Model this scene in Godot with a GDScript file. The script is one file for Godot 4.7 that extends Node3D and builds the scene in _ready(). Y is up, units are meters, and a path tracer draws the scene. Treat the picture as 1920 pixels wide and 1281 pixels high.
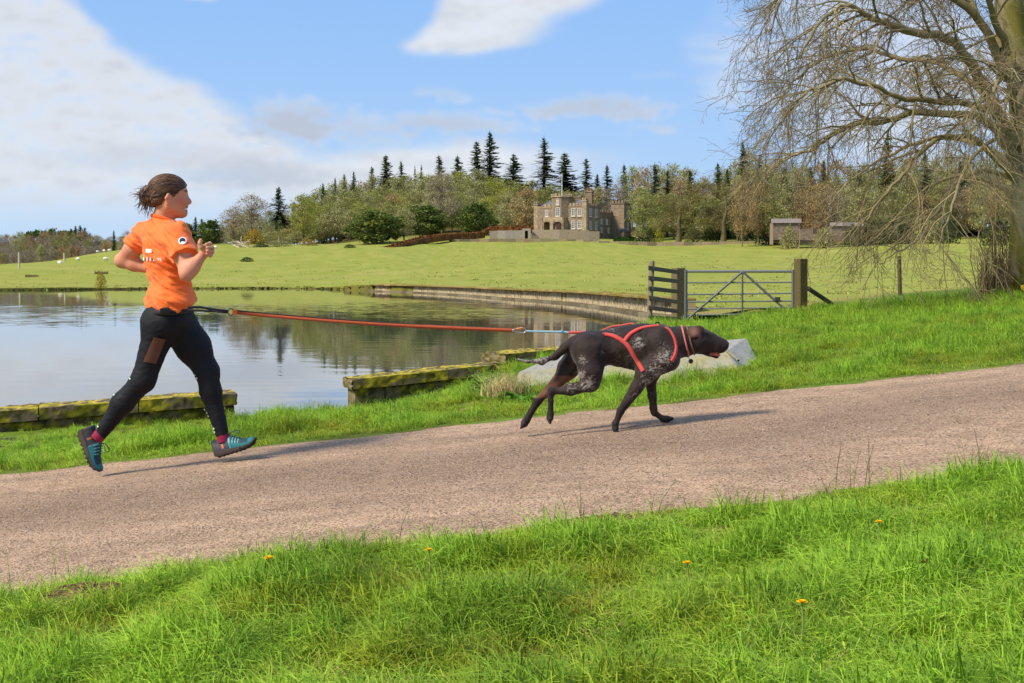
extends Node3D
# A runner and a dog on an estate drive beside a pond; castle, woods and a bare tree behind.
# y is up, metres; y = 0 is the level of the pond. The camera looks along -z; "d" below means metres along -z.

const CAM_Y := 1.15
const FOCAL := 2500.0
const PITCH := 0.05135
const ROAD_SLOPE := 0.0941

var rng := RandomNumberGenerator.new()
var noise := FastNoiseLite.new()
var noise2 := FastNoiseLite.new()
var names := {}
var M := {}

# ---------------------------------------------------------------- small helpers

func rf(a: float, b: float) -> float:
	return rng.randf_range(a, b)

func ray(px: float, py: float) -> Vector3:
	var cx := (px - 960.0) / FOCAL
	var cy := (640.5 - py) / FOCAL
	var v := Vector3(cx, cy * cos(PITCH) - sin(PITCH), -cos(PITCH) - cy * sin(PITCH))
	return v / -v.z

# the point of the place that the photograph shows at pixel (px, py), d metres out
func at(px: float, py: float, d: float) -> Vector3:
	return Vector3(0, CAM_Y, 0) + ray(px, py) * d

# where a line of sight meets the ground
func hit(px: float, py: float, dmin := 2.0, dmax := 700.0) -> Vector3:
	var r := ray(px, py)
	var d := dmin
	var prev := d
	while d < dmax:
		var p := Vector3(0, CAM_Y, 0) + r * d
		if p.y < ground_y(p.x, p.z):
			var lo := prev
			var hi := d
			for i in 14:
				var mid := (lo + hi) * 0.5
				var q := Vector3(0, CAM_Y, 0) + r * mid
				if q.y < ground_y(q.x, q.z):
					hi = mid
				else:
					lo = mid
			return Vector3(0, CAM_Y, 0) + r * hi
		prev = d
		d += maxf(0.05, d * 0.01)
	return Vector3(0, CAM_Y, 0) + r * dmax

func numbered(called: String) -> String:
	if not names.has(called):
		names[called] = 0
		return called
	names[called] += 1
	return "%s_%03d" % [called, names[called]]

func tag(o: Node3D, label: String, category: String, group := "", kind := "") -> Node3D:
	if label != "":
		o.set_meta("label", label)
	if category != "":
		o.set_meta("category", category)
	if group != "":
		o.set_meta("group", group)
	if kind != "":
		o.set_meta("kind", kind)
	return o

func thing(called: String, where: Vector3, label: String, category: String, group := "", kind := "") -> Node3D:
	var o := Node3D.new()
	o.name = numbered(called)
	add_child(o)
	o.position = where
	return tag(o, label, category, group, kind)

func copy_of(o: Node3D, called := "") -> Node3D:
	var c: Node3D = o.duplicate()
	c.name = numbered(called if called != "" else str(o.name).rstrip("0123456789").trim_suffix("_"))
	add_child(c)
	return c

func mesh_node(called: String, mesh: Mesh, parent: Node) -> MeshInstance3D:
	var o := MeshInstance3D.new()
	o.mesh = mesh
	if parent == self:
		o.name = numbered(called)
		add_child(o)
	else:
		o.name = called
		parent.add_child(o, true)
	return o

# collects triangles; o is subtracted from every point
class MB:
	var v := PackedVector3Array()
	var n := PackedVector3Array()
	var c := PackedColorArray()
	var uv := PackedVector2Array()
	var idx := PackedInt32Array()
	var o := Vector3.ZERO
	var col := Color.WHITE

	func _init(origin := Vector3.ZERO) -> void:
		o = origin

	func vert(p: Vector3, nn: Vector3, cc: Color) -> int:
		v.push_back(p - o)
		n.push_back(nn)
		c.push_back(cc)
		return v.size() - 1

	# a triangle given by indices, wound to agree with its normals
	func face(a: int, b: int, d: int) -> void:
		var g := (v[d] - v[a]).cross(v[b] - v[a])
		if g.dot(n[a] + n[b] + n[d]) < 0.0:
			idx.push_back(a); idx.push_back(d); idx.push_back(b)
		else:
			idx.push_back(a); idx.push_back(b); idx.push_back(d)

	func tri(a: Vector3, b: Vector3, d: Vector3, cc: Color) -> void:
		var g := (d - a).cross(b - a).normalized()
		var k := v.size()
		vert(a, g, cc); vert(b, g, cc); vert(d, g, cc)
		idx.push_back(k); idx.push_back(k + 1); idx.push_back(k + 2)

	# a flat quad whose normal points along (roughly) want
	func quad(a: Vector3, b: Vector3, d: Vector3, e: Vector3, want: Vector3, cc: Color) -> void:
		var g := (d - a).cross(b - a)
		if g.length_squared() < 1e-16:
			g = (e - a).cross(d - a)
		g = g.normalized()
		if g.dot(want) < 0.0:
			g = -g
		var k := v.size()
		vert(a, g, cc); vert(b, g, cc); vert(d, g, cc); vert(e, g, cc)
		face(k, k + 1, k + 2)
		face(k, k + 2, k + 3)

	func box(t: Transform3D, s: Vector3, cc: Color) -> void:
		var h := s * 0.5
		for ax in 3:
			for sg in [-1.0, 1.0]:
				var nn := Vector3.ZERO
				nn[ax] = sg
				var u := Vector3.ZERO
				u[(ax + 1) % 3] = h[(ax + 1) % 3]
				var w := Vector3.ZERO
				w[(ax + 2) % 3] = h[(ax + 2) % 3]
				var m := nn * h[ax]
				quad(t * (m - u - w), t * (m + u - w), t * (m + u + w), t * (m - u + w), t.basis * nn, cc)

	# a box with bevelled edges
	func bevel_box(t: Transform3D, s: Vector3, b: float, cc: Color) -> void:
		var h := s * 0.5
		var corner := func(sx: float, sy: float, sz: float, ax: int) -> Vector3:
			var p := Vector3(sx, sy, sz) * (h - Vector3(b, b, b))
			p[ax] = [sx, sy, sz][ax] * h[ax]
			return t * p
		for ax in 3:
			var a1 := (ax + 1) % 3
			var a2 := (ax + 2) % 3
			for sg in [-1.0, 1.0]:
				var q := []
				for e in [[-1, -1], [1, -1], [1, 1], [-1, 1]]:
					var sgn := Vector3.ZERO
					sgn[ax] = sg; sgn[a1] = e[0]; sgn[a2] = e[1]
					q.append(corner.call(sgn.x, sgn.y, sgn.z, ax))
				var nn := Vector3.ZERO
				nn[ax] = sg
				quad(q[0], q[1], q[2], q[3], t.basis * nn, cc)
		for ax in 3:
			var a1 := (ax + 1) % 3
			var a2 := (ax + 2) % 3
			for s1 in [-1.0, 1.0]:
				for s2 in [-1.0, 1.0]:
					var lo := Vector3.ZERO
					lo[ax] = -1; lo[a1] = s1; lo[a2] = s2
					var hi := lo
					hi[ax] = 1
					var nn := Vector3.ZERO
					nn[a1] = s1; nn[a2] = s2
					quad(corner.call(lo.x, lo.y, lo.z, a1), corner.call(hi.x, hi.y, hi.z, a1), corner.call(hi.x, hi.y, hi.z, a2), corner.call(lo.x, lo.y, lo.z, a2), t.basis * nn, cc)
		for sx in [-1.0, 1.0]:
			for sy in [-1.0, 1.0]:
				for sz in [-1.0, 1.0]:
					var a: Vector3 = corner.call(sx, sy, sz, 0)
					var d: Vector3 = corner.call(sx, sy, sz, 1)
					var e: Vector3 = corner.call(sx, sy, sz, 2)
					var nn: Vector3 = t.basis * Vector3(sx, sy, sz)
					if (e - a).cross(d - a).dot(nn) > 0.0:
						tri(a, d, e, cc)
					else:
						tri(a, e, d, cc)

	# a tube along points p with radii r
	func tube(p: PackedVector3Array, r: PackedFloat32Array, sides: int, cc: Color, cap := false, flat := 1.0, flat_axis := Vector3.ZERO) -> void:
		var m := p.size()
		if m < 2:
			return
		var base := v.size()
		var prev_u := Vector3.ZERO
		for i in m:
			var t := (p[mini(i + 1, m - 1)] - p[maxi(i - 1, 0)]).normalized()
			var u := prev_u
			if flat_axis != Vector3.ZERO:
				u = flat_axis
			elif i == 0:
				u = Vector3.UP if absf(t.y) < 0.9 else Vector3.RIGHT
			u = (u - t * u.dot(t)).normalized()
			prev_u = u
			var w := t.cross(u)
			for s in sides:
				var a := TAU * s / sides
				var e := u * (cos(a) * flat) + w * sin(a)
				var nn := (u * cos(a) + w * (sin(a) * flat)).normalized()
				vert(p[i] + e * r[i], nn, cc)
		for i in m - 1:
			for s in sides:
				var a0 := base + i * sides + s
				var a1 := base + i * sides + (s + 1) % sides
				face(a0, a1, a1 + sides)
				face(a0, a1 + sides, a0 + sides)
		if cap:
			for e in [0, m - 1]:
				var t := (p[0] - p[1]).normalized() if e == 0 else (p[m - 1] - p[m - 2]).normalized()
				var k := vert(p[e], t, cc)
				var ring := []
				for s in sides:
					ring.append(vert(v[base + e * sides + s] + o, t, cc))
				for s in sides:
					face(k, ring[s], ring[(s + 1) % sides])

	func stick(a: Vector3, b: Vector3, r: float, sides: int, cc: Color, cap := true) -> void:
		tube(PackedVector3Array([a, b]), PackedFloat32Array([r, r]), sides, cc, cap)

	func ball(ctr: Vector3, rad: Vector3, b: Basis, rows: int, cols: int, cc: Color) -> void:
		var base := v.size()
		for i in rows + 1:
			var th := PI * i / rows
			for j in cols:
				var ph := TAU * j / cols
				var e := Vector3(sin(th) * cos(ph), cos(th), sin(th) * sin(ph))
				vert(ctr + b * (e * rad), (b * (e / rad)).normalized(), cc)
		for i in rows:
			for j in cols:
				var a0 := base + i * cols + j
				var a1 := base + i * cols + (j + 1) % cols
				if i > 0:
					face(a0, a1, a1 + cols)
				if i < rows - 1 or true:
					face(a0, a1 + cols, a0 + cols)

	func merge(t: Transform3D, b: MB) -> void:
		var k := v.size()
		for i in b.v.size():
			v.push_back(t * (b.v[i] + b.o) - o)
			n.push_back((t.basis * b.n[i]).normalized())
			c.push_back(b.c[i])
		for i in b.idx:
			idx.push_back(k + i)

	func mesh(mat: Material) -> ArrayMesh:
		var m := ArrayMesh.new()
		add_to(m, mat)
		return m

	func add_to(m: ArrayMesh, mat: Material) -> void:
		var arr := []
		arr.resize(Mesh.ARRAY_MAX)
		arr[Mesh.ARRAY_VERTEX] = v
		arr[Mesh.ARRAY_NORMAL] = n
		arr[Mesh.ARRAY_COLOR] = c
		if uv.size() == v.size():
			arr[Mesh.ARRAY_TEX_UV] = uv
		arr[Mesh.ARRAY_INDEX] = idx
		m.add_surface_from_arrays(Mesh.PRIMITIVE_TRIANGLES, arr)
		m.surface_set_material(m.get_surface_count() - 1, mat)

func part(called: String, mb: MB, mat: Material, parent: Node) -> MeshInstance3D:
	return mesh_node(called, mb.mesh(mat), parent)

# a material whose colour comes from the vertices (sRGB values)
func mat(rough := 0.9, tint := Color.WHITE, opts := {}) -> StandardMaterial3D:
	var m := StandardMaterial3D.new()
	m.vertex_color_use_as_albedo = true
	m.vertex_color_is_srgb = true
	m.albedo_color = tint
	m.roughness = rough
	for k in opts:
		m.set(k, opts[k])
	return m

func mkbasis(fwd: Vector3, up: Vector3) -> Basis:
	# x = fwd, y = up, z = to the side
	var x := fwd.normalized()
	var z := x.cross(up).normalized()
	return Basis(x, z.cross(x), z)

func jitter(c: Color, amt: float) -> Color:
	var k := 1.0 + rf(-amt, amt)
	return Color(c.r * k * (1.0 + rf(-amt, amt) * 0.3), c.g * k, c.b * k * (1.0 + rf(-amt, amt) * 0.3))

func smooth(points: Array, steps: int) -> PackedVector3Array:
	# Catmull-Rom through the points
	var out := PackedVector3Array()
	var m := points.size()
	for i in m - 1:
		var p0: Vector3 = points[maxi(i - 1, 0)]
		var p1: Vector3 = points[i]
		var p2: Vector3 = points[i + 1]
		var p3: Vector3 = points[mini(i + 2, m - 1)]
		for s in steps:
			var t := float(s) / steps
			out.push_back(0.5 * (2.0 * p1 + (p2 - p0) * t + (2.0 * p0 - 5.0 * p1 + 4.0 * p2 - p3) * t * t + (3.0 * p1 - 3.0 * p2 + p3 - p0) * t * t * t))
	out.push_back(points[m - 1])
	return out

func ramp(a: float, b: float, n: int) -> PackedFloat32Array:
	var out := PackedFloat32Array()
	for i in n:
		out.push_back(lerpf(a, b, float(i) / maxf(1.0, n - 1)))
	return out


func _ready() -> void:
	rng.seed = 20240412
	noise.seed = 7
	noise.frequency = 1.0
	noise.fractal_octaves = 3
	noise2.seed = 31
	noise2.noise_type = FastNoiseLite.TYPE_CELLULAR
	noise2.frequency = 1.0
	# camera
	var cam := Camera3D.new()
	cam.name = "camera"
	add_child(cam)
	cam.position = Vector3(0, CAM_Y, 0)
	cam.rotation = Vector3(-PITCH, 0, 0)
	cam.fov = rad_to_deg(2.0 * atan(640.5 / FOCAL))
	cam.near = 0.05
	cam.far = 6000.0
	cam.current = true
	# sky, exposure
	var we := WorldEnvironment.new()
	we.name = "world_environment"
	var env := Environment.new()
	env.background_mode = Environment.BG_SKY
	env.tonemap_mode = Environment.TONE_MAPPER_LINEAR
	env.tonemap_exposure = EXPOSURE
	env.sdfgi_enabled = true
	env.ssao_enabled = true
	env.ssil_enabled = true
	var sky := Sky.new()
	var pano := PanoramaSkyMaterial.new()
	pano.panorama = ImageTexture.create_from_image(sky_image())
	sky.sky_material = pano
	env.sky = sky
	we.environment = env
	add_child(we)
	# sun: high behind the runner's back, a little towards the camera's side, veiled by thin cloud
	var sun := DirectionalLight3D.new()
	sun.name = "sun"
	add_child(sun)
	var el := deg_to_rad(45.0)
	var toward := Vector3(-0.86 * cos(el), sin(el), 0.51 * cos(el)).normalized()
	sun.look_at_from_position(toward * 50.0, Vector3.ZERO, Vector3.UP)
	sun.light_energy = 0.47
	sun.light_angular_distance = 13.0
	sun.light_color = Color(1.0, 0.965, 0.9)
	sun.shadow_enabled = true
	sun.directional_shadow_max_distance = 700.0

	make_materials()
	solve_terrain()
	build_ground()
	build_road()
	build_water()
	build_pond_walls()
	build_field_wall()
	build_bank()
	stage("terrain")
	build_castle()
	build_far()
	stage("castle")
	build_woods()
	stage("woods")
	build_gate()
	build_big_tree()
	stage("tree")
	build_concrete_block()
	build_runner()
	stage("runner")
	build_dog()
	stage("dog")
	build_leash()
	build_small()
	build_grass()
	stage("grass")

var t_last := 0
func stage(s: String) -> void:
	var t := Time.get_ticks_msec()
	print(s, " ", t - t_last, " ms")
	t_last = t

const EXPOSURE := 3.6

func lin(r: float, g: float, b: float) -> Vector3:
	var c := Color(r / 255.0, g / 255.0, b / 255.0).srgb_to_linear()
	return Vector3(c.r, c.g, c.b)

# ---------------------------------------------------------------- sky: air and clouds by direction

func poly_y(pts: Array, x: float) -> float:
	if x <= pts[0][0]:
		return pts[0][1]
	for i in pts.size() - 1:
		if x <= pts[i + 1][0]:
			var t: float = (x - pts[i][0]) / (pts[i + 1][0] - pts[i][0])
			return lerpf(pts[i][1], pts[i + 1][1], t)
	return pts[-1][1]

var cloud_noise := FastNoiseLite.new()

func sky_color(dir: Vector3, full: bool) -> Vector3:
	var el := maxf(dir.y, 0.0)
	var top := lin(78, 160, 248)
	var low := lin(204, 230, 250)
	var air := low.lerp(top, pow(clampf(el / 0.5, 0.0, 1.0), 0.6))
	# clouds all round: broken cover, in the plane of the cloud base
	var p := Vector2(dir.x, dir.z) / (el + 0.22)
	var n := cloud_noise.get_noise_2d(p.x * 70.0, p.y * 130.0)
	var n2 := cloud_noise.get_noise_2d(p.x * 260.0 + 300.0, p.y * 420.0)
	var dens := smoothstep(-0.14, 0.24, n + n2 * 0.25)
	var white := lin(238, 240, 243)
	var grey := lin(190, 199, 214)
	var shade := clampf(0.35 + n2 * 0.9, 0.0, 1.0)
	if full and dir.z < -0.5:
		var q := Vector2(dir.x, dir.y) / -dir.z
		var x := 960.0 + 2500.0 * q.x
		var y := 512.0 - 2500.0 * q.y
		var inside := smoothstep(-500.0, -150.0, x) * (1.0 - smoothstep(2100.0, 2450.0, x)) * smoothstep(-420.0, -120.0, y)
		if inside > 0.0:
			var w1 := cloud_noise.get_noise_2d(x * 0.22, y * 0.5)
			var w2 := cloud_noise.get_noise_2d(x * 0.7 + 900.0, y * 2.2)
			var w3 := cloud_noise.get_noise_2d(x * 2.2 + 100.0, y * 6.0 + 400.0)
			var wob := w1 * 30.0 + w2 * 14.0 + w3 * 6.0
			# the long white bank
			var edge := poly_y([[-200, -260], [60, -60], [150, 0], [215, 75], [300, 128], [400, 178], [480, 222], [560, 262], [720, 300], [1000, 330], [1300, 380]], x)
			var bank := smoothstep(-14.0, 34.0, y - edge + wob * 0.8)
			bank *= 1.0 - smoothstep(1.0, 1.75, (y + w1 * 60.0 - 120.0) / 190.0 + maxf(0.0, 0.25 - w1) * 0.3 - 0.15)
			bank *= 1.0 - 0.9 * smoothstep(620.0, 1150.0, x + wob)
			bank *= clampf(0.88 + w2 * 0.5 + w3 * 0.22, 0.0, 1.0)
			var lowband := smoothstep(262.0, 300.0, y + wob) * (1.0 - smoothstep(345.0, 420.0, y)) * smoothstep(250.0, 520.0, x) * (1.0 - smoothstep(900.0, 1250.0, x)) * 0.95
			# the white cloud cut by the upper frame
			var left := poly_y([[-300, 900], [-60, 838], [0, 822], [40, 812], [70, 786], [88, 764], [104, 762], [125, 790]], y)
			var right := poly_y([[-300, 1320], [-60, 1230], [0, 1130], [30, 1070], [60, 1035], [85, 1000], [105, 930], [125, 880]], y)
			var puff := smoothstep(-16.0, 22.0, x - left + wob * 0.9) * smoothstep(-40.0, 60.0, right - x + wob * 1.6) * (1.0 - smoothstep(92.0, 114.0, y + wob * 0.3))
			puff *= clampf(0.95 + w2 * 0.2, 0.0, 1.0)
			var wisp := smoothstep(0.1, 0.9, w2 + 0.35 - absf(y - 4.0) / 26.0 - absf(x - 395.0) / 190.0) * 0.9
			var behind := (1.0 - smoothstep(0.5, 1.2, Vector2((x - 1680.0) / 330.0, (y - 130.0) / 190.0).length() + w1 * 0.5 + w2 * 0.2)) * 0.62
			var greys := 0.0
			for e in [[555, 238, 128, 46, 0.95], [690, 250, 90, 36, 0.6], [850, 246, 140, 30, 0.8], [842, 187, 44, 16, 0.42], [1100, 207, 165, 24, 0.85], [1212, 241, 50, 10, 0.55], [470, 330, 170, 44, 0.75], [1240, 145, 40, 12, 0.16], [1310, 188, 40, 10, 0.2], [300, 300, 260, 34, 0.35]]:
				var yy: float = (y - e[1] + wob * 0.8) / e[3]
				if yy > 0.0:
					yy *= 1.5
				var r := Vector2((x - e[0] + w1 * 60.0) / (e[2] * 1.15), yy).length()
				greys = maxf(greys, (1.0 - smoothstep(0.25, 1.15, r + w3 * 0.45 + w2 * 0.35)) * e[4])
			var d2 := clampf(maxf(maxf(bank, puff), maxf(maxf(wisp, behind), maxf(lowband, greys))), 0.0, 1.0)
			var sh2 := clampf(greys * 1.05 + (0.22 + w2 * 0.55 + w3 * 0.2) * (1.0 - greys), 0.0, 1.0)
			dens = lerpf(dens, d2, inside)
			shade = lerpf(shade, sh2, inside)
	var cloud := white.lerp(grey, shade)
	dens *= 0.96 * smoothstep(-0.01, 0.02, dir.y)
	return air.lerp(cloud, dens)

func sky_image() -> Image:
	cloud_noise.seed = 12
	cloud_noise.frequency = 0.01
	cloud_noise.fractal_octaves = 5
	cloud_noise.noise_type = FastNoiseLite.TYPE_SIMPLEX_SMOOTH
	var w := 3072
	var h := 1536
	var k := 4
	var sw := w / k
	var sh := h / k
	var a := PackedFloat32Array()
	a.resize(sw * sh * 3)
	for j in sh:
		var th := PI * (j + 0.5) / sh
		for i in sw:
			var ph := TAU * (i + 0.5) / sw
			var dir := Vector3(sin(ph) * sin(th), cos(th), -cos(ph) * sin(th))
			var c := sky_color(dir, false) if j < sh / 2 + 2 else lin(120, 130, 100)
			var o := (j * sw + i) * 3
			a[o] = c.x / EXPOSURE
			a[o + 1] = c.y / EXPOSURE
			a[o + 2] = c.z / EXPOSURE
	var im := Image.create_from_data(sw, sh, false, Image.FORMAT_RGBF, a.to_byte_array())
	im.resize(w, h, Image.INTERPOLATE_BILINEAR)
	# the part round the view is drawn finely
	var half := int(w * 38.0 / 360.0)
	var rows := int(h * 30.0 / 180.0)
	for side in 2:
		var b := PackedFloat32Array()
		b.resize(half * rows * 3)
		for j in rows:
			var th := PI * (h / 2 - rows + j + 0.5) / h
			for i in half:
				var ph := TAU * ((i if side == 0 else w - half + i) + 0.5) / w
				var dir := Vector3(sin(ph) * sin(th), cos(th), -cos(ph) * sin(th))
				var c := sky_color(dir, true)
				var o := (j * half + i) * 3
				b[o] = c.x / EXPOSURE
				b[o + 1] = c.y / EXPOSURE
				b[o + 2] = c.z / EXPOSURE
		var im2 := Image.create_from_data(half, rows, false, Image.FORMAT_RGBF, b.to_byte_array())
		im.blit_rect(im2, Rect2i(0, 0, half, rows), Vector2i(0 if side == 0 else w - half, h / 2 - rows))
	return im

# ---------------------------------------------------------------- materials

func noise_tex(size: int, freq: float, octaves: int, seed_: int, lo: float, hi: float, kind := FastNoiseLite.TYPE_SIMPLEX_SMOOTH, gain := 0.5) -> ImageTexture:
	var n := FastNoiseLite.new()
	n.seed = seed_
	n.frequency = freq
	n.fractal_octaves = octaves
	n.fractal_gain = gain
	n.noise_type = kind
	var im := n.get_seamless_image(size, size)
	im.convert(Image.FORMAT_L8)
	var d := im.get_data()
	for i in d.size():
		d[i] = int(255.0 * lerpf(lo, hi, d[i] / 255.0))
	return ImageTexture.create_from_image(Image.create_from_data(size, size, false, Image.FORMAT_L8, d))

func make_materials() -> void:
	var grain := noise_tex(512, 0.03, 5, 3, 0.45, 1.0, FastNoiseLite.TYPE_SIMPLEX_SMOOTH, 0.75)
	var bumps := noise_tex(512, 0.025, 5, 4, 0.0, 1.0, FastNoiseLite.TYPE_SIMPLEX_SMOOTH, 0.7)
	M.grain = grain
	M.bumps = bumps
	var tri := {"uv1_triplanar": true, "uv1_world_triplanar": true}
	M.ground = mat(1.0, Color.WHITE, tri)
	M.ground.albedo_texture = noise_tex(512, 0.03, 5, 23, 0.72, 0.98, FastNoiseLite.TYPE_SIMPLEX_SMOOTH, 0.7)
	M.ground.uv1_scale = Vector3.ONE * 0.7
	M.ground.metallic_specular = 0.15
	# gravel: grains of several colours
	var gs := 1024
	var cell := FastNoiseLite.new()
	cell.noise_type = FastNoiseLite.TYPE_CELLULAR
	cell.cellular_return_type = FastNoiseLite.RETURN_CELL_VALUE
	cell.frequency = 0.16
	cell.fractal_type = FastNoiseLite.FRACTAL_NONE
	cell.seed = 5
	var cells := cell.get_seamless_image(gs, gs)
	cells.convert(Image.FORMAT_L8)
	var cd := FastNoiseLite.new()
	cd.noise_type = FastNoiseLite.TYPE_CELLULAR
	cd.cellular_return_type = FastNoiseLite.RETURN_DISTANCE
	cd.frequency = 0.16
	cd.fractal_type = FastNoiseLite.FRACTAL_NONE
	cd.seed = 5
	var dist := cd.get_seamless_image(gs, gs)
	dist.convert(Image.FORMAT_L8)
	var ca := cells.get_data()
	var da := dist.get_data()
	var rgb := PackedByteArray()
	rgb.resize(gs * gs * 3)
	var hgt := PackedByteArray()
	hgt.resize(gs * gs)
	for i in gs * gs:
		var t := ca[i] / 255.0
		var r := 214.0
		var g := 194.0
		var b := 174.0
		if t < 0.16:
			r = 156.0; g = 138.0; b = 122.0
		elif t < 0.4:
			r = 194.0; g = 173.0; b = 152.0
		elif t > 0.86:
			r = 230.0; g = 214.0; b = 197.0
		elif t > 0.62:
			r = 222.0; g = 200.0; b = 178.0
		var k := 1.0
		rgb[i * 3] = int(r * k)
		rgb[i * 3 + 1] = int(g * k)
		rgb[i * 3 + 2] = int(b * k)
		hgt[i] = clampi(int(255.0 - da[i] * 1.0) / 2 + ca[i] / 2, 0, 255)
	M.gravel = mat(0.95, Color.WHITE, tri)
	M.gravel.albedo_texture = ImageTexture.create_from_image(Image.create_from_data(gs, gs, false, Image.FORMAT_RGB8, rgb))
	M.gravel.uv1_scale = Vector3.ONE * 0.8
	M.gravel.heightmap_enabled = true
	M.gravel.heightmap_texture = ImageTexture.create_from_image(Image.create_from_data(gs, gs, false, Image.FORMAT_L8, hgt))
	M.gravel.heightmap_scale = 0.7
	M.gravel.metallic_specular = 0.3
	M.stone = mat(0.95, Color.WHITE, tri)
	M.stone.albedo_texture = grain
	M.stone.uv1_scale = Vector3.ONE * 2.3
	M.stone.heightmap_enabled = true
	M.stone.heightmap_texture = bumps
	M.stone.heightmap_scale = 1.2
	M.stone.metallic_specular = 0.2
	M.render = mat(0.95, Color.WHITE, tri)
	M.render.albedo_texture = noise_tex(512, 0.03, 5, 13, 0.78, 1.0, FastNoiseLite.TYPE_SIMPLEX_SMOOTH, 0.7)
	M.render.uv1_scale = Vector3.ONE * 1.9
	M.render.heightmap_enabled = true
	M.render.heightmap_texture = bumps
	M.render.heightmap_scale = 0.3
	M.render.metallic_specular = 0.2
	M.masonry = mat(0.95, Color.WHITE, tri)
	M.masonry.albedo_texture = noise_tex(512, 0.03, 4, 9, 0.7, 1.0)
	M.masonry.uv1_scale = Vector3.ONE * 0.13
	M.wood = mat(0.9, Color.WHITE, {"uv1_triplanar": true, "uv1_world_triplanar": true})
	M.wood.albedo_texture = grain
	M.wood.uv1_scale = Vector3(4.0, 0.9, 4.0)
	M.metal = mat(0.45, Color.WHITE, {"metallic": 0.25})
	M.plain = mat(0.9)
	M.cloth = mat(0.85, Color.WHITE, {"rim_enabled": true, "rim": 0.25})
	M.leaf = mat(0.7, Color.WHITE, {"backlight_enabled": true, "backlight": Color(0.8, 0.8, 0.8), "metallic_specular": 0.25})
	M.twig = mat(0.95, Color.WHITE, {"metallic_specular": 0.15})
	M.glass = mat(0.12, Color.WHITE)

# ---------------------------------------------------------------- the lie of the land

var tps_p: Array = []
var tps_w := PackedFloat64Array()

func warp(x: float, d: float) -> Vector2:
	var k := d + 10.0
	return Vector2(clampf(x / k, -1.1, 1.1) * 4.0, log(k) * 1.6)

func tps_k(r2: float) -> float:
	return 0.0 if r2 < 1e-9 else r2 * log(r2)

func road_plane(x: float) -> float:
	if x < -3.2:
		return 0.285 - ROAD_SLOPE * 3.2 - 0.12 * (1.0 - exp((x + 3.2) * 0.6))
	if x > 12.0:
		return 0.285 + ROAD_SLOPE * (12.0 + (x - 12.0) * 0.35)
	return 0.285 + ROAD_SLOPE * x

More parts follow.
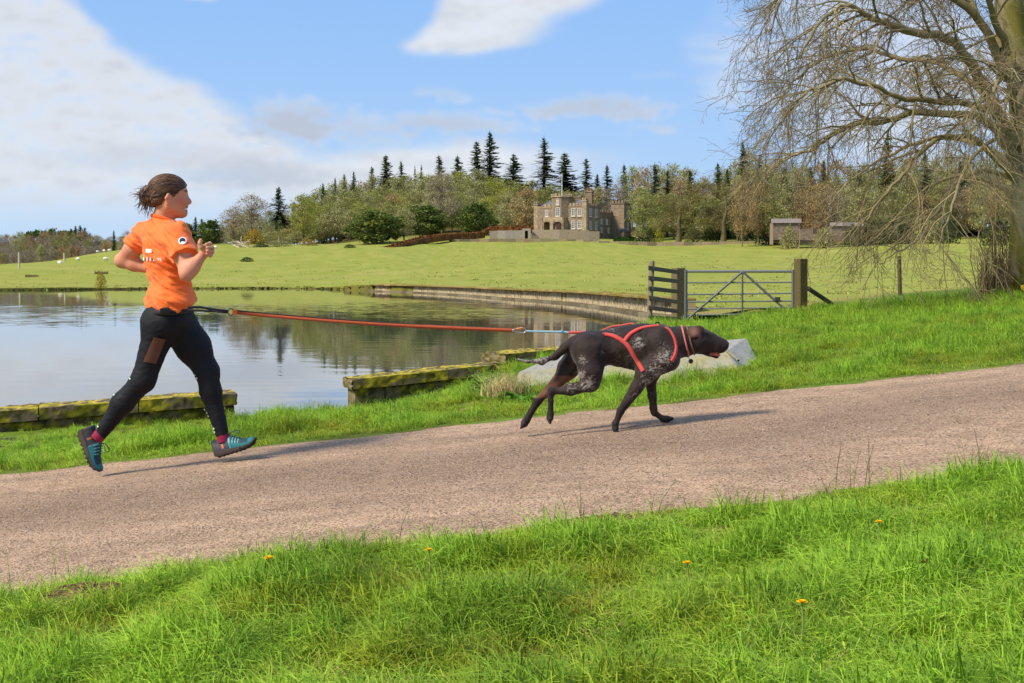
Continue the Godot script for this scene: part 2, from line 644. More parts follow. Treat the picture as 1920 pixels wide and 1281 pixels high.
func solve_terrain() -> void:
	var pts := []
	# joined to the plane of the drive
	for x in [-7.0, -4.5, -2.0, 0.0, 2.0, 4.5, 8.0]:
		pts.append([x, 9.5, road_plane(x)])
	for q in [[1217, 612, 27.0], [1283, 601, 31.5], [1400, 594, 31.0], [1500, 585, 30.5], [1686, 553, 40.0], [1905, 557, 26.0], [1600, 577, 31.0], [1900, 600, 17.0], [1800, 620, 14.5], [1600, 640, 13.0], [1400, 625, 17.0]]:
		var p := at(q[0], q[1], q[2])
		pts.append([p.x, q[2], p.y])
	# the far bank and the field that climbs to the terrace
	for q in [[700, 84, 0.42], [827, 73, 0.42], [952, 59, 0.46], [1046, 52, 0.48], [1140, 43.5, 0.5], [1215, 37, 0.48], [600, 97, 0.16], [400, 99, 0.14], [200, 96, 0.14], [0, 90, 0.14], [-300, 95, 0.14]]:
		pts.append([(q[0] - 960.0) / 2500.0 * q[1], q[1], q[2]])
	for q in [[-200, 514, 420], [0, 508, 430], [100, 493, 480], [215, 474, 500], [330, 462, 480], [430, 458, 470],
			[560, 492, 300], [700, 468, 360], [860, 455, 420], [960, 453, 425], [1050, 451, 425], [1300, 458, 415], [1600, 454, 400], [1850, 447, 380], [2100, 445, 380],
			[0, 528, 170], [300, 520, 180], [600, 512, 170], [860, 500, 170], [1100, 495, 160], [1300, 503, 130], [1600, 505, 130], [1850, 500, 130], [2150, 500, 130],
			[1300, 545, 62], [1500, 538, 62], [1700, 530, 65], [1900, 522, 65], [2200, 520, 60]]:
		var p := at(q[0], q[1], q[2])
		pts.append([p.x, float(q[2]), p.y])
	# the wooded hill behind, and the far valley
	for q in [[-200, 900, 12], [0, 620, -6], [150, 600, 0], [0, 740, -2], [150, 740, 2], [300, 740, 6], [-250, 640, -8], [0, 900, 14], [150, 900, 18], [250, 640, 4], [430, 560, 12], [430, 900, 14], [600, 540, 12], [700, 560, 19], [800, 570, 22], [950, 580, 24], [1080, 570, 22], [1200, 560, 20], [1350, 540, 19], [1500, 560, 20], [1850, 560, 20], [1500, 460, 14.5], [1750, 440, 14.5], [1950, 440, 14.5],
			[1050, 455, 13.4], [1160, 470, 13.6], [700, 900, 20], [1100, 900, 20], [1600, 900, 16], [2300, 900, 14], [2300, 500, 13]]:
		pts.append([(q[0] - 960.0) / 2500.0 * q[1], float(q[1]), float(q[2])])
	for x in [-900.0, 900.0]:
		pts.append([x, 900.0, 15.0])
	var n := pts.size()
	var size := n + 3
	var A := []
	for i in n:
		tps_p.append(warp(pts[i][0], pts[i][1]))
	for i in n:
		var row := PackedFloat64Array()
		row.resize(size + 1)
		for j in n:
			row[j] = tps_k(tps_p[i].distance_squared_to(tps_p[j]))
		row[i] += 0.004
		row[n] = 1.0
		row[n + 1] = tps_p[i].x
		row[n + 2] = tps_p[i].y
		row[size] = pts[i][2]
		A.append(row)
	for k in 3:
		var row := PackedFloat64Array()
		row.resize(size + 1)
		for j in n:
			row[j] = [1.0, tps_p[j].x, tps_p[j].y][k]
		A.append(row)
	for c in size:
		var best := c
		for r in range(c + 1, size):
			if absf(A[r][c]) > absf(A[best][c]):
				best = r
		var tmp = A[c]
		A[c] = A[best]
		A[best] = tmp
		var piv: PackedFloat64Array = A[c]
		for r in size:
			if r == c:
				continue
			var row: PackedFloat64Array = A[r]
			var f := row[c] / piv[c]
			if f == 0.0:
				continue
			for k in range(c, size + 1):
				row[k] -= f * piv[k]
			A[r] = row
	tps_w.resize(size)
	for i in size:
		tps_w[i] = A[i][size] / A[i][i]
	# the pond's outline, (x, d)
	for q in [[-25, 13], [-12, 10.5], [-6, 9.6], [-3.65, 9.75], [-2.07, 10.3], [-1.3, 11.3], [-0.2, 11.75], [0.5, 12.6], [1.0, 16.5], [1.7, 20.5], [2.7, 25.5], [3.6, 29.5], [4.25, 32.6],
			[3.77, 37], [3.13, 43.5], [1.79, 52], [-0.19, 59], [-3.9, 73], [-8.7, 84], [-13.8, 96], [-21.7, 97.5], [-28.2, 93], [-33.4, 88], [-48, 78], [-62, 50], [-45, 22]]:
		pond.append(Vector2(q[0], q[1]))

var pond: PackedVector2Array = []

# below zero inside the pond
func pond_dist(x: float, d: float) -> float:
	if d < 8.5 or d > 105.0 or x > 8.0 or x < -70.0:
		return 10.0
	var best := 1e9
	var p := Vector2(x, d)
	var inside := false
	var m := pond.size()
	for i in m:
		var a := pond[i]
		var b := pond[(i + 1) % m]
		var ab := b - a
		var t := clampf((p - a).dot(ab) / ab.length_squared(), 0.0, 1.0)
		best = minf(best, p.distance_squared_to(a + ab * t))
		if (a.y > d) != (b.y > d) and x < (b.x - a.x) * (d - a.y) / (b.y - a.y) + a.x:
			inside = not inside
	return -sqrt(best) if inside else sqrt(best)

func far_y(x: float, d: float) -> float:
	var w := warp(x, d)
	var n := tps_p.size()
	var s := tps_w[n] + tps_w[n + 1] * w.x + tps_w[n + 2] * w.y
	for i in n:
		var r2 := w.distance_squared_to(tps_p[i])
		if r2 > 1e-9:
			s += tps_w[i] * r2 * log(r2)
	return s

func road_far_d(x: float) -> float:
	return 7.95 + 0.131 * x
func road_near_d(x: float) -> float:
	return 4.36 + 0.15 * x

func ground_y(x: float, z: float) -> float:
	var d := -z
	var y := road_plane(x)
	if d > 9.0:
		var k := smoothstep(9.0, 19.0, d)
		y = lerpf(y, far_y(x, minf(d, 1500.0)), k)
	# a dip where the grass runs down to the gap between the walls
	if d > 8.2 and d < 16.0:
		y -= 0.19 * exp(-pow((x + 1.2) / 0.75, 2.0)) * smoothstep(8.2, 10.8, d)
	# bumps of the turf
	if d < 60.0:
		var on_verge := smoothstep(0.05, 0.5, maxf(d - road_far_d(x), road_near_d(x) - d))
		if on_verge > 0.0:
			y += on_verge * (noise.get_noise_2d(x * 1.3, z * 1.3) * 0.05 + noise.get_noise_2d(x * 0.35 + 50.0, z * 0.35) * 0.05)
		# the near verge stands a little proud of the drive
		y += 0.03 * smoothstep(0.0, 0.4, road_near_d(x) - d)
	elif d < 600.0:
		y += noise.get_noise_2d(x * 0.03, z * 0.03) * minf(0.6, (d - 60.0) * 0.004)
	return y

func terrain_y(x: float, z: float) -> float:
	var y := ground_y(x, z)
	var s := pond_dist(x, -z)
	if -z > 26.0 and -z < 106.0 and s < 9.0:
		# the far bank's edge is a strip of its own (build_bank)
		var reach := 0.5 + 0.03 * -z
		if s < reach:
			y = lerpf(-0.9, y, smoothstep(reach * 0.75, reach, s))
	elif s < 1.2 and -z <= 26.0:
		var bank := maxf(y, 0.03)
		y = lerpf(-0.9, bank, smoothstep(-0.3, 0.08, s)) if s < 0.08 else lerpf(bank, y, clampf(s / 1.2, 0.0, 1.0))
	return y

func fence_d(x: float) -> float:
	return poly_y([[3.0, 29.0], [4.0, 31.4], [6.6, 30.8], [11.6, 40.0], [17.0, 46.0], [40.0, 60.0]], x)

func ground_color(x: float, z: float) -> Color:
	var d := -z
	var n1 := noise.get_noise_2d(x * 0.11, z * 0.05)
	var n2 := noise.get_noise_2d(x * 0.9, z * 0.5)
	var n3 := noise.get_noise_2d(x * 5.0, z * 5.0)
	var turf := Color8(106, 136, 52)
	turf = turf.lerp(Color8(126, 142, 60), clampf(0.5 + n2, 0.0, 1.0))
	turf = turf.lerp(Color8(104, 86, 58), clampf(n3 * 1.4 - 0.1, 0.0, 0.8))
	if d < 12.0:
		return turf
	var field := Color8(174, 172, 84).lerp(Color8(160, 163, 74), clampf(0.5 + n1 * 1.6, 0.0, 1.0))
	field = field.lerp(Color8(186, 178, 98), clampf(n2 * 1.3, 0.0, 0.7))
	field = field.lerp(Color8(146, 160, 66), clampf(noise.get_noise_2d(x * 1.7 + 400.0, z * 0.6) * 1.3 - 0.05, 0.0, 0.5))
	field = field.lerp(Color8(150, 164, 68), clampf(noise.get_noise_2d(x * 0.35 + 40.0, z * 0.12) * 1.2, 0.0, 0.6))
	# a worn track through the grass on the far bank
	var track := absf(d - 150.0 - x * 0.4 + noise.get_noise_2d(x * 0.05, 3.0) * 10.0)
	field = field.lerp(Color8(184, 168, 104), 0.55 * (1.0 - smoothstep(2.0, 7.0, track)) * clampf(0.6 + n2, 0.0, 1.0))
	var c := field
	var fd := fence_d(x)
	if x > -2.0 and d < fd + 1.0:
		c = turf
	elif x > -2.0 and d < fd + 4.0:
		c = field.lerp(Color8(168, 140, 96), (1.0 - smoothstep(fd + 1.0, fd + 3.4, d)) * clampf(0.75 + n2 * 0.7, 0.0, 1.0))
	if d > 440.0:
		var u := 960.0 + 2500.0 * x / d
		var wood := smoothstep(440.0, 500.0, d) if u > 380.0 else smoothstep(540.0, 600.0, d)
		c = c.lerp(Color8(96, 88, 52), wood)
	return c

func spaced(lo: float, hi: float, centre_lo: float, centre_hi: float, step: float, growth: float) -> PackedFloat32Array:
	var a := []
	var x := centre_lo
	while x < centre_hi:
		a.append(x)
		x += step
	var s := step
	while x < hi:
		a.append(x)
		s *= growth
		x += s
	a.append(hi)
	s = step
	x = centre_lo - step
	while x > lo:
		a.append(x)
		s *= growth
		x -= s
	a.append(lo)
	a.sort()
	return PackedFloat32Array(a)

func build_ground() -> void:
	var xs := spaced(-1400.0, 1400.0, -4.6, 4.6, 0.14, 1.06)
	var ds := spaced(-60.0, 2600.0, 2.0, 13.0, 0.12, 1.026)
	var mb := MB.new()
	var w := xs.size()
	var h := ds.size()
	for j in h:
		for i in w:
			var x := xs[i]
			var z := -ds[j]
			var y := terrain_y(x, z)
			if ds[j] > 3.5 and ds[j] < 9.5:
				# bedded below the drive
				if ds[j] < road_far_d(x) - 0.12 and ds[j] > road_near_d(x) + 0.12:
					y -= 0.03
			mb.vert(Vector3(x, y, z), Vector3.UP, ground_color(x, z))
	for j in h:
		for i in w:
			var k := j * w + i
			var ax := mb.v[k + 1] if i < w - 1 else mb.v[k]
			var bx := mb.v[k - 1] if i > 0 else mb.v[k]
			var az := mb.v[k + w] if j < h - 1 else mb.v[k]
			var bz := mb.v[k - w] if j > 0 else mb.v[k]
			mb.n[k] = (ax - bx).cross(az - bz).normalized()
			if mb.n[k].y < 0.0:
				mb.n[k] = -mb.n[k]
	for j in h - 1:
		for i in w - 1:
			var k := j * w + i
			mb.idx.append_array(PackedInt32Array([k, k + w, k + 1, k + 1, k + w, k + w + 1]))
	var o := part("ground", mb, M.ground, self)
	tag(o, "rolling estate grassland of verge, bright field and wooded hill", "ground", "", "structure")

func build_road() -> void:
	var mb := MB.new()
	var rows := 62
	var xs := spaced(-26.0, 26.0, -4.2, 4.2, 0.05, 1.06)
	for i in xs.size():
		var x := xs[i]
		var far := road_far_d(x) + noise.get_noise_2d(x * 2.0, 7.0) * 0.10 + noise.get_noise_2d(x * 9.0, 17.0) * 0.04
		var near := road_near_d(x) + noise.get_noise_2d(x * 2.0, 27.0) * 0.12 + noise.get_noise_2d(x * 9.0, 37.0) * 0.05
		for j in rows + 1:
			var t := float(j) / rows
			var d := lerpf(far, near, t)
			var crown := 0.012 * (1.0 - pow(2.0 * t - 1.0, 2.0)) - 0.012
			var y := road_plane(x) + crown + 0.006 + noise.get_noise_2d(x * 1.2, d * 1.2 + 90.0) * 0.008
			# coarser, darker chippings lie between the wheel tracks
			var mid := exp(-pow((t - 0.5 + noise.get_noise_2d(x * 0.5, 60.0) * 0.16) / 0.16, 2.0))
			var n1 := noise.get_noise_2d(x * 1.1 + 20.0, d * 2.4)
			var n2 := noise.get_noise_2d(x * 7.0, d * 11.0 + 300.0)
			var k := 0.97 + n1 * 0.13 + n2 * 0.12 - mid * clampf(0.15 + n1 * 0.2 + n2 * 0.2, 0.0, 0.34) - 0.06 * (1.0 - mid) * clampf(noise.get_noise_2d(x * 0.6, t * 9.0 + 40.0) * 2.0, 0.0, 1.0)
			var edge := smoothstep(0.94, 1.0, absf(2.0 * t - 1.0) + n2 * 0.05)
			var c := Color(0.86 * k, 0.785 * k, 0.705 * k).lerp(Color8(112, 90, 66), edge * 0.75)
			mb.vert(Vector3(x, y, -d), Vector3.UP, c)
	for i in xs.size() - 1:
		for j in rows:
			var k := i * (rows + 1) + j
			mb.idx.append_array(PackedInt32Array([k, k + 1, k + rows + 2, k, k + rows + 2, k + rows + 1]))
	# wind to face up
	for i in range(0, mb.idx.size(), 3):
		var a := mb.v[mb.idx[i]]
		var b := mb.v[mb.idx[i + 1]]
		var c := mb.v[mb.idx[i + 2]]
		if (c - a).cross(b - a).y < 0.0:
			var t := mb.idx[i + 1]
			mb.idx[i + 1] = mb.idx[i + 2]
			mb.idx[i + 2] = t
	var o := part("road", mb, M.gravel, self)
	tag(o, "pinkish gravel drive climbing gently beside the pond", "road", "", "structure")
	# loose chippings
	var proto := MB.new()
	var b := Basis.IDENTITY
	for f in [[Vector3(1, 0.1, 0), Vector3(0, 0.75, 0.1), Vector3(0.2, 0, 1)], [Vector3(0.2, 0, 1), Vector3(0, 0.75, 0.1), Vector3(-1, 0.1, 0.1)], [Vector3(-1, 0.1, 0.1), Vector3(0, 0.75, 0.1), Vector3(0, -0.1, -0.9)], [Vector3(0, -0.1, -0.9), Vector3(0, 0.75, 0.1), Vector3(1, 0.1, 0)]]:
		var g: Vector3 = (f[2] - f[0]).cross(f[1] - f[0])
		var ctr: Vector3 = (f[0] + f[1] + f[2]) / 3.0
		if g.dot(ctr) > 0.0:
			proto.tri(f[0], f[1], f[2], Color.WHITE)
		else:
			proto.tri(f[0], f[2], f[1], Color.WHITE)
	var mm := MultiMesh.new()
	mm.transform_format = MultiMesh.TRANSFORM_3D
	mm.use_colors = true
	mm.mesh = proto.mesh(M.plain)
	var count := 26000
	mm.instance_count = count
	for i in count:
		var x := rf(-4.0, 4.0)
		var t := rng.randf()
		var d := lerpf(road_far_d(x) - 0.03, road_near_d(x) + 0.03, t)
		if rng.randf() < 0.35:
			d = lerpf(road_far_d(x), road_near_d(x), clampf(rng.randfn(0.5, 0.13), 0.02, 0.98))
		var s := rf(0.002, 0.0052) * (1.5 if rng.randf() < 0.06 else 1.0)
		b = Basis.from_euler(Vector3(rf(-0.5, 0.5), rf(0, TAU), rf(-0.5, 0.5))).scaled(Vector3(s, s * rf(0.5, 1.0), s * rf(0.6, 1.0)))
		var tt := (road_far_d(x) - d) / (road_far_d(x) - road_near_d(x))
		var y := road_plane(x) + 0.012 * (1.0 - pow(2.0 * tt - 1.0, 2.0)) - 0.012 + 0.006 + noise.get_noise_2d(x * 1.2, d * 1.2 + 90.0) * 0.008
		mm.set_instance_transform(i, Transform3D(b, Vector3(x, y, -d)))
		var k := rf(0.55, 1.0)
		mm.set_instance_color(i, Color(0.72 * k, 0.64 * k, 0.58 * k) if rng.randf() < 0.85 else Color(0.36, 0.3, 0.28))
	var mi := MultiMeshInstance3D.new()
	mi.multimesh = mm
	mi.name = numbered("gravel")
	add_child(mi)
	tag(mi, "loose chippings scattered over the drive", "gravel", "", "stuff")

# ---------------------------------------------------------------- the pond

func build_water() -> void:
	var mb := MB.new()
	var ds := PackedFloat32Array()
	var d := 8.8
	while d < 108.0:
		ds.push_back(d)
		d += maxf(0.06, 0.0034 * d)
	var xs := spaced(-75.0, 6.0, -9.0, 5.0, 0.16, 1.04)
	var w := xs.size()
	for j in ds.size():
		for i in w:
			var x := xs[i]
			var dd := ds[j]
			var wind := clampf(0.1 + noise.get_noise_2d(x * 0.05 + 10.0, dd * 0.075) * 1.5, 0.0, 1.0)
			# a breeze ruffles a band in mid-pond
			var band := exp(-pow((dd - 44.0 - x * 0.5 + noise.get_noise_2d(x * 0.1, dd * 0.1) * 12.0) / 8.0, 2.0)) * smoothstep(4.0, -3.0, x)
			var near := 1.0 - smoothstep(12.0, 26.0, dd)
			var amp := 0.0015 + 0.0025 * wind + 0.022 * band + 0.0055 * near
			# slopes of long low ripples that run across the view
			var sz := noise.get_noise_2d(x * 0.55 + 5.0, dd * 2.6) * 1.0 + noise.get_noise_2d(x * 1.6, dd * 6.0 + 70.0) * 0.6
			var sx := noise.get_noise_2d(x * 1.2 + 300.0, dd * 2.0) * 0.35
			if band > 0.1:
				sz += noise.get_noise_2d(x * 4.0, dd * 5.0 + 170.0) * band * 1.4
				sx += noise.get_noise_2d(x * 4.0 + 90.0, dd * 5.0) * band
			mb.vert(Vector3(x, 0.0, -dd), Vector3(sx * amp, 1.0, sz * amp).normalized(), Color.WHITE)
	for j in ds.size() - 1:
		for i in w - 1:
			var k := j * w + i
			mb.idx.append_array(PackedInt32Array([k, k + w, k + 1, k + 1, k + w, k + w + 1]))
	var m := StandardMaterial3D.new()
	m.albedo_color = Color(0.34, 0.33, 0.27)
	m.roughness = 0.03
	m.metallic_specular = 0.6
	var o := part("water", mb, m, self)
	tag(o, "still pond mirroring clouds, wood and castle", "water", "", "structure")

# a moss-grown stone wall: body and coping as uneven blocks
func mossy_block(mb: MB, a: Vector3, b: Vector3, y0a: float, y1a: float, y0b: float, y1b: float, thick: float, mossy: float, seed_: float) -> void:
	# a..b is the front foot line, the block runs back from it
	var dir := Vector3(b.x - a.x, 0, b.z - a.z)
	var back := dir.normalized().cross(Vector3.UP)
	if back.z > 0.0:
		back = -back
	var nu := maxi(4, int(dir.length() / 0.025))
	var prof := []
	var bev := minf(0.02, (y1a - y0a) * 0.25)
	# section: front bottom -> front top -> back top -> back bottom
	var rows := maxi(3, int((y1a - y0a) / 0.02))
	for k in rows + 1:
		prof.append([0.0, float(k) / rows * 0.94, Vector3(0, 0, 1)])
	prof.append([bev, 1.0, Vector3(0, 1, 0.4)])
	var cols := maxi(4, int(thick / 0.03))
	for k in range(1, cols):
		prof.append([lerpf(bev, thick - bev, float(k) / cols), 1.0, Vector3(0, 1, 0)])
	prof.append([thick - bev, 1.0, Vector3(0, 1, -0.4)])
	prof.append([thick, 0.94, Vector3(0, 0, -1)])
	prof.append([thick, 0.0, Vector3(0, 0, -1)])
	var pn := prof.size()
	var base := mb.v.size()
	for i in nu + 1:
		var t := float(i) / nu
		var foot := a.lerp(b, t)
		var y0 := lerpf(y0a, y0b, t)
		var y1 := lerpf(y1a, y1b, t)
		for q in prof:
			var p: Vector3 = Vector3(foot.x, lerpf(y0, y1, q[1]), foot.z) + back * float(q[0])
			var nn: Vector3 = (-back * q[2].z + Vector3.UP * q[2].y).normalized()
			var w := noise.get_noise_3d(p.x * 7.0 + seed_, p.y * 7.0, p.z * 7.0)
			var w2 := noise.get_noise_3d(p.x * 22.0 + seed_, p.y * 22.0, p.z * 22.0)
			p += nn * (w * 0.012 + w2 * 0.008)
			# lichen and moss in patches of yellow, green and near-black
			var stone := Color8(148, 130, 100).lerp(Color8(92, 82, 62), clampf(0.5 + w2, 0.0, 1.0))
			var mo := noise.get_noise_3d(p.x * 4.0 + seed_ + 40.0, p.y * 9.0, p.z * 4.0) + w2 * 0.5 + mossy
			var moss := Color8(124, 120, 38).lerp(Color8(206, 182, 58), clampf(0.45 + w * 1.3 + w2 * 0.8, 0.0, 1.0))
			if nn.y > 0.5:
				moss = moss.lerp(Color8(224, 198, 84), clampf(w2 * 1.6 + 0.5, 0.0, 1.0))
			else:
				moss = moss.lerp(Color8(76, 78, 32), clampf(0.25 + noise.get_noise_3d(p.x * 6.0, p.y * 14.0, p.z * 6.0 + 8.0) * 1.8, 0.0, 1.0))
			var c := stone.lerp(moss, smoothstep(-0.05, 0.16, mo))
			c = c.lerp(Color8(48, 44, 30), clampf(noise.get_noise_3d(p.x * 11.0 + 77.0, p.y * 11.0, p.z * 11.0) * 1.7 - 0.15, 0.0, 0.85))
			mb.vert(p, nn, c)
	for i in nu:
		for k in pn - 1:
			var q := base + i * pn + k
			mb.face(q, q + 1, q + pn + 1)
			mb.face(q, q + pn + 1, q + pn)
	# ends
	for e in [0, nu]:
		var nn := -dir.normalized() if e == 0 else dir.normalized()
		var foot := a if e == 0 else b
		var y0 := y0a if e == 0 else y0b
		var y1 := y1a if e == 0 else y1b
		var g := 10
		var b0 := mb.v.size()
		for u in g + 1:
			for v2 in g + 1:
				var p := Vector3(foot.x, lerpf(y0, lerpf(y0, y1, 0.97), float(v2) / g), foot.z) + back * (thick * u / g)
				var w := noise.get_noise_3d(p.x * 22.0, p.y * 22.0, p.z * 22.0)
				p += nn * (w * 0.012 + 0.004)
				var c := Color8(160, 142, 108).lerp(Color8(106, 96, 66), clampf(0.4 + w * 1.8, 0.0, 1.0)).lerp(Color8(84, 84, 30), clampf(w * 2.0 + mossy, 0.0, 0.8))
				mb.vert(p, nn, c)
		for u in g:
			for v2 in g:
				var q := b0 + u * (g + 1) + v2
				mb.face(q, q + 1, q + g + 2)
				mb.face(q, q + g + 2, q + g + 1)

func build_pond_walls() -> void:
	# three near lengths: [left foot, right foot, top there and there, label]
	var wall := func(p0: Vector3, p1: Vector3, cut_a: float, cut_b: float, label: String, pieces: int, over: float) -> void:
		var o := thing("pond_wall", Vector3(p0.x, 0, p0.z), label, "wall", "low mossy walls along the pond")
		var org := o.position
		var dirv := Vector3(p1.x - p0.x, 0, p1.z - p0.z).normalized()
		var back := dirv.cross(Vector3.UP)
		if back.z > 0.0:
			back = -back
		var mb := MB.new(org)
		var a := p0 + back * 0.045
		var b := p1 + back * 0.045
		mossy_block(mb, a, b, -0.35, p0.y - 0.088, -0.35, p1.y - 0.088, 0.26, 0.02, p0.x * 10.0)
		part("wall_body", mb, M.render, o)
		for k in pieces:
			var t0 := float(k) / pieces
			var t1 := float(k + 1) / pieces - 0.003
			var q0 := p0.lerp(p1, t0)
			var q1 := p0.lerp(p1, t1)
			if k == 0:
				q0 -= dirv * over
			if k == pieces - 1:
				q1 += dirv * over
			var mc := MB.new(org)
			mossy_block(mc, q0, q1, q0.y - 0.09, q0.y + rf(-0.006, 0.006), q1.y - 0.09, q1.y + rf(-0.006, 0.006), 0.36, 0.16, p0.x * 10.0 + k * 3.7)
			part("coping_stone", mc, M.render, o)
	var wy := func(px: float, py: float, d: float) -> Vector3: return at(px, py, d)
	wall.call(wy.call(-330, 795, 9.1), wy.call(440, 737, 10.0), 0, 0, "low stone wall with yellow moss coping behind the runner's shoes", 4, 0.02)
	wall.call(wy.call(668, 711, 11.0), wy.call(925, 683, 11.4), 0, 0, "low stone wall between the grassy gap and the dry grass tuft", 3, 0.03)
	wall.call(wy.call(948, 664, 12.0), wy.call(1075, 652, 12.5), 0, 0, "short mossy wall end behind the dog's tail", 1, 0.0)

func build_field_wall() -> void:
	# the curved retaining wall on the far side
	var line := [[1290, 33.2], [1262, 34.6], [1215, 37.0], [1180, 40.0], [1140, 43.5], [1095, 48.0], [1046, 52.0], [1000, 55.5], [952, 59.0], [890, 66.0], [827, 73.0], [760, 79.5], [700, 84.0]]
	var pts := []
	for q in line:
		pts.append(Vector3((q[0] - 960.0) / 2500.0 * q[1], 0, -q[1]))
	var c := smooth(pts, 6)
	var o := thing("retaining_wall", Vector3(pts[4].x, 0, pts[4].z), "long curved pale retaining wall between the pond and the field", "wall")
	var hgt := 0.46
	var i := 0
	while i < c.size() - 1:
		# bays of stone divided by upright joints
		var bay := PackedVector3Array([c[i], c[mini(i + 1, c.size() - 1)], c[mini(i + 2, c.size() - 1)]])
		var mb := MB.new(o.position)
		var top := hgt * lerpf(1.0, 0.82, float(i) / c.size())
		for k in 2:
			var a := bay[k]
			var b := bay[k + 1]
			if a.distance_to(b) < 0.01:
				continue
			var dirv := (b - a).normalized()
			if k == 0:
				a += dirv * 0.012
			else:
				b -= dirv * 0.012
			field_bay(mb, a, b, top, i)
		part("wall_bay", mb, M.render, o)
		i += 2
	# the footing at the waterline, and the stones along the top
	var mf := MB.new(o.position)
	for k in c.size() - 1:
		var a := c[k]
		var b := c[k + 1]
		var dirv := (b - a).normalized()
		var side := dirv.cross(Vector3.UP)
		if side.dot(Vector3(-20, 0, -40) - a) < 0.0:
			side = -side
		var cc := Color8(150, 138, 112).lerp(Color8(112, 100, 78), rng.randf())
		var f := side * 0.28
		var up := Vector3.UP * 0.07
		mf.quad(a + up, b + up, b + f + up, a + f + up, Vector3.UP, cc)
		mf.quad(a + f + up, b + f + up, b + f - up * 3.0, a + f - up * 3.0, side, cc)
	part("footing", mf, M.render, o)
	for k in c.size() - 1:
		var mc := MB.new(o.position)
		var a := c[k]
		var b := c[k + 1]
		var dirv := (b - a).normalized()
		var mid := (a + b) * 0.5
		var top := hgt * lerpf(1.0, 0.82, float(k) / c.size())
		var bas := Basis(dirv, Vector3.UP, dirv.cross(Vector3.UP))
		var cc := Color8(150, 126, 80).lerp(Color8(186, 160, 106), rng.randf()).lerp(Color8(128, 118, 52), rng.randf() * 0.7)
		mc.bevel_box(Transform3D(bas, Vector3(mid.x, top + 0.03, mid.z)), Vector3(a.distance_to(b) - 0.02, 0.09 + rf(-0.015, 0.02), 0.42), 0.02, cc)
		part("coping_stone", mc, M.render, o)

func field_bay(mb: MB, a: Vector3, b: Vector3, top: float, seed_: int) -> void:
	var dirv := (b - a).normalized()
	var side := dirv.cross(Vector3.UP)
	if side.dot(Vector3(-20, 0, -40) - a) < 0.0:
		side = -side
	var nu := maxi(3, int(a.distance_to(b) / 0.07))
	var nv := 9
	var base := mb.v.size()
	for i in nu + 1:
		for j in nv + 1:
			var p := a.lerp(b, float(i) / nu) + Vector3.UP * lerpf(-0.12, top, float(j) / nv)
			var s := p.dot(dirv)
			var w := noise.get_noise_2d(s * 2.0, p.y * 5.0 + p.z)
			p += side * (w * 0.02)
			# streaks of dark growth run down from the top; pale render between
			var streak := -0.1 + noise.get_noise_2d(s * 7.0, p.y * 0.7 + 33.0) + noise.get_noise_2d(s * 1.1, 9.0) * 0.5
			var len := 0.1 + clampf(streak * 1.3, 0.0, 0.9)
			var run := 1.0 if (top - p.y) / top < len else 0.0
			var c := Color8(220, 202, 166).lerp(Color8(190, 168, 128), clampf(0.5 + w * 1.4, 0.0, 1.0))
			c = c.lerp(Color8(112, 84, 44), run * clampf(0.4 + streak, 0.0, 0.8))
			c = c.lerp(Color8(78, 66, 44), clampf(noise.get_noise_2d(s * 4.0 + 50.0, p.y * 6.0) * 1.6 - 0.25, 0.0, 0.8))
			mb.vert(p, side, c)
	for i in nu:
		for j in nv:
			var q := base + i * (nv + 1) + j
			mb.face(q, q + 1, q + nv + 2)
			mb.face(q, q + nv + 2, q + nv + 1)
	# joint faces
	for e in [a, b]:
		mb.quad(e + Vector3.UP * -0.12, e + Vector3.UP * top, e + Vector3.UP * top - side * 0.2, e + Vector3.UP * -0.12 - side * 0.2, dirv if e == b else -dirv, Color8(190, 168, 128))
	mb.quad(a + Vector3.UP * top, b + Vector3.UP * top, b + Vector3.UP * top - side * 0.4, a + Vector3.UP * top - side * 0.4, Vector3.UP, Color8(130, 108, 66))

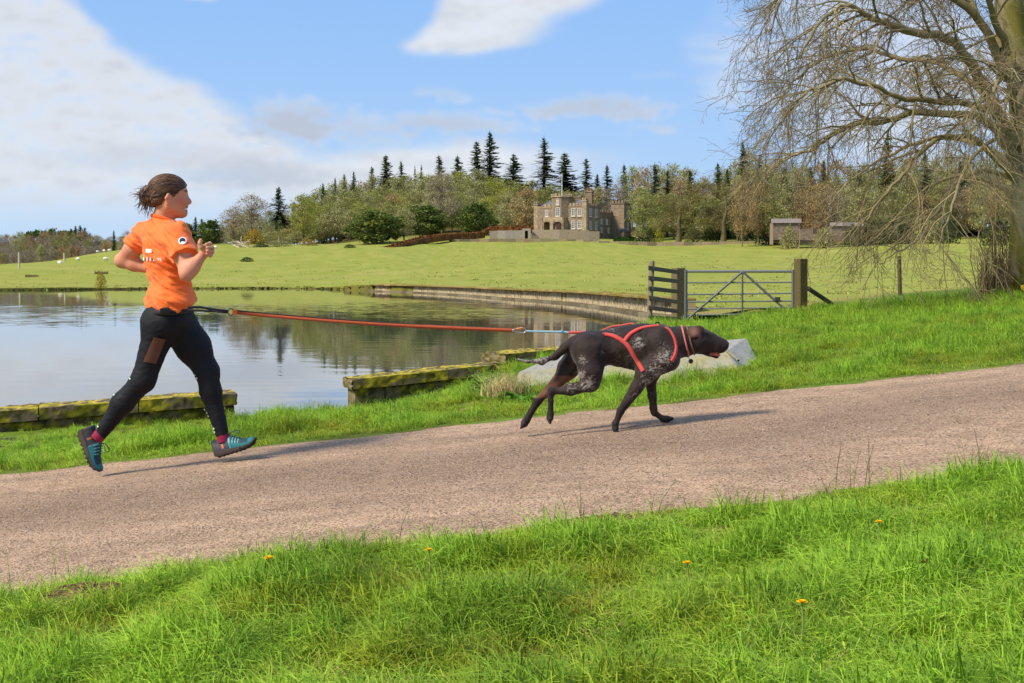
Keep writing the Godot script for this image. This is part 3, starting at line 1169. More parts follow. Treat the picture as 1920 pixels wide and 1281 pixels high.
func build_bank() -> void:
	# turf edge of the far shore; earth and rushes where no wall holds it
	var first := 12
	var line := []
	for i in range(first, pond.size() - 1):
		line.append(Vector3(pond[i].x, 0, -pond[i].y))
	var c := smooth(line, 24)
	var mb := MB.new()
	var offs := [-0.04, 0.0, 0.15, 0.35, 0.7, 1.3, 2.2, 3.6, 6.0]
	var w := offs.size() + 1
	var rushes := MB.new()
	for i in c.size():
		var t := (c[mini(i + 1, c.size() - 1)] - c[maxi(i - 1, 0)]).normalized()
		var out := t.cross(Vector3.UP)
		if pond_dist(c[i].x + out.x, -(c[i].z + out.z)) < 0.0:
			out = -out
		var walled := c[i].x > -8.6
		var wob := 0.0 if walled else noise.get_noise_2d(c[i].x * 0.5, c[i].z * 0.5) * 1.0
		for k in w:
			var s: float = offs[maxi(k - 1, 0)] + wob + (0.22 if walled else 0.0)
			var p := c[i] + out * s
			var y := ground_y(p.x, p.z) + 0.02
			if k >= w - 2:
				y -= 0.03 * (k - w + 3)
			if k == 1 and not walled:
				y -= 0.05
			if k == 0:
				y = -0.2
			var col := ground_color(p.x, p.z)
			if k <= 1:
				col = Color8(104, 92, 58).lerp(Color8(134, 136, 62), clampf(0.5 + noise.get_noise_2d(c[i].x * 3.0, c[i].z * 3.0), 0.0, 1.0))
			mb.vert(Vector3(p.x, y, p.z), Vector3.UP if k > 1 else (-out + Vector3.UP * 0.5).normalized(), col)
		if not walled and c[i].x > -45.0:
			for r in 7:
				var p := c[i] + out * (wob + rf(-0.2, 0.9)) + t * rf(-0.5, 0.5)
				var h := rf(0.05, 0.2)
				var cc := jitter(Color8(132, 136, 60) if rng.randf() < 0.7 else Color8(98, 92, 48), 0.2)
				for b in 5:
					blade(rushes, Vector3(p.x + rf(-0.15, 0.15), maxf(0.0, ground_y(p.x, p.z) - 0.2), p.z), rf(0, TAU), h, 0.05, rf(0.2, 0.8), cc)
	for i in c.size() - 1:
		for k in w - 1:
			var q := i * w + k
			mb.face(q, q + 1, q + w + 1)
			mb.face(q, q + w + 1, q + w)
	var o := part("pond_bank", mb, M.ground, self)
	tag(o, "turf edge of the pond's far shore", "bank", "", "structure")
	var ro := part("rushes", rushes, M.leaf, self)
	tag(ro, "low rushes and tussocks along the far shore", "rushes", "", "stuff")

# ---------------------------------------------------------------- the castle on its terrace

var ca_o := Vector3.ZERO
var ca_t := Vector3.RIGHT
var ca_b := Vector3.FORWARD

func cpt(u: float, y: float, w: float) -> Vector3:
	return ca_o + ca_t * u + Vector3.UP * y + ca_b * w

func stone_col(base: Color) -> Color:
	return jitter(base, 0.10)

# walls of a block u0..u1, w0..w1 from y0 to y1, laid as courses of slightly varied stone
func castle_block(mb: MB, u0: float, u1: float, w0: float, w1: float, y0: float, y1: float, base: Color) -> void:
	var sides := [[Vector2(u0, w0), Vector2(u1, w0), -ca_b], [Vector2(u1, w0), Vector2(u1, w1), ca_t], [Vector2(u1, w1), Vector2(u0, w1), ca_b], [Vector2(u0, w1), Vector2(u0, w0), -ca_t]]
	for s in sides:
		castle_face(mb, s[0], s[1], y0, y1, s[2], base)
	mb.quad(cpt(u0, y1, w0), cpt(u1, y1, w0), cpt(u1, y1, w1), cpt(u0, y1, w1), Vector3.UP, Color8(110, 104, 98))

func castle_face(mb: MB, a: Vector2, b: Vector2, y0: float, y1: float, nn: Vector3, base: Color) -> void:
	var nu := maxi(1, int(round(a.distance_to(b) / 1.0)))
	var nv := maxi(1, int(round((y1 - y0) / 0.55)))
	for i in nu:
		for j in nv:
			var p := a.lerp(b, float(i) / nu)
			var q := a.lerp(b, float(i + 1) / nu)
			var ya := lerpf(y0, y1, float(j) / nv)
			var yb := lerpf(y0, y1, float(j + 1) / nv)
			mb.quad(cpt(p.x, ya, p.y), cpt(q.x, ya, q.y), cpt(q.x, yb, q.y), cpt(p.x, yb, p.y), nn, stone_col(base))

func merlons(mb: MB, a: Vector2, b: Vector2, y: float, base: Color, thick := 0.45) -> void:
	var dirv := (b - a).normalized()
	var len := a.distance_to(b)
	var n := maxi(2, int(round(len / 1.35)))
	var t3 := (ca_t * dirv.x + ca_b * dirv.y).normalized()
	var bas := Basis(t3, Vector3.UP, t3.cross(Vector3.UP))
	for i in n:
		var m := a + dirv * (len * (i + 0.5) / n)
		mb.box(Transform3D(bas, cpt(m.x, y + 0.42, m.y)), Vector3(len / n * 0.56, 0.9, thick), stone_col(base))
	var mid := (a + b) * 0.5
	mb.box(Transform3D(bas, cpt(mid.x, y - 0.18, mid.y)), Vector3(len + 0.3, 0.3, thick + 0.22), stone_col(base))

func castle_window(o: Node3D, u: float, w: float, y: float, wide: float, tall: float, on_front: bool, arched := false) -> void:
	# a white sash of six lights in a recessed opening
	var t3 := ca_t if on_front else ca_b
	var out := -ca_b if on_front else ca_t
	var bas := Basis(t3, Vector3.UP, t3.cross(Vector3.UP))
	var p := cpt(u, y, w)
	var mb := MB.new(o.position)
	var white := Color8(214, 206, 192)
	for s in [-1.0, 1.0]:
		mb.box(Transform3D(bas, p + t3 * (s * wide * 0.5) + out * 0.06), Vector3(0.17, tall + 0.17, 0.16), white)
		mb.box(Transform3D(bas, p + Vector3.UP * (s * tall * 0.5) + out * 0.06), Vector3(wide - 0.17, 0.17, 0.16), white)
	mb.box(Transform3D(bas, p + out * 0.05), Vector3(0.11, tall - 0.17, 0.1), white)
	for k in [-0.25, 0.0, 0.25]:
		for s in [-1.0, 1.0]:
			mb.box(Transform3D(bas, p + Vector3.UP * (k * tall) + t3 * (s * wide * 0.235) + out * 0.05), Vector3(wide * 0.47 - 0.14, 0.1, 0.09), white)
	mb.box(Transform3D(bas, p - Vector3.UP * (tall * 0.5 + 0.2) + out * 0.14), Vector3(wide + 0.5, 0.16, 0.3), Color8(226, 216, 196))
	if arched:
		for s in [-1.0, 1.0]:
			var a: Vector3 = p + Vector3.UP * (tall * 0.5 + 0.1) + t3 * (s * wide * 0.5) + out * 0.06
			var b := p + Vector3.UP * (tall * 0.5 + 0.9) + out * 0.06
			mb.stick(a, b, 0.1, 4, white)
	var f := part("window", mb, M.plain, o)
	var mg := MB.new(o.position)
	mg.box(Transform3D(bas, p + out * 0.012), Vector3(wide - 0.1, tall - 0.1, 0.02), Color8(74, 86, 100))
	part("pane", mg, M.glass, f)

func build_castle() -> void:
	ca_o = at(1099, 433.5, 445.0)
	var a := deg_to_rad(28.0)
	ca_t = Vector3(cos(a), 0, sin(a))
	ca_b = Vector3(sin(a), 0, -cos(a))
	var o := thing("castle", cpt(-9, 0, 6), "tan stone castle with battlements, octagonal tower and flagpole", "castle")
	var tan := Color8(160, 138, 112)
	var pale := Color8(186, 162, 130)
	var dark := Color8(150, 128, 104)
	var lead := Color8(96, 98, 104)
	var mk := func(called: String, f: Callable, m: Material) -> MeshInstance3D:
		var mb := MB.new(o.position)
		f.call(mb)
		return part(called, mb, m, o)
	# main block
	mk.call("main_wall", func(mb: MB) -> void:
		castle_block(mb, -18.3, 0.0, 0.0, 11.4, -2.5, 8.6, tan), M.masonry)
	mk.call("battlement", func(mb: MB) -> void:
		merlons(mb, Vector2(-6.4, 0.2), Vector2(-1.6, 0.2), 8.6, pale), M.masonry)
	mk.call("battlement", func(mb: MB) -> void:
		merlons(mb, Vector2(-0.2, 1.8), Vector2(-0.2, 11.2), 8.6, dark), M.masonry)
	mk.call("battlement", func(mb: MB) -> void:
		merlons(mb, Vector2(-16.0, 0.2), Vector2(-13.0, 0.2), 8.4, pale), M.masonry)
	for seg in [[-7.0, -0.8, 1.0, 10.6], [-17.6, -12.4, 1.0, 10.6]]:
		mk.call("roof", func(mb: MB) -> void:
			var m: float = (seg[0] + seg[1]) * 0.5
			var e := [cpt(seg[0], 8.7, seg[2]), cpt(seg[1], 8.7, seg[2]), cpt(seg[1], 8.7, seg[3]), cpt(seg[0], 8.7, seg[3])]
			var r0 := cpt(m, 10.7, seg[2] + 2.4)
			var r1 := cpt(m, 10.7, seg[3] - 2.4)
			mb.quad(e[0], e[1], r0, r0 + Vector3(0.01, 0, 0), -ca_b + Vector3.UP, lead)
			mb.quad(e[1], e[2], r1, r0, ca_t + Vector3.UP, lead)
			mb.quad(e[3], e[0], r0, r1, -ca_t + Vector3.UP, lead)
			mb.quad(e[2], e[3], r1, r1 + Vector3(0.01, 0, 0), ca_b + Vector3.UP, lead), M.plain)
	# corner turrets
	for q in [[-0.05, 0.05, 1.7, 11.2], [-18.2, 0.1, 1.5, 10.3]]:
		mk.call("corner_turret", func(mb: MB) -> void:
			castle_block(mb, q[0] - q[2] + 0.15, q[0] + 0.15, q[1] - 0.15, q[1] + q[2] - 0.15, -2.5, q[3] - 0.9, pale)
			for s in [[Vector2(q[0] - q[2] + 0.1, q[1] - 0.05), Vector2(q[0] + 0.1, q[1] - 0.05)], [Vector2(q[0] + 0.05, q[1]), Vector2(q[0] + 0.05, q[1] + q[2] - 0.2)], [Vector2(q[0] - q[2] + 0.25, q[1]), Vector2(q[0] - q[2] + 0.25, q[1] + q[2] - 0.2)]]:
				merlons(mb, s[0], s[1], q[3] - 0.9, pale, 0.35), M.masonry)
	# the octagonal tower over the door
	var octo := func(r: float) -> Array:
		var out := []
		for k in 8:
			var th := TAU * (k + 0.5) / 8.0
			out.append(Vector2(-9.65 + r * cos(th), 1.4 + r * sin(th)))
		return out
	mk.call("tower", func(mb: MB) -> void:
		var ring: Array = octo.call(3.45)
		for k in 8:
			var p: Vector2 = ring[k]
			var q: Vector2 = ring[(k + 1) % 8]
			var m := (p + q) * 0.5 - Vector2(-9.65, 1.4)
			castle_face(mb, p, q, -2.5, 11.8, (ca_t * m.x + ca_b * m.y).normalized(), tan)
		for k in 8:
			mb.quad(cpt(-9.65, 11.7, 1.4), cpt(ring[k].x, 11.7, ring[k].y), cpt(ring[(k + 1) % 8].x, 11.7, ring[(k + 1) % 8].y), cpt(-9.65, 11.7, 1.4), Vector3.UP, lead), M.masonry)
	mk.call("tower_battlement", func(mb: MB) -> void:
		var ring: Array = octo.call(3.5)
		for k in 8:
			merlons(mb, ring[k], ring[(k + 1) % 8], 11.8, pale, 0.4), M.masonry)
	mk.call("flagpole", func(mb: MB) -> void:
		mb.tube(PackedVector3Array([cpt(-9.65, 11.6, 1.4), cpt(-9.65, 19.6, 1.4)]), PackedFloat32Array([0.13, 0.07]), 6, Color8(236, 234, 228), true), M.plain)
	# chimneys
	for q in [[-2.6, 8.2, 13.4, 1.25], [-6.0, 7.0, 11.6, 1.0]]:
		mk.call("chimney", func(mb: MB) -> void:
			castle_block(mb, q[0] - q[3], q[0] + q[3], q[1] - 0.7, q[1] + 0.7, 8.0, q[2], dark)
			castle_block(mb, q[0] - q[3] - 0.2, q[0] + q[3] + 0.2, q[1] - 0.9, q[1] + 0.9, q[2], q[2] + 0.5, dark)
			for s in [-0.6, 0.6]:
				mb.tube(PackedVector3Array([cpt(q[0] + s, q[2] + 0.5, q[1]), cpt(q[0] + s, q[2] + 1.2, q[1])]), PackedFloat32Array([0.24, 0.2]), 6, Color8(170, 130, 100), true), M.masonry)
	# porch with two arches
	mk.call("porch", func(mb: MB) -> void:
		castle_porch(mb, pale), M.masonry)
	var mdoor := MB.new(o.position)
	mdoor.box(Transform3D(Basis(ca_t, Vector3.UP, ca_t.cross(Vector3.UP)), cpt(-9.2, 1.4, -2.1)), Vector3(1.7, 2.9, 0.1), Color8(66, 48, 38))
	part("door", mdoor, M.plain, o)
	# the service wing and the square tower at its end
	mk.call("service_wing", func(mb: MB) -> void:
		castle_block(mb, -9.0, -1.2, 11.38, 24.6, -2.5, 7.0, dark)
		merlons(mb, Vector2(-1.4, 11.8), Vector2(-1.4, 24.2), 7.0, dark)
		castle_block(mb, -6.5, -2.6, 15.0, 18.5, 6.9, 9.2, dark), M.masonry)
	mk.call("square_tower", func(mb: MB) -> void:
		castle_block(mb, -1.6, 3.4, 24.0, 30.4, -2.5, 10.4, tan)
		for s in [[Vector2(-1.5, 24.1), Vector2(3.3, 24.1)], [Vector2(3.3, 24.2), Vector2(3.3, 30.2)], [Vector2(-1.5, 24.2), Vector2(-1.5, 30.2)]]:
			merlons(mb, s[0], s[1], 10.4, dark, 0.4), M.masonry)
	# windows
	for q in [[-4.7, 6.4], [-2.4, 6.4], [-4.7, 2.2], [-2.4, 2.2]]:
		castle_window(o, q[0], 0.0, q[1], 1.25, 2.5, true)
	for q in [[-14.6, 6.2], [-15.9, 2.2]]:
		castle_window(o, q[0], 0.0, q[1], 1.0, 2.0, true)
	castle_window(o, -9.65, 1.4 - 3.45 * cos(PI / 8.0), 6.5, 1.3, 2.7, true)
	castle_window(o, -9.65, 1.4 - 3.45 * cos(PI / 8.0), 9.6, 0.95, 1.3, true, true)
	for q in [[3.4, 6.3], [7.9, 6.3], [3.4, 2.1], [7.9, 2.1]]:
		castle_window(o, 0.0, q[0], q[1], 1.4, 2.5, false)
	for q in [[15.0, 3.8], [19.5, 3.8], [15.0, 0.9], [21.0, 0.9]]:
		castle_window(o, -1.2, q[0], q[1], 1.1, 1.6, false)
	for q in [[27.2, 6.8], [27.2, 2.6]]:
		castle_window(o, 3.4, q[0], q[1], 1.0, 2.2, false)

func castle_porch(mb: MB, col: Color) -> void:
	# front wall of the porch as piers and a lintel cut by pointed arches
	var w := -2.6
	for pier in [[-15.2, -14.5], [-12.2, -11.0], [-7.8, -7.0]]:
		castle_block(mb, pier[0], pier[1], w, w + 0.7, -2.5, 3.4, col)
	castle_block(mb, -15.2, -7.0, w, w + 0.7, 3.35, 4.7, col)
	castle_block(mb, -7.6, -7.0, w, 0.2, -2.5, 4.68, col)
	castle_block(mb, -15.2, -14.6, w, 0.2, -2.5, 4.68, col)
	for arch in [[-14.5, -12.2], [-11.0, -7.8]]:
		var c: float = (arch[0] + arch[1]) * 0.5
		var h: float = (arch[1] - arch[0]) * 0.5
		for k in 5:
			var f := 1.0 - float(k) / 5.0
			var x := h * sqrt(maxf(0.0, 1.0 - f * f))
			for s in [-1.0, 1.0]:
				var lo: float = c + s * h
				var hi: float = c + s * maxf(x, 0.05)
				if absf(hi - lo) > 0.05:
					castle_block(mb, minf(lo, hi), maxf(lo, hi), w + 0.02, w + 0.66, 3.4 - h * 0.16 * (k + 1) * 0.9 + 0.02 * k, 3.38, col)
	mb.quad(cpt(-15.2, 4.7, w), cpt(-7.0, 4.7, w), cpt(-7.0, 4.7, 0), cpt(-15.2, 4.7, 0), Vector3.UP, col)

# a wall between two pixels at given distances, standing on the land
func land_wall(called: String, q: Array, thick: float, below: float, col: Color, label: String, amt := 0.08, piece := 2.6) -> Node3D:
	var p0 := at(q[0][0], q[0][1], q[0][2])
	var o := thing(called, Vector3(p0.x, p0.y - below, p0.z), label, "wall")
	for i in q.size() - 1:
		var a: Vector3 = at(q[i][0], q[i][1], q[i][2])
		var b := at(q[i + 1][0], q[i + 1][1], q[i + 1][2])
		var n := maxi(1, int(a.distance_to(b) / piece))
		var mb := MB.new(o.position)
		var dirv := Vector3(b.x - a.x, 0, b.z - a.z).normalized()
		var bas := Basis(dirv, Vector3.UP, dirv.cross(Vector3.UP))
		for k in n:
			var m := a.lerp(b, (k + 0.5) / n)
			mb.box(Transform3D(bas, m - Vector3.UP * (below * 0.5 - rf(-0.06, 0.06))), Vector3(a.distance_to(b) / n, below, thick + rf(-0.05, 0.05)), jitter(col, amt))
		part("wall_length", mb, M.masonry, o)
	return o

func build_far() -> void:
	# terrace walls below the castle
	land_wall("terrace_wall", [[998, 431, 436], [1066, 430.5, 434], [1124, 434, 433]], 0.6, 4.0, Color8(172, 152, 128), "pale terrace wall under the castle's front")
	var gw := land_wall("garden_wall", [[918, 433.5, 434], [979, 431.5, 434.6]], 0.6, 3.0, Color8(196, 180, 160), "pale garden wall below the clipped brown hedge")
	# its end pavilion with a dark archway
	var mb := MB.new(gw.position)
	var c := at(987, 438.5, 434.4)
	for s in [-1.0, 1.0]:
		mb.box(Transform3D(Basis.IDENTITY, c + Vector3(s * 0.95, 0.0, 0)), Vector3(0.9, 3.4, 1.4), Color8(188, 172, 150))
	mb.box(Transform3D(Basis.IDENTITY, c + Vector3(0, 1.35, 0)), Vector3(1.0, 0.7, 1.38), Color8(188, 172, 150))
	mb.box(Transform3D(Basis.IDENTITY, c + Vector3(0, -0.3, -0.6)), Vector3(1.0, 2.6, 0.1), Color8(40, 34, 30))
	part("archway", mb, M.masonry, gw)
	var ms := MB.new(gw.position)
	for k in 6:
		ms.box(Transform3D(Basis.IDENTITY, at(996 + k * 1.9, 440.0 + k * 0.7, 434.0) - Vector3.UP * 1.2), Vector3(0.36, 2.4, 1.6), Color8(150, 138, 120))
	part("stair", ms, M.masonry, gw)
	# the sunk wall along the top of the field
	land_wall("field_boundary_wall", [[842, 448.5, 424], [900, 448.5, 424], [1000, 447, 421], [1080, 449, 419], [1125, 452, 415], [1180, 453.5, 412], [1300, 454, 409], [1450, 451, 404], [1600, 449, 398]], 0.7, 2.4, Color8(150, 134, 104), "long low rubble wall along the top of the field", 0.16)
	# clipped hedges of brown beech
	hedge([[715, 466, 372], [760, 452, 392], [800, 443, 412], [840, 438.5, 424], [880, 437, 428], [905, 434.5, 431]], 1.8, 3.0, Color8(122, 84, 50), "winter brown hedge climbing the slope to the garden wall")
	hedge([[907, 431, 436], [922, 425.5, 437], [960, 424.5, 437], [997, 424.5, 437]], 1.4, 2.4, Color8(134, 88, 50), "clipped brown hedge standing behind the pale garden wall")
	hedge([[520, 483, 330], [560, 479, 338], [600, 475.5, 346], [640, 473, 352]], 1.8, 1.6, Color8(126, 88, 52), "short low brown hedge in front of the yellow shrubs")
	hedge([[1150, 446, 428], [1185, 445.5, 427], [1218, 446, 427]], 0.9, 1.2, Color8(46, 70, 26), "clipped dark green box hedge on the castle lawn")
	# lawn of the castle, brighter than the field
	build_cottages()
	build_sheep_and_poles()

func hedge(q: Array, tall: float, wide: float, col: Color, label: String) -> void:
	var pts := []
	for e in q:
		pts.append(at(e[0], e[1], e[2]))
	var c := smooth(pts, 8)
	var o := thing("hedge", c[0] - Vector3.UP * tall, label, "hedge")
	var mb := MB.new(o.position)
	for i in c.size() - 1:
		var a := c[i]
		var b := c[i + 1]
		var n := int(a.distance_to(b) * 26.0)
		for k in n:
			var p := a.lerp(b, rng.randf())
			var side := Vector3(0, 0, 1)
			p += Vector3.UP * (-tall * rng.randf() * rng.randf() + rf(-0.12, 0.12)) + side * rf(-0.5, 0.5) * wide
			leaf_quad(mb, p, rf(0.25, 0.5), jitter(col, 0.22))
		var m := (a + b) * 0.5
		var dirv := Vector3(b.x - a.x, 0, b.z - a.z).normalized()
		mb.box(Transform3D(Basis(dirv, Vector3.UP, dirv.cross(Vector3.UP)), m - Vector3.UP * (tall * 0.5 + 0.25)), Vector3(a.distance_to(b), tall, wide * 0.9), jitter(col, 0.15))
	part("foliage", mb, M.leaf, o)

func leaf_quad(mb: MB, p: Vector3, s: float, col: Color) -> void:
	var u := Vector3(rf(-1, 1), rf(-1, 1), rf(-1, 1)).normalized() * s
	var w := u.cross(Vector3(rf(-1, 1), rf(-1, 1), rf(-1, 1))).normalized() * s * rf(0.5, 1.0)
	mb.quad(p - u - w * 0.3, p + w, p + u + w * 0.2, p - w, Vector3.UP + Vector3(-0.3, 0, 0.3), col)

func build_cottages() -> void:
	# a low stone outbuilding with a broken gable, seen through the branches
	var o := thing("outbuilding", at(1530, 444, 372) - Vector3.UP * 1.0, "low pinkish rubble outbuilding behind the hanging branches", "building")
	var mb := MB.new(o.position)
	var pink := Color8(152, 130, 112)
	for q in [[1450, 1500, 418, 444, 374], [1500, 1560, 429, 444, 373], [1560, 1618, 424, 444, 371]]:
		var n := 12
		for i in n:
			for j in 6:
				var x0 := lerpf(q[0], q[1], float(i) / n)
				var x1 := lerpf(q[0], q[1], float(i + 1) / n)
				var y0 := lerpf(q[3] + 6, q[2], float(j) / 6)
				var y1 := lerpf(q[3] + 6, q[2], float(j + 1) / 6)
				mb.quad(at(x0, y0, q[4]), at(x1, y0, q[4]), at(x1, y1, q[4]), at(x0, y1, q[4]), Vector3.BACK, jitter(pink, 0.12))
		var lt := at(q[0], q[2], q[4])
		var rt := at(q[1], q[2], q[4])
		mb.quad(lt, rt, rt + Vector3(0, 0, -5), lt + Vector3(0, 0, -5), Vector3.UP, pink)
		for e in [[lt, -1.0], [rt, 1.0]]:
			var p: Vector3 = e[0]
			mb.quad(p, p + Vector3(0, 0, -5), p + Vector3(0, -6.0, -5), p + Vector3(0, -6.0, 0), Vector3(e[1], 0, 0), jitter(pink, 0.08))
	part("wall", mb, M.masonry, o)
	for q in [[1446, 1503, 418, 410, 374], [1556, 1622, 424, 417, 371]]:
		var mr := MB.new(o.position)
		var a := at(q[0], q[2], q[4] - 0.5)
		var b := at(q[1], q[2], q[4] - 0.5)
		var c := at(q[1], q[3], q[4] + 3.0)
		var d := at(q[0], q[3], q[4] + 3.0)
		mr.quad(a, b, c, d, Vector3(0, 1, 1), Color8(150, 136, 124))
		mr.quad(d, c, c + Vector3(0, -1.4, -3), d + Vector3(0, -1.4, -3), Vector3(0, 1, -1), Color8(150, 136, 124))
		part("roof", mr, M.masonry, o)
	for q in [1478, 1528, 1590]:
		var md := MB.new(o.position)
		md.box(Transform3D(Basis.IDENTITY, at(q, 433, 370.5)), Vector3(0.9, 1.6, 0.1), Color8(66, 54, 46))
		part("window", md, M.plain, o)
	# an open-fronted shed
	var sg := hit(1822, 443, 60.0, 520.0)
	var s := thing("cart_shed", sg, "dark open-fronted shed with a red tiled roof by the wood", "shed")
	var m2 := MB.new(s.position)
	var ctr := sg + Vector3.UP * 1.35
	m2.box(Transform3D(Basis.IDENTITY, ctr + Vector3(0, 0, -2.2)), Vector3(5.6, 3.4, 0.3), Color8(44, 34, 30))
	for e in [-1.0, 1.0]:
		m2.box(Transform3D(Basis.IDENTITY, ctr + Vector3(e * 3.4, 0, -0.9)), Vector3(1.2, 3.4, 2.9), Color8(168, 136, 116))
	m2.box(Transform3D(Basis.IDENTITY, ctr + Vector3(0, 1.55, 0.3)), Vector3(5.7, 0.28, 0.25), Color8(206, 196, 176))
	part("wall", m2, M.masonry, s)
	var m3 := MB.new(s.position)
	var e0 := ctr + Vector3(-4.3, 1.75, 0.9)
	var e1 := ctr + Vector3(4.3, 1.75, 0.9)
	var up := Vector3(0, 1.5, -2.2)
	m3.quad(e0, e1, e1 + up, e0 + up, Vector3(0, 1, 1), Color8(150, 112, 92))
	m3.quad(e0 + up, e1 + up, e1 + Vector3(0, -0.1, -4.2), e0 + Vector3(0, -0.1, -4.2), Vector3(0, 1, -1), Color8(150, 112, 92))
	part("roof", m3, M.masonry, s)
	# a dark four-wheel car parked by the castle drive
	var car := thing("parked_car", at(1170, 437.5, 430), "dark car parked on the drive beside the castle", "car")
	var mc := MB.new(car.position)
	var b0 := at(1170, 433.8, 430)
	mc.bevel_box(Transform3D(Basis.IDENTITY, b0), Vector3(3.4, 0.75, 1.7), 0.15, Color8(40, 40, 46))
	part("body", mc, M.glass, car)
	mc = MB.new(car.position)
	mc.bevel_box(Transform3D(Basis.IDENTITY, b0 + Vector3(-0.2, 0.62, 0)), Vector3(2.1, 0.6, 1.5), 0.2, Color8(58, 62, 70))
	part("cabin", mc, M.glass, car)
	for e in [[-1.1, 0.8], [1.1, 0.8], [-1.1, -0.8], [1.1, -0.8]]:
		mc = MB.new(car.position)
		mc.stick(b0 + Vector3(e[0], -0.35, e[1] - 0.1), b0 + Vector3(e[0], -0.35, e[1] + 0.1), 0.33, 10, Color8(26, 26, 28))
		part("wheel", mc, M.plain, car)

func build_sheep_and_poles() -> void:
	var spots := [[112, 497, 0.0], [183, 475, 0.4], [195, 473.5, 2.6], [205, 473, 0.2], [114, 499, 1.0], [146, 490, 2.8], [198, 490, 0.1], [392, 456, 0.3], [404, 467, 2.9], [398, 455, 0.5]]
	var first: Node3D = null
	for q in spots:
		var p := hit(q[0], q[1], 300.0, 640.0)
		var o: Node3D
		if first == null:
			o = thing("sheep", p, "small white sheep grazing on the distant slope", "sheep", "sheep grazing on the far slope")
			var mb := MB.new(p)
			mb.ball(p + Vector3(0, 0.62, 0), Vector3(0.58, 0.36, 0.3), Basis.IDENTITY, 7, 10, Color8(222, 214, 196))
			mb.ball(p + Vector3(0.62, 0.6, 0), Vector3(0.2, 0.13, 0.11), Basis(Vector3.BACK, -0.6), 5, 8, Color8(214, 204, 186))
			for e in [[-0.35, 0.14], [-0.35, -0.14], [0.32, 0.14], [0.32, -0.14]]:
				mb.tube(PackedVector3Array([p + Vector3(e[0], 0.5, e[1]), p + Vector3(e[0], -0.02, e[1])]), PackedFloat32Array([0.07, 0.045]), 5, Color8(180, 168, 148), true)
			part("body", mb, M.plain, o)
			first = o
		else:
			o = copy_of(first, "sheep")
			o.position = p
		o.rotation.y = q[2]
	for q in [[36, 504, 473, 0.16], [121, 489, 474, 0.2]]:
		var p := hit(q[0], q[1], 60.0, 640.0)
		var d := -p.z
		var top := at(q[0] - 1.0, q[2], d)
		var o := thing("utility_pole", p, "tall pale pole at the meadow's edge before the far wood" if q[1] > 500 else "short pale post on the meadow's rim before the far wood", "pole")
		var mb := MB.new(p)
		mb.tube(PackedVector3Array([p - Vector3.UP, top]), PackedFloat32Array([q[3] * 1.3, q[3]]), 6, Color8(186, 178, 150), true)
		part("shaft", mb, M.plain, o)
	# timber heap and a hay rack in the meadow
	for q in [[60, 520, 230, "broken timber fence panel lying in the meadow"], [190, 514, 230, "low wooden pen and trough in the meadow"]]:
		var p := hit(q[0], q[1], 60.0, 640.0)
		var o := thing("timber_pen", p, q[3], "pen")
		var k := -p.z / 2500.0
		for i in 6:
			var mb := MB.new(p)
			var x0 := (i - 2.5) * 4.6 * k
			mb.stick(p + Vector3(x0, -0.2, 0), p + Vector3(x0 + rf(-0.2, 0.2), 4.5 * k + rf(-0.1, 0.2), 0), 0.09, 5, Color8(112, 98, 62))
			part("post", mb, M.plain, o)
		for j in 3:
			var mb := MB.new(p)
			mb.stick(p + Vector3(-12.5 * k, (1.0 + j * 1.4) * k, 0.1), p + Vector3(12.0 * k, (0.9 + j * 1.1) * k, 0.1), 0.08, 5, Color8(104, 92, 56))
			part("rail", mb, M.plain, o)
	var lp := hit(450, 463.5, 60.0, 640.0)
	var lo := thing("log_pile", lp, "heap of pale cut branches beside the yellow willow", "log pile")
	for i in 22:
		var mb := MB.new(lp)
		var c := lp + Vector3(rf(-2.6, 2.6), rf(0.1, 1.6), rf(-1, 1))
		var v := Vector3(rf(-1, 1), rf(-0.3, 0.6), rf(-0.4, 0.4)).normalized() * rf(0.8, 1.8)
		mb.stick(c - v, c + v, rf(0.08, 0.2), 5, jitter(Color8(190, 176, 148), 0.2))
		part("branch", mb, M.plain, lo)

# ---------------------------------------------------------------- woods: prototypes, then each tree its own copy

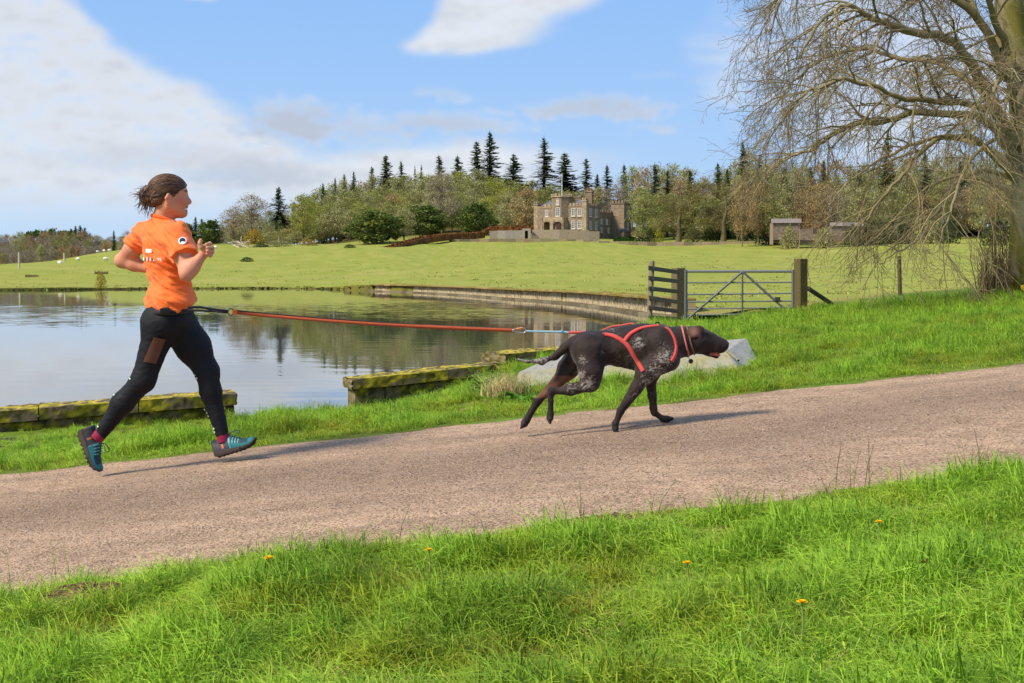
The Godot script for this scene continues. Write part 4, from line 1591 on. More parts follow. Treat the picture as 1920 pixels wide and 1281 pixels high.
# crown of many small leaf-sized faces gathered in clumps on twigs; the tree stands at the origin and is h tall
func broadleaf(h: float, w: float, trunk_h: float, cols: Array, clumps: int, per: int, leaf: float, twiggy: float, bark: Color) -> Array:
	var mt := MB.new()
	var mc := MB.new()
	var p := PackedVector3Array()
	var r := PackedFloat32Array()
	var lean := Vector3(rf(-0.04, 0.04), 0, rf(-0.04, 0.04))
	for i in 7:
		var t := i / 6.0
		p.push_back(Vector3(0, h * 0.82 * t, 0) + lean * h * t * t + Vector3(rf(-0.1, 0.1), 0, rf(-0.1, 0.1)))
		r.push_back(h * 0.019 * (1.0 - 0.85 * t) + 0.03)
	p[0].y = -0.6
	mt.tube(p, r, 7, bark)
	for i in clumps:
		# a place inside the crown's egg, denser towards the outside
		var th := rf(0, TAU)
		var cy := rf(-1.0, 1.0)
		var rad := sqrt(maxf(0.0, 1.0 - cy * cy)) * pow(rng.randf(), 0.42)
		rad *= 1.0 + 0.55 * noise.get_noise_3d(cos(th) * 1.3 + h, cy * 1.6, sin(th) * 1.3 + w)
		var centre := Vector3(cos(th) * rad * w * 0.5, trunk_h + (h - trunk_h) * (0.5 + 0.47 * cy), sin(th) * rad * w * 0.5)
		centre += Vector3(rf(-0.4, 0.4), rf(-0.5, 0.5), rf(-0.4, 0.4))
		if i % 3 == 0:
			var root := p[mini(5, int(clampf((centre.y - 2.0) / (h * 0.82) * 6.0, 1.0, 5.0)))]
			var mid := root.lerp(centre, 0.55) + Vector3(0, -0.3, 0)
			mt.tube(PackedVector3Array([root, mid, centre]), PackedFloat32Array([h * 0.006 + 0.03, h * 0.0035 + 0.02, 0.02]), 4, bark)
		var base: Color = cols[rng.randi() % cols.size()]
		base = jitter(base, 0.1)
		var spread := rf(0.5, 1.0) * w * 0.1 + 0.35
		for k in per:
			var q := centre + Vector3(rng.randfn(0, 1), rng.randfn(0, 0.75), rng.randfn(0, 1)) * spread * 0.6
			if rng.randf() < twiggy:
				# a spray of bare twig
				var v := (q - centre + Vector3(rf(-0.3, 0.3), 0.5, rf(-0.3, 0.3))).normalized() * leaf * rf(1.6, 3.4)
				var s := v.cross(Vector3(rf(-1, 1), rf(-1, 1), rf(-1, 1))).normalized() * leaf * 0.12
				mc.quad(q - v * 0.5 - s, q - v * 0.5 + s, q + v * 0.5 + s * 0.3, q + v * 0.5 - s * 0.3, Vector3.UP, jitter(base, 0.14))
			else:
				leaf_quad(mc, q, leaf * rf(0.6, 1.2), jitter(base, 0.14))
	return [mt, mc]

func conifer(h: float, w: float, bare: float, col: Color, raggedness: float, bark: Color) -> Array:
	var mt := MB.new()
	var mc := MB.new()
	mt.tube(PackedVector3Array([Vector3(0, -0.8, 0), Vector3(rf(-0.1, 0.1), h * 0.5, 0), Vector3(0, h, 0)]), PackedFloat32Array([h * 0.016 + 0.05, h * 0.010, 0.03]), 6, bark)
	var y := h * bare
	while y < h * 0.985:
		var t := (y - h * bare) / (h * (1.0 - bare))
		var reach := w * 0.5 * pow(1.0 - t, 0.72) * rf(1.0 - raggedness, 1.0) * (1.0 + 0.35 * raggedness * sin(y * 1.1 + h)) + 0.25
		var n := 5 + int(5.0 * (1.0 - t))
		for b in n:
			if rng.randf() < raggedness * 0.35:
				continue
			var a := rf(0, TAU)
			var len := reach * rf(0.55, 1.1)
			var droop := lerpf(-0.35, 0.35, t) + rf(-0.15, 0.15)
			var dirv := Vector3(cos(a), droop, sin(a)).normalized()
			var side := dirv.cross(Vector3.UP).normalized()
			var cc := jitter(col, 0.2)
			var segs := 2 + int(len * 1.4)
			for k in segs:
				var f := (k + 0.6) / segs
				var q := Vector3(0, y, 0) + dirv * (len * f) + Vector3.UP * (-0.12 * len * f * f) + Vector3(rf(-0.15, 0.15), rf(-0.2, 0.2), rf(-0.15, 0.15))
				var s := len / segs * 0.85 + 0.12
				var wid := (1.0 - f * 0.5) * len * 0.26 + 0.16
				mc.quad(q - dirv * s - side * wid * 0.6 - Vector3.UP * rf(0, 0.25), q - dirv * s * 0.2 + side * wid, q + dirv * s, q - side * wid * rf(0.6, 1.2) - Vector3.UP * rf(0, 0.3), Vector3.UP, jitter(cc, 0.12))
		y += h * 0.014 * (1.0 - t * 0.5) + 0.1
	# leader
	mc.quad(Vector3(-0.12, h * 0.97, 0), Vector3(0.12, h * 0.97, 0), Vector3(0.02, h * 1.02, 0), Vector3(-0.02, h * 1.02, 0.02), Vector3.BACK, col)
	return [mt, mc]

func shrub(h: float, w: float, cols: Array, n: int, leaf: float) -> Array:
	var mt := MB.new()
	var mc := MB.new()
	for i in 9:
		var a := rf(0, TAU)
		mt.tube(PackedVector3Array([Vector3(0, -0.3, 0), Vector3(cos(a) * w * 0.2, h * 0.4, sin(a) * w * 0.2), Vector3(cos(a) * w * 0.36, h * 0.75, sin(a) * w * 0.36)]), PackedFloat32Array([0.08, 0.05, 0.02]), 4, Color8(88, 74, 54))
	for i in n:
		var th := rf(0, TAU)
		var cy := rf(0.0, 1.0)
		var rad := sqrt(1.0 - cy * cy * 0.96) * pow(rng.randf(), 0.4) * (1.0 + 0.3 * noise.get_noise_2d(th * 1.2, cy * 3.0))
		var q := Vector3(cos(th) * rad * w * 0.5, cy * h * (1.0 + 0.25 * noise.get_noise_2d(th, 9.0)), sin(th) * rad * w * 0.5)
		leaf_quad(mc, q, leaf * rf(0.6, 1.3), jitter(cols[rng.randi() % cols.size()], 0.18))
	return [mt, mc]

var protos := {}

func proto(key: String, made: Array, h: float, w: float) -> void:
	protos[key] = {"trunk": made[0].mesh(M.twig), "crown": made[1].mesh(M.leaf), "h": h, "w": w}

func plant(key: String, called: String, p: Vector3, h: float, w: float, label: String, category: String, group: String) -> Node3D:
	var o := thing(called, p, label, category, group)
	var d: Dictionary = protos[key]
	mesh_node("stems" if category == "shrub" else "trunk", d.trunk, o)
	mesh_node("crown", d.crown, o)
	o.scale = Vector3(w / d.w, h / d.h, w / d.w)
	o.rotation.y = rf(0, TAU)
	return o

# a tree whose top the photograph shows at (px, top), standing d metres out
func tree_at(key: String, called: String, px: float, top: float, d: float, wide_px: float, label: String, category: String, group := "") -> Node3D:
	var t := at(px, top, d)
	var g := ground_y(t.x, t.z)
	var h := maxf(t.y - g, 1.0)
	return plant(key, called, Vector3(t.x, g, t.z), h, wide_px * d / 2500.0, label, category, group)

func build_woods() -> void:
	var olive := [Color8(150, 150, 86), Color8(160, 158, 94), Color8(138, 140, 78)]
	var khaki := [Color8(164, 160, 106), Color8(150, 146, 94), Color8(174, 170, 116)]
	var spring := [Color8(154, 154, 68), Color8(138, 144, 62), Color8(164, 160, 80)]
	var brown := [Color8(170, 142, 96), Color8(154, 126, 84), Color8(178, 152, 108)]
	var grey := [Color8(154, 140, 116), Color8(140, 126, 104), Color8(166, 152, 128)]
	var ever := [Color8(94, 108, 52), Color8(108, 118, 56), Color8(78, 94, 46)]
	var bark := Color8(120, 108, 84)
	var sets := {"olive": olive, "khaki": khaki, "spring": spring, "brown": brown, "grey": grey}
	for k in sets:
		for i in 2:
			proto(k + str(i), broadleaf(18.0, 12.0, 3.2, sets[k], 170, 26, 0.30, 0.55 if k != "grey" else 0.85, bark), 18.0, 12.0)
	for i in 4:
		proto("fir" + str(i), conifer(32.0, 13.0, rf(0.08, 0.2), Color8(98 + i * 5, 112 + i * 2, 84), rf(0.35, 0.6), Color8(104, 92, 78)), 32.0, 13.0)
		proto("spruce" + str(i), conifer(30.0, 12.0, 0.08, Color8(86 + i * 5, 104 + i * 2, 74), rf(0.2, 0.45), Color8(98, 86, 74)), 30.0, 12.0)
	for i in 2:
		proto("ever" + str(i), broadleaf(12.0, 10.0, 0.4, ever, 110, 30, 0.4, 0.05, bark), 12.0, 10.0)
		proto("column" + str(i), conifer(24.0, 9.0, 0.04, Color8(106, 120, 66), 0.14, Color8(98, 80, 64)), 24.0, 9.0)
	proto("stemmed", conifer(22.0, 11.0, 0.38, Color8(92, 106, 72), 0.3, Color8(170, 160, 138)), 22.0, 11.0)
	proto("gold", shrub(6.0, 6.0, [Color8(166, 138, 50), Color8(150, 128, 46), Color8(178, 150, 62)], 900, 0.22), 6.0, 6.0)
	proto("pale", shrub(5.0, 7.0, [Color8(152, 146, 92), Color8(136, 134, 80), Color8(164, 156, 106)], 900, 0.22), 5.0, 7.0)
	proto("dark", shrub(4.0, 6.0, [Color8(66, 80, 44), Color8(78, 88, 50), Color8(56, 68, 38)], 900, 0.22), 4.0, 6.0)
	proto("lime", shrub(4.0, 5.0, [Color8(168, 164, 50), Color8(150, 152, 46)], 600, 0.2), 4.0, 5.0)

	# ---- single trees that stand out
	tree_at("grey0", "bare_tree", 470, 366, 455, 74, "bare grey tree with a wide domed crown beside the tall conifer", "tree")
	tree_at("grey1", "bare_tree", 437, 388, 460, 52, "smaller bare olive tree at the edge of the hill wood", "tree")
	tree_at("stemmed", "conifer", 522, 350, 440, 58, "dark conifer with a bare pale stem beside the domed tree", "tree")
	tree_at("spring0", "broadleaf_tree", 568, 366, 465, 54, "fresh yellow-green tree beside the pale-stemmed conifer", "tree")
	tree_at("ever0", "evergreen_tree", 703, 396, 425, 96, "broad dark evergreen above the foot of the brown hedge", "tree")
	tree_at("ever1", "evergreen_tree", 800, 386, 440, 80, "dark rounded evergreen behind the climbing brown hedge", "tree")
	tree_at("ever0", "evergreen_tree", 893, 383, 455, 66, "dark green evergreen above the bend of the hedge", "tree")
	tree_at("khaki0", "broadleaf_tree", 757, 393, 432, 52, "pale bare tree between the two rounded evergreens", "tree")
	tree_at("grey0", "bare_tree", 828, 322, 470, 56, "tall bare tree with a pale trunk above the hedge", "tree")
	tree_at("brown0", "beech_tree", 985, 356, 462, 66, "round russet beech close to the castle's turret", "tree")
	tree_at("brown1", "beech_tree", 1105, 352, 520, 40, "russet tree rising behind the castle's chimney", "tree")
	tree_at("gold", "willow_shrub", 476, 431, 440, 44, "tall golden willow shrub beside the log heap", "shrub")
	tree_at("gold", "willow_shrub", 578, 449, 420, 40, "small golden shrub at the foot of the wood", "shrub")
	tree_at("pale", "shrub", 520, 451, 395, 58, "pale olive shrub in front of the golden willow", "shrub")
	tree_at("dark", "shrub", 490, 464, 390, 34, "dark grey-green shrub before the pale olive one", "shrub")
	tree_at("dark", "shrub", 656, 463, 372, 24, "small dark green bush at the foot of the climbing hedge", "shrub")
	tree_at("dark", "shrub", 463, 489, 300, 26, "low dark tussock alone on the open slope", "shrub")
	tree_at("gold", "gorse_bush", 189, 526, 92, 22, "small yellow gorse bush on the far shore", "shrub")
	tree_at("pale", "shrub", 1200, 424, 428, 34, "pale bush on the lawn beside the castle drive", "shrub")
	tree_at("dark", "shrub", 1219, 430, 424, 18, "small clipped dark bush on the castle lawn", "shrub")
	tree_at("lime", "shrub", 1236, 428, 424, 20, "bright yellow-green bush on the castle lawn", "shrub")
	# ---- conifers on the skyline
	for q in [[605, 343, 545, 16, "spruce"], [628, 332, 550, 15, "fir"], [645, 326, 552, 17, "spruce"], [663, 321, 552, 18, "spruce"], [697, 312, 560, 22, "fir"], [723, 291, 560, 30, "spruce"], [752, 301, 565, 26, "fir"], [778, 309, 570, 9, "fir"], [790, 308, 570, 9, "spruce"], [823, 290, 565, 32, "fir"], [858, 291, 570, 34, "fir"], [893, 264, 572, 34, "spruce"], [918, 247, 575, 44, "spruce"], [963, 289, 540, 40, "spruce"], [1020, 256, 560, 42, "fir"], [1058, 286, 560, 40, "spruce"], [1099, 297, 560, 38, "fir"], [1138, 309, 540, 26, "fir"], [1170, 308, 540, 30, "fir"], [1120, 326, 545, 20, "spruce"]]:
		var lab := "tall dark conifer on the wooded hill's skyline" if q[0] < 940 else "dark conifer rising behind the castle"
		tree_at(q[4] + str(rng.randi() % 4), "conifer", q[0], q[1], q[2], q[3] * rf(2.0, 2.9), lab, "tree", "conifers on the hill's skyline" if q[0] < 940 else "conifers behind the castle")
	# ---- the hill wood in ranks, tops along its skyline
	var line := [[400, 420], [430, 402], [470, 398], [540, 390], [580, 366], [620, 344], [680, 336], [720, 330], [780, 328], [830, 320], [900, 324], [960, 325], [1010, 346], [1060, 352], [1110, 356]]
	var keys := ["olive0", "olive1", "khaki0", "khaki1", "spring1", "olive0", "khaki1"]
	for rank in 4:
		var x := 432.0 + rank * 6.0
		while x < 1010.0:
			var sky_y := poly_y(line, x)
			var top := sky_y + rank * 17.0 + rf(-4.0, 10.0)
			var d := 556.0 - rank * 26.0 + rf(-8.0, 8.0)
			var key: String = keys[rng.randi() % keys.size()]
			if rng.randf() < 0.07:
				key = "brown1"
			var lab: String = {"ol": "olive-brown tree in bud in the hill wood", "kh": "pale khaki bare tree in the hill wood", "sp": "yellow-green budding tree in the hill wood", "br": "russet bare tree in the hill wood"}[key.substr(0, 2)]
			tree_at(key, "broadleaf_tree", x, top, d, rf(38.0, 54.0), lab, "tree", lab + "s" if false else "trees of the hill wood")
			x += rf(14.0, 23.0)
	# ---- behind and beside the castle, to the cottages
	var line2 := [[1010, 350], [1100, 352], [1160, 338], [1200, 314], [1250, 306], [1330, 322], [1400, 292], [1500, 300], [1600, 304], [1700, 300], [1800, 294], [1950, 290]]
	var keys2 := ["olive1", "khaki0", "olive1", "olive0", "grey1", "khaki1", "brown1"]
	for rank in 3:
		var x := 1012.0 + rank * 9.0
		while x < 1990.0:
			var top := poly_y(line2, x) + rank * 26.0 + rf(-8.0, 14.0)
			var d := 520.0 - rank * 36.0 + rf(-8.0, 8.0)
			if x > 1010 and x < 1195 and rank > 0:
				x += 20.0
				continue
			if x > 1380:
				d -= 60.0
			var key: String = keys2[rng.randi() % keys2.size()]
			var lab: String = {"ol": "olive-brown tree in bud in the wood beyond the cottages", "kh": "pale khaki bare tree in the wood beyond the cottages", "gr": "grey bare tree in the wood beyond the cottages", "br": "russet bare tree in the wood beyond the cottages"}[key.substr(0, 2)]
			if x < 1195:
				lab = lab.replace("in the wood beyond the cottages", "behind the castle's roofs")
			tree_at(key, "broadleaf_tree", x, top, d, rf(44.0, 66.0), lab, "tree", "trees of the wood behind castle and cottages")
			x += rf(21.0, 33.0)
	for q in [[1228, 306, 470, 46, "fir0", "tall grey-green fir beside the bare oak on the lawn"], [1252, 318, 470, 34, "fir1", "ragged fir behind the bare oak on the lawn"], [1294, 319, 455, 36, "column0", "dense dark columnar evergreen behind the lawn trees"], [1346, 306, 455, 34, "column1", "tall blunt columnar evergreen beyond the lawn"], [1364, 316, 452, 36, "column0", "second columnar evergreen beyond the lawn"], [1393, 264, 440, 44, "spruce0", "tallest dark spruce beyond the lawn"], [1425, 286, 435, 40, "fir0", "ragged spruce beside the tallest one beyond the lawn"], [1470, 316, 420, 50, "column1", "broad dark evergreen above the outbuilding"], [1520, 312, 430, 40, "column0", "green evergreen spire above the outbuilding's gable"], [1545, 300, 440, 36, "fir1", "thin fir above the outbuilding"], [1665, 248, 400, 44, "column1", "tall green spire standing clear above the wood"], [1735, 280, 410, 50, "fir0", "dark broad fir beside the tall green spire"], [1610, 318, 420, 40, "column0", "green cypress between the two spires"], [1800, 300, 400, 50, "fir1", "dark fir behind the open shed"]]:
		tree_at(q[4], "conifer", q[0], q[1], q[2], q[3] * 1.55, q[5], "tree")
	for q in [[1480, 426, 366, 40], [1545, 428, 364, 46], [1600, 424, 362, 36], [1440, 412, 395, 50], [1300, 424, 425, 40], [1335, 426, 424, 40], [1640, 418, 372, 60], [1690, 416, 365, 60], [1745, 412, 350, 60], [1780, 410, 345, 44], [1400, 424, 420, 44], [1870, 412, 320, 60]]:
		tree_at("dark" if rng.randf() < 0.6 else "pale", "shrub", q[0], q[1], q[2], q[3], "evergreen shrub under the trees by the cottages", "shrub", "shrubs under the trees by the cottages")
	lawn_oaks()
	# ---- the far wood across the valley
	var line3 := [[-120, 436], [0, 436], [40, 430], [90, 424], [120, 422], [170, 428], [190, 436], [230, 438], [400, 424], [430, 420]]
	for rank in 4:
		var x := -70.0 + rank * 5.0
		while x < 425.0:
			var top := poly_y(line3, x) + rank * 12.0 + rf(-3.0, 7.0) + (7.0 if rank == 0 else 0.0)
			var d := 860.0 - rank * 70.0 + rf(-12.0, 12.0)
			var key: String = ["khaki0", "grey1", "brown1", "olive1", "grey0", "brown0"][rng.randi() % 6]
			if rank == 0 and x > 40.0 and x < 130.0:
				key = "ever" + str(rng.randi() % 2)
			var lab: String = {"ol": "olive tree in the far wood across the valley", "kh": "khaki tree in the far wood across the valley", "gr": "grey bare tree in the far wood across the valley", "br": "pinkish brown tree in the far wood across the valley", "ev": "dark green tree on the far wood's ridge"}[key.substr(0, 2)]
			tree_at(key, "broadleaf_tree", x, top, d, rf(22.0, 36.0), lab, "tree", "trees of the far wood")
			x += rf(12.0, 20.0)
	for q in [[77, 430, 870, 10, "fir1"], [86, 429, 870, 9, "spruce0"], [109, 431, 870, 9, "spruce1"], [119, 430, 870, 8, "fir0"], [133, 428, 820, 26, "spruce0"], [141, 423, 820, 24, "spruce1"], [150, 422, 820, 26, "spruce0"], [159, 426, 820, 26, "spruce1"], [168, 436, 820, 20, "fir0"], [366, 406, 560, 22, "fir1"], [378, 410, 560, 30, "fir0"], [394, 414, 550, 30, "ever0"], [352, 420, 560, 20, "ever1"]]:
		var lab := "dark conifer in the clump on the far ridge" if q[0] < 200 else "dark ragged conifer beyond the runner's hand"
		tree_at(q[4], "conifer", q[0], q[1], q[2], q[3] * 1.7, lab, "tree", "conifers of the far ridge" if q[0] < 200 else "conifers at the meadow's crest")
	tree_at("column0", "ivy_clad_tree", 213, 432, 560, 20, "dark ivy-clad tree alone on the meadow's crest", "tree")
	tree_at("grey0", "bare_tree", 238, 434, 570, 30, "bare pinkish tree on the crest beside the ivy-clad one", "tree")

# two old bare oaks on the castle lawn, with limbs that can be made out
func lawn_oaks() -> void:
	for q in [[1272, 450, 418, 326, 88, "bare oak with a thick forked trunk on the castle lawn"], [1356, 452, 415, 338, 70, "slimmer bare tree on the lawn near the columnar evergreens"]]:
		var base := at(q[0], q[1], q[2])
		base.y = minf(base.y, ground_y(base.x, base.z))
		var k: float = q[2] / 2500.0
		var h: float = (q[1] - q[3]) * k
		var o := thing("oak_tree", base, q[5], "tree")
		var mt := MB.new(base)
		var mc := MB.new(base)
		var bark := Color8(104, 94, 70)
		var tips := []
		var tr := smooth([base, base + Vector3(0.2, h * 0.16, 0), base + Vector3(0.1, h * 0.34, 0), base + Vector3(0.9, h * 0.55, 0.3), base + Vector3(0.5, h * 0.85, 0)], 5)
		mt.tube(tr, ramp(1.05, 0.16, tr.size()), 8, bark)
		for i in 13:
			var s: Vector3 = tr[6 + i]
			var a := rf(0, TAU) if i > 1 else PI + 0.2 * i
			var len := h * rf(0.28, 0.46)
			var e := s + Vector3(cos(a) * len, len * rf(0.15, 0.7), sin(a) * len * 0.8)
			var m := s.lerp(e, 0.5) + Vector3(0, len * 0.16, 0)
			var c := smooth([s, m, e], 5)
			mt.tube(c, ramp(0.42 - i * 0.02, 0.07, c.size()), 5, bark)
			for t in range(3, c.size()):
				tips.append(c[t])
		for t in tips:
			for j in 30:
				var v := Vector3(rng.randfn(0, 1), rng.randfn(0.2, 0.8), rng.randfn(0, 1)).normalized() * rf(0.7, 2.2)
				var s: Vector3 = v.cross(Vector3(rf(-1, 1), rf(-1, 1), rf(-1, 1))).normalized() * 0.055
				var st: Vector3 = t + Vector3(rng.randfn(0, 0.8), rng.randfn(0, 0.7), rng.randfn(0, 0.8))
				mc.quad(st - s, st + s, st + v + s * 0.4, st + v - s * 0.4, Vector3.UP, jitter(Color8(132, 122, 78), 0.2))
		part("trunk", mt, M.twig, o)
		part("crown", mc, M.leaf, o)

# ---------------------------------------------------------------- gate, fence and the great bare tree

func plank(mb: MB, a: Vector3, b: Vector3, tall: float, thick: float, col: Color) -> void:
	var x := (b - a).normalized()
	var z := x.cross(Vector3.UP).normalized()
	mb.bevel_box(Transform3D(Basis(x, z.cross(x), z), (a + b) * 0.5), Vector3(a.distance_to(b), tall, thick), minf(0.012, thick * 0.2), col)

func post(mb: MB, a: Vector3, b: Vector3, w: float, t: float, turn: float, col: Color) -> void:
	var y := (b - a).normalized()
	var x := Vector3(cos(turn), 0, -sin(turn))
	x = (x - y * x.dot(y)).normalized()
	mb.bevel_box(Transform3D(Basis(x, y, x.cross(y)), (a + b) * 0.5), Vector3(w, a.distance_to(b), t), 0.015, col)

func build_gate() -> void:
	var gl := 31.3
	var gr := 30.6
	var gd := func(px: float) -> float: return lerpf(gl, gr, (px - 1283.0) / 217.0)
	var G := func(px: float, py: float) -> Vector3: return at(px, py, gd.call(px))
	var moss_wood := Color8(142, 126, 82)
	var grey_wood := Color8(158, 144, 118)
	# the tubular gate
	var o := thing("field_gate", G.call(1390, 598), "galvanised six-bar field gate between two wooden posts", "gate")
	var steel := Color8(106, 110, 110)
	var bars := [[509, 509, 0.034, 1487], [530.2, 529.5, 0.02, 1487], [552.3, 550, 0.02, 1487], [566.3, 564.6, 0.02, 1487], [579.4, 576.6, 0.02, 1487], [591, 588.2, 0.02, 1480]]
	for i in bars.size():
		var b = bars[i]
		var mb := MB.new(o.position)
		mb.stick(G.call(1287, b[0]), G.call(b[3], b[1]), b[2] * 0.9, 8, jitter(steel, 0.05))
		part("bar", mb, M.metal, o)
	var mb := MB.new(o.position)
	mb.stick(G.call(1285.5, 506), G.call(1285, 602), 0.05, 10, steel)
	part("hinge_stile", mb, M.metal, o)
	mb = MB.new(o.position)
	mb.stick(G.call(1487, 506), G.call(1487, 581), 0.035, 8, steel)
	part("latch_stile", mb, M.metal, o)
	for q in [[1391.8, 510, 1391.4, 593, 0.022], [1391, 510, 1289, 598, 0.027], [1392.6, 510, 1478, 586, 0.027]]:
		mb = MB.new(o.position)
		var a: Vector3 = G.call(q[0], q[1]) + Vector3(0, 0, 0.035)
		var b: Vector3 = G.call(q[2], q[3]) + Vector3(0, 0, 0.035)
		mb.stick(a, b, q[4], 6, Color8(96, 98, 96))
		part("brace", mb, M.metal, o)
	mb = MB.new(o.position)
	mb.bevel_box(Transform3D(Basis.IDENTITY, G.call(1457, 561) + Vector3(0, 0, 0.06)), Vector3(0.13, 0.1, 0.04), 0.01, Color8(70, 70, 70))
	part("latch", mb, M.metal, o)
	# posts
	var hp := thing("hinge_post", G.call(1272, 602), "stout weathered wooden hinge post of the metal gate", "post")
	mb = MB.new(hp.position)
	post(mb, G.call(1272, 606), G.call(1272, 502.5), 0.25, 0.25, 0.45, moss_wood)
	part("timber", mb, M.wood, hp)
	var lp := thing("latch_post", G.call(1501, 585), "tall mossy wooden post at the gate's closing end", "post")
	mb = MB.new(lp.position)
	post(mb, G.call(1501.5, 592), G.call(1501.5, 485), 0.23, 0.23, 0.5, Color8(128, 112, 62))
	part("timber", mb, M.wood, lp)
	mb = MB.new(lp.position)
	plank(mb, at(1514, 540, 30.55), at(1570, 577, 31.4), 0.085, 0.085, Color8(92, 80, 62))
	part("strut", mb, M.wood, lp)
	# wing of rails out over the water's edge
	var wd := func(px: float) -> float: return lerpf(26.0, 31.0, (px - 1217.0) / 66.0)
	var W := func(px: float, py: float) -> Vector3: return at(px, py, wd.call(px))
	var wf := thing("wing_fence", W.call(1217, 612), "short weathered rail fence running from hinge post to the pond", "fence")
	mb = MB.new(wf.position)
	post(mb, W.call(1216.5, 624), W.call(1222.5, 490), 0.075, 0.11, 0.6, grey_wood)
	part("post", mb, M.wood, wf)
	for q in [[503, 510], [522, 528], [541, 547], [559, 566], [577.5, 584], [596, 599]]:
		mb = MB.new(wf.position)
		plank(mb, W.call(1216.5, q[0] + rf(-0.7, 0.7)), W.call(1272, q[1] + rf(-0.7, 0.7)), 0.088, 0.03, jitter(Color8(138, 122, 82), 0.14))
		part("rail", mb, M.wood, wf)
	# wire fence on to the tree
	var fp := thing("fence_post", at(1688, 556, 40.0), "slim fence post standing alone beyond the gate", "post")
	mb = MB.new(fp.position)
	post(mb, at(1688, 560, 40.0), at(1686, 480, 40.0), 0.1, 0.1, 0.4, Color8(120, 102, 72))
	part("timber", mb, M.wood, fp)
	for i in 4:
		mb = MB.new(fp.position)
		var pts := [at(1512, 506 + i * 17.0, 30.6), at(1600, 496 + i * 16.2, 35.0), at(1687, 489 + i * 15.2, 40.0), at(1850, 478 + i * 14.0, 46.0)]
		var c := smooth(pts, 5)
		mb.tube(c, ramp(0.0025, 0.0025, c.size()), 4, Color8(132, 128, 122))
		part("wire", mb, M.metal, fp)

var twig_budget := 0

func limb(mb: MB, pts: PackedVector3Array, r0: float, r1: float, sides: int, col: Color, level: int, sparse := 1.0) -> void:
	mb.tube(pts, ramp(r0, r1, pts.size()), sides, col)
	if level >= 4:
		return
	var total := 0.0
	for i in pts.size() - 1:
		total += pts[i].distance_to(pts[i + 1])
	var gap: float = [0.26, 0.18, 0.125, 0.14][level] * sparse
	var n := int(total / gap)
	for i in n:
		var f := lerpf([0.16, 0.12, 0.12, 0.1][level], 1.0, (i + rng.randf()) / n)
		var k := clampi(int(f * (pts.size() - 1)), 0, pts.size() - 2)
		var p := pts[k].lerp(pts[k + 1], f * (pts.size() - 1) - k)
		var along := (pts[k + 1] - pts[k]).normalized()
		var off := Vector3(rf(-1, 1), rf(-0.7, 0.9), rf(-1, 1))
		off = (off - along * off.dot(along)).normalized()
		var dirv := (along * rf(0.45, 1.0) + off * rf(0.5, 1.0)).normalized()
		var len: float = [rf(0.9, 2.25), rf(0.5, 1.2), rf(0.25, 0.6), rf(0.1, 0.26)][level] * lerpf(1.0, 0.65, f)
		var rr := lerpf(r0, r1, f)
		var cr: float = minf(rr * 0.55, [0.030, 0.011, 0.006, 0.004][level])
		var ce: float = [0.007, 0.0045, 0.0032, 0.0028][level]
		var steps: int = [7, 5, 4, 2][level]
		var c := PackedVector3Array([p])
		var v := dirv
		var droop: float = [0.10, 0.13, 0.13, 0.08][level] * rf(0.5, 1.5)
		for s in steps:
			v = (v + Vector3(rf(-0.18, 0.18), rf(-0.16, 0.16) - droop, rf(-0.18, 0.18))).normalized()
			# tips turn up again
			if s > steps * 0.6 and level > 1:
				v = (v + Vector3.UP * 0.25).normalized()
			c.push_back(c[-1] + v * (len / steps))
		limb(mb, c, cr, ce, [5, 4, 3, 3][level], jitter(col, 0.12) if level < 2 else jitter(Color8(134, 118, 92) if rng.randf() < 0.55 else Color8(104, 90, 70), 0.15), level + 1, lerpf(sparse, 1.0, 0.6))

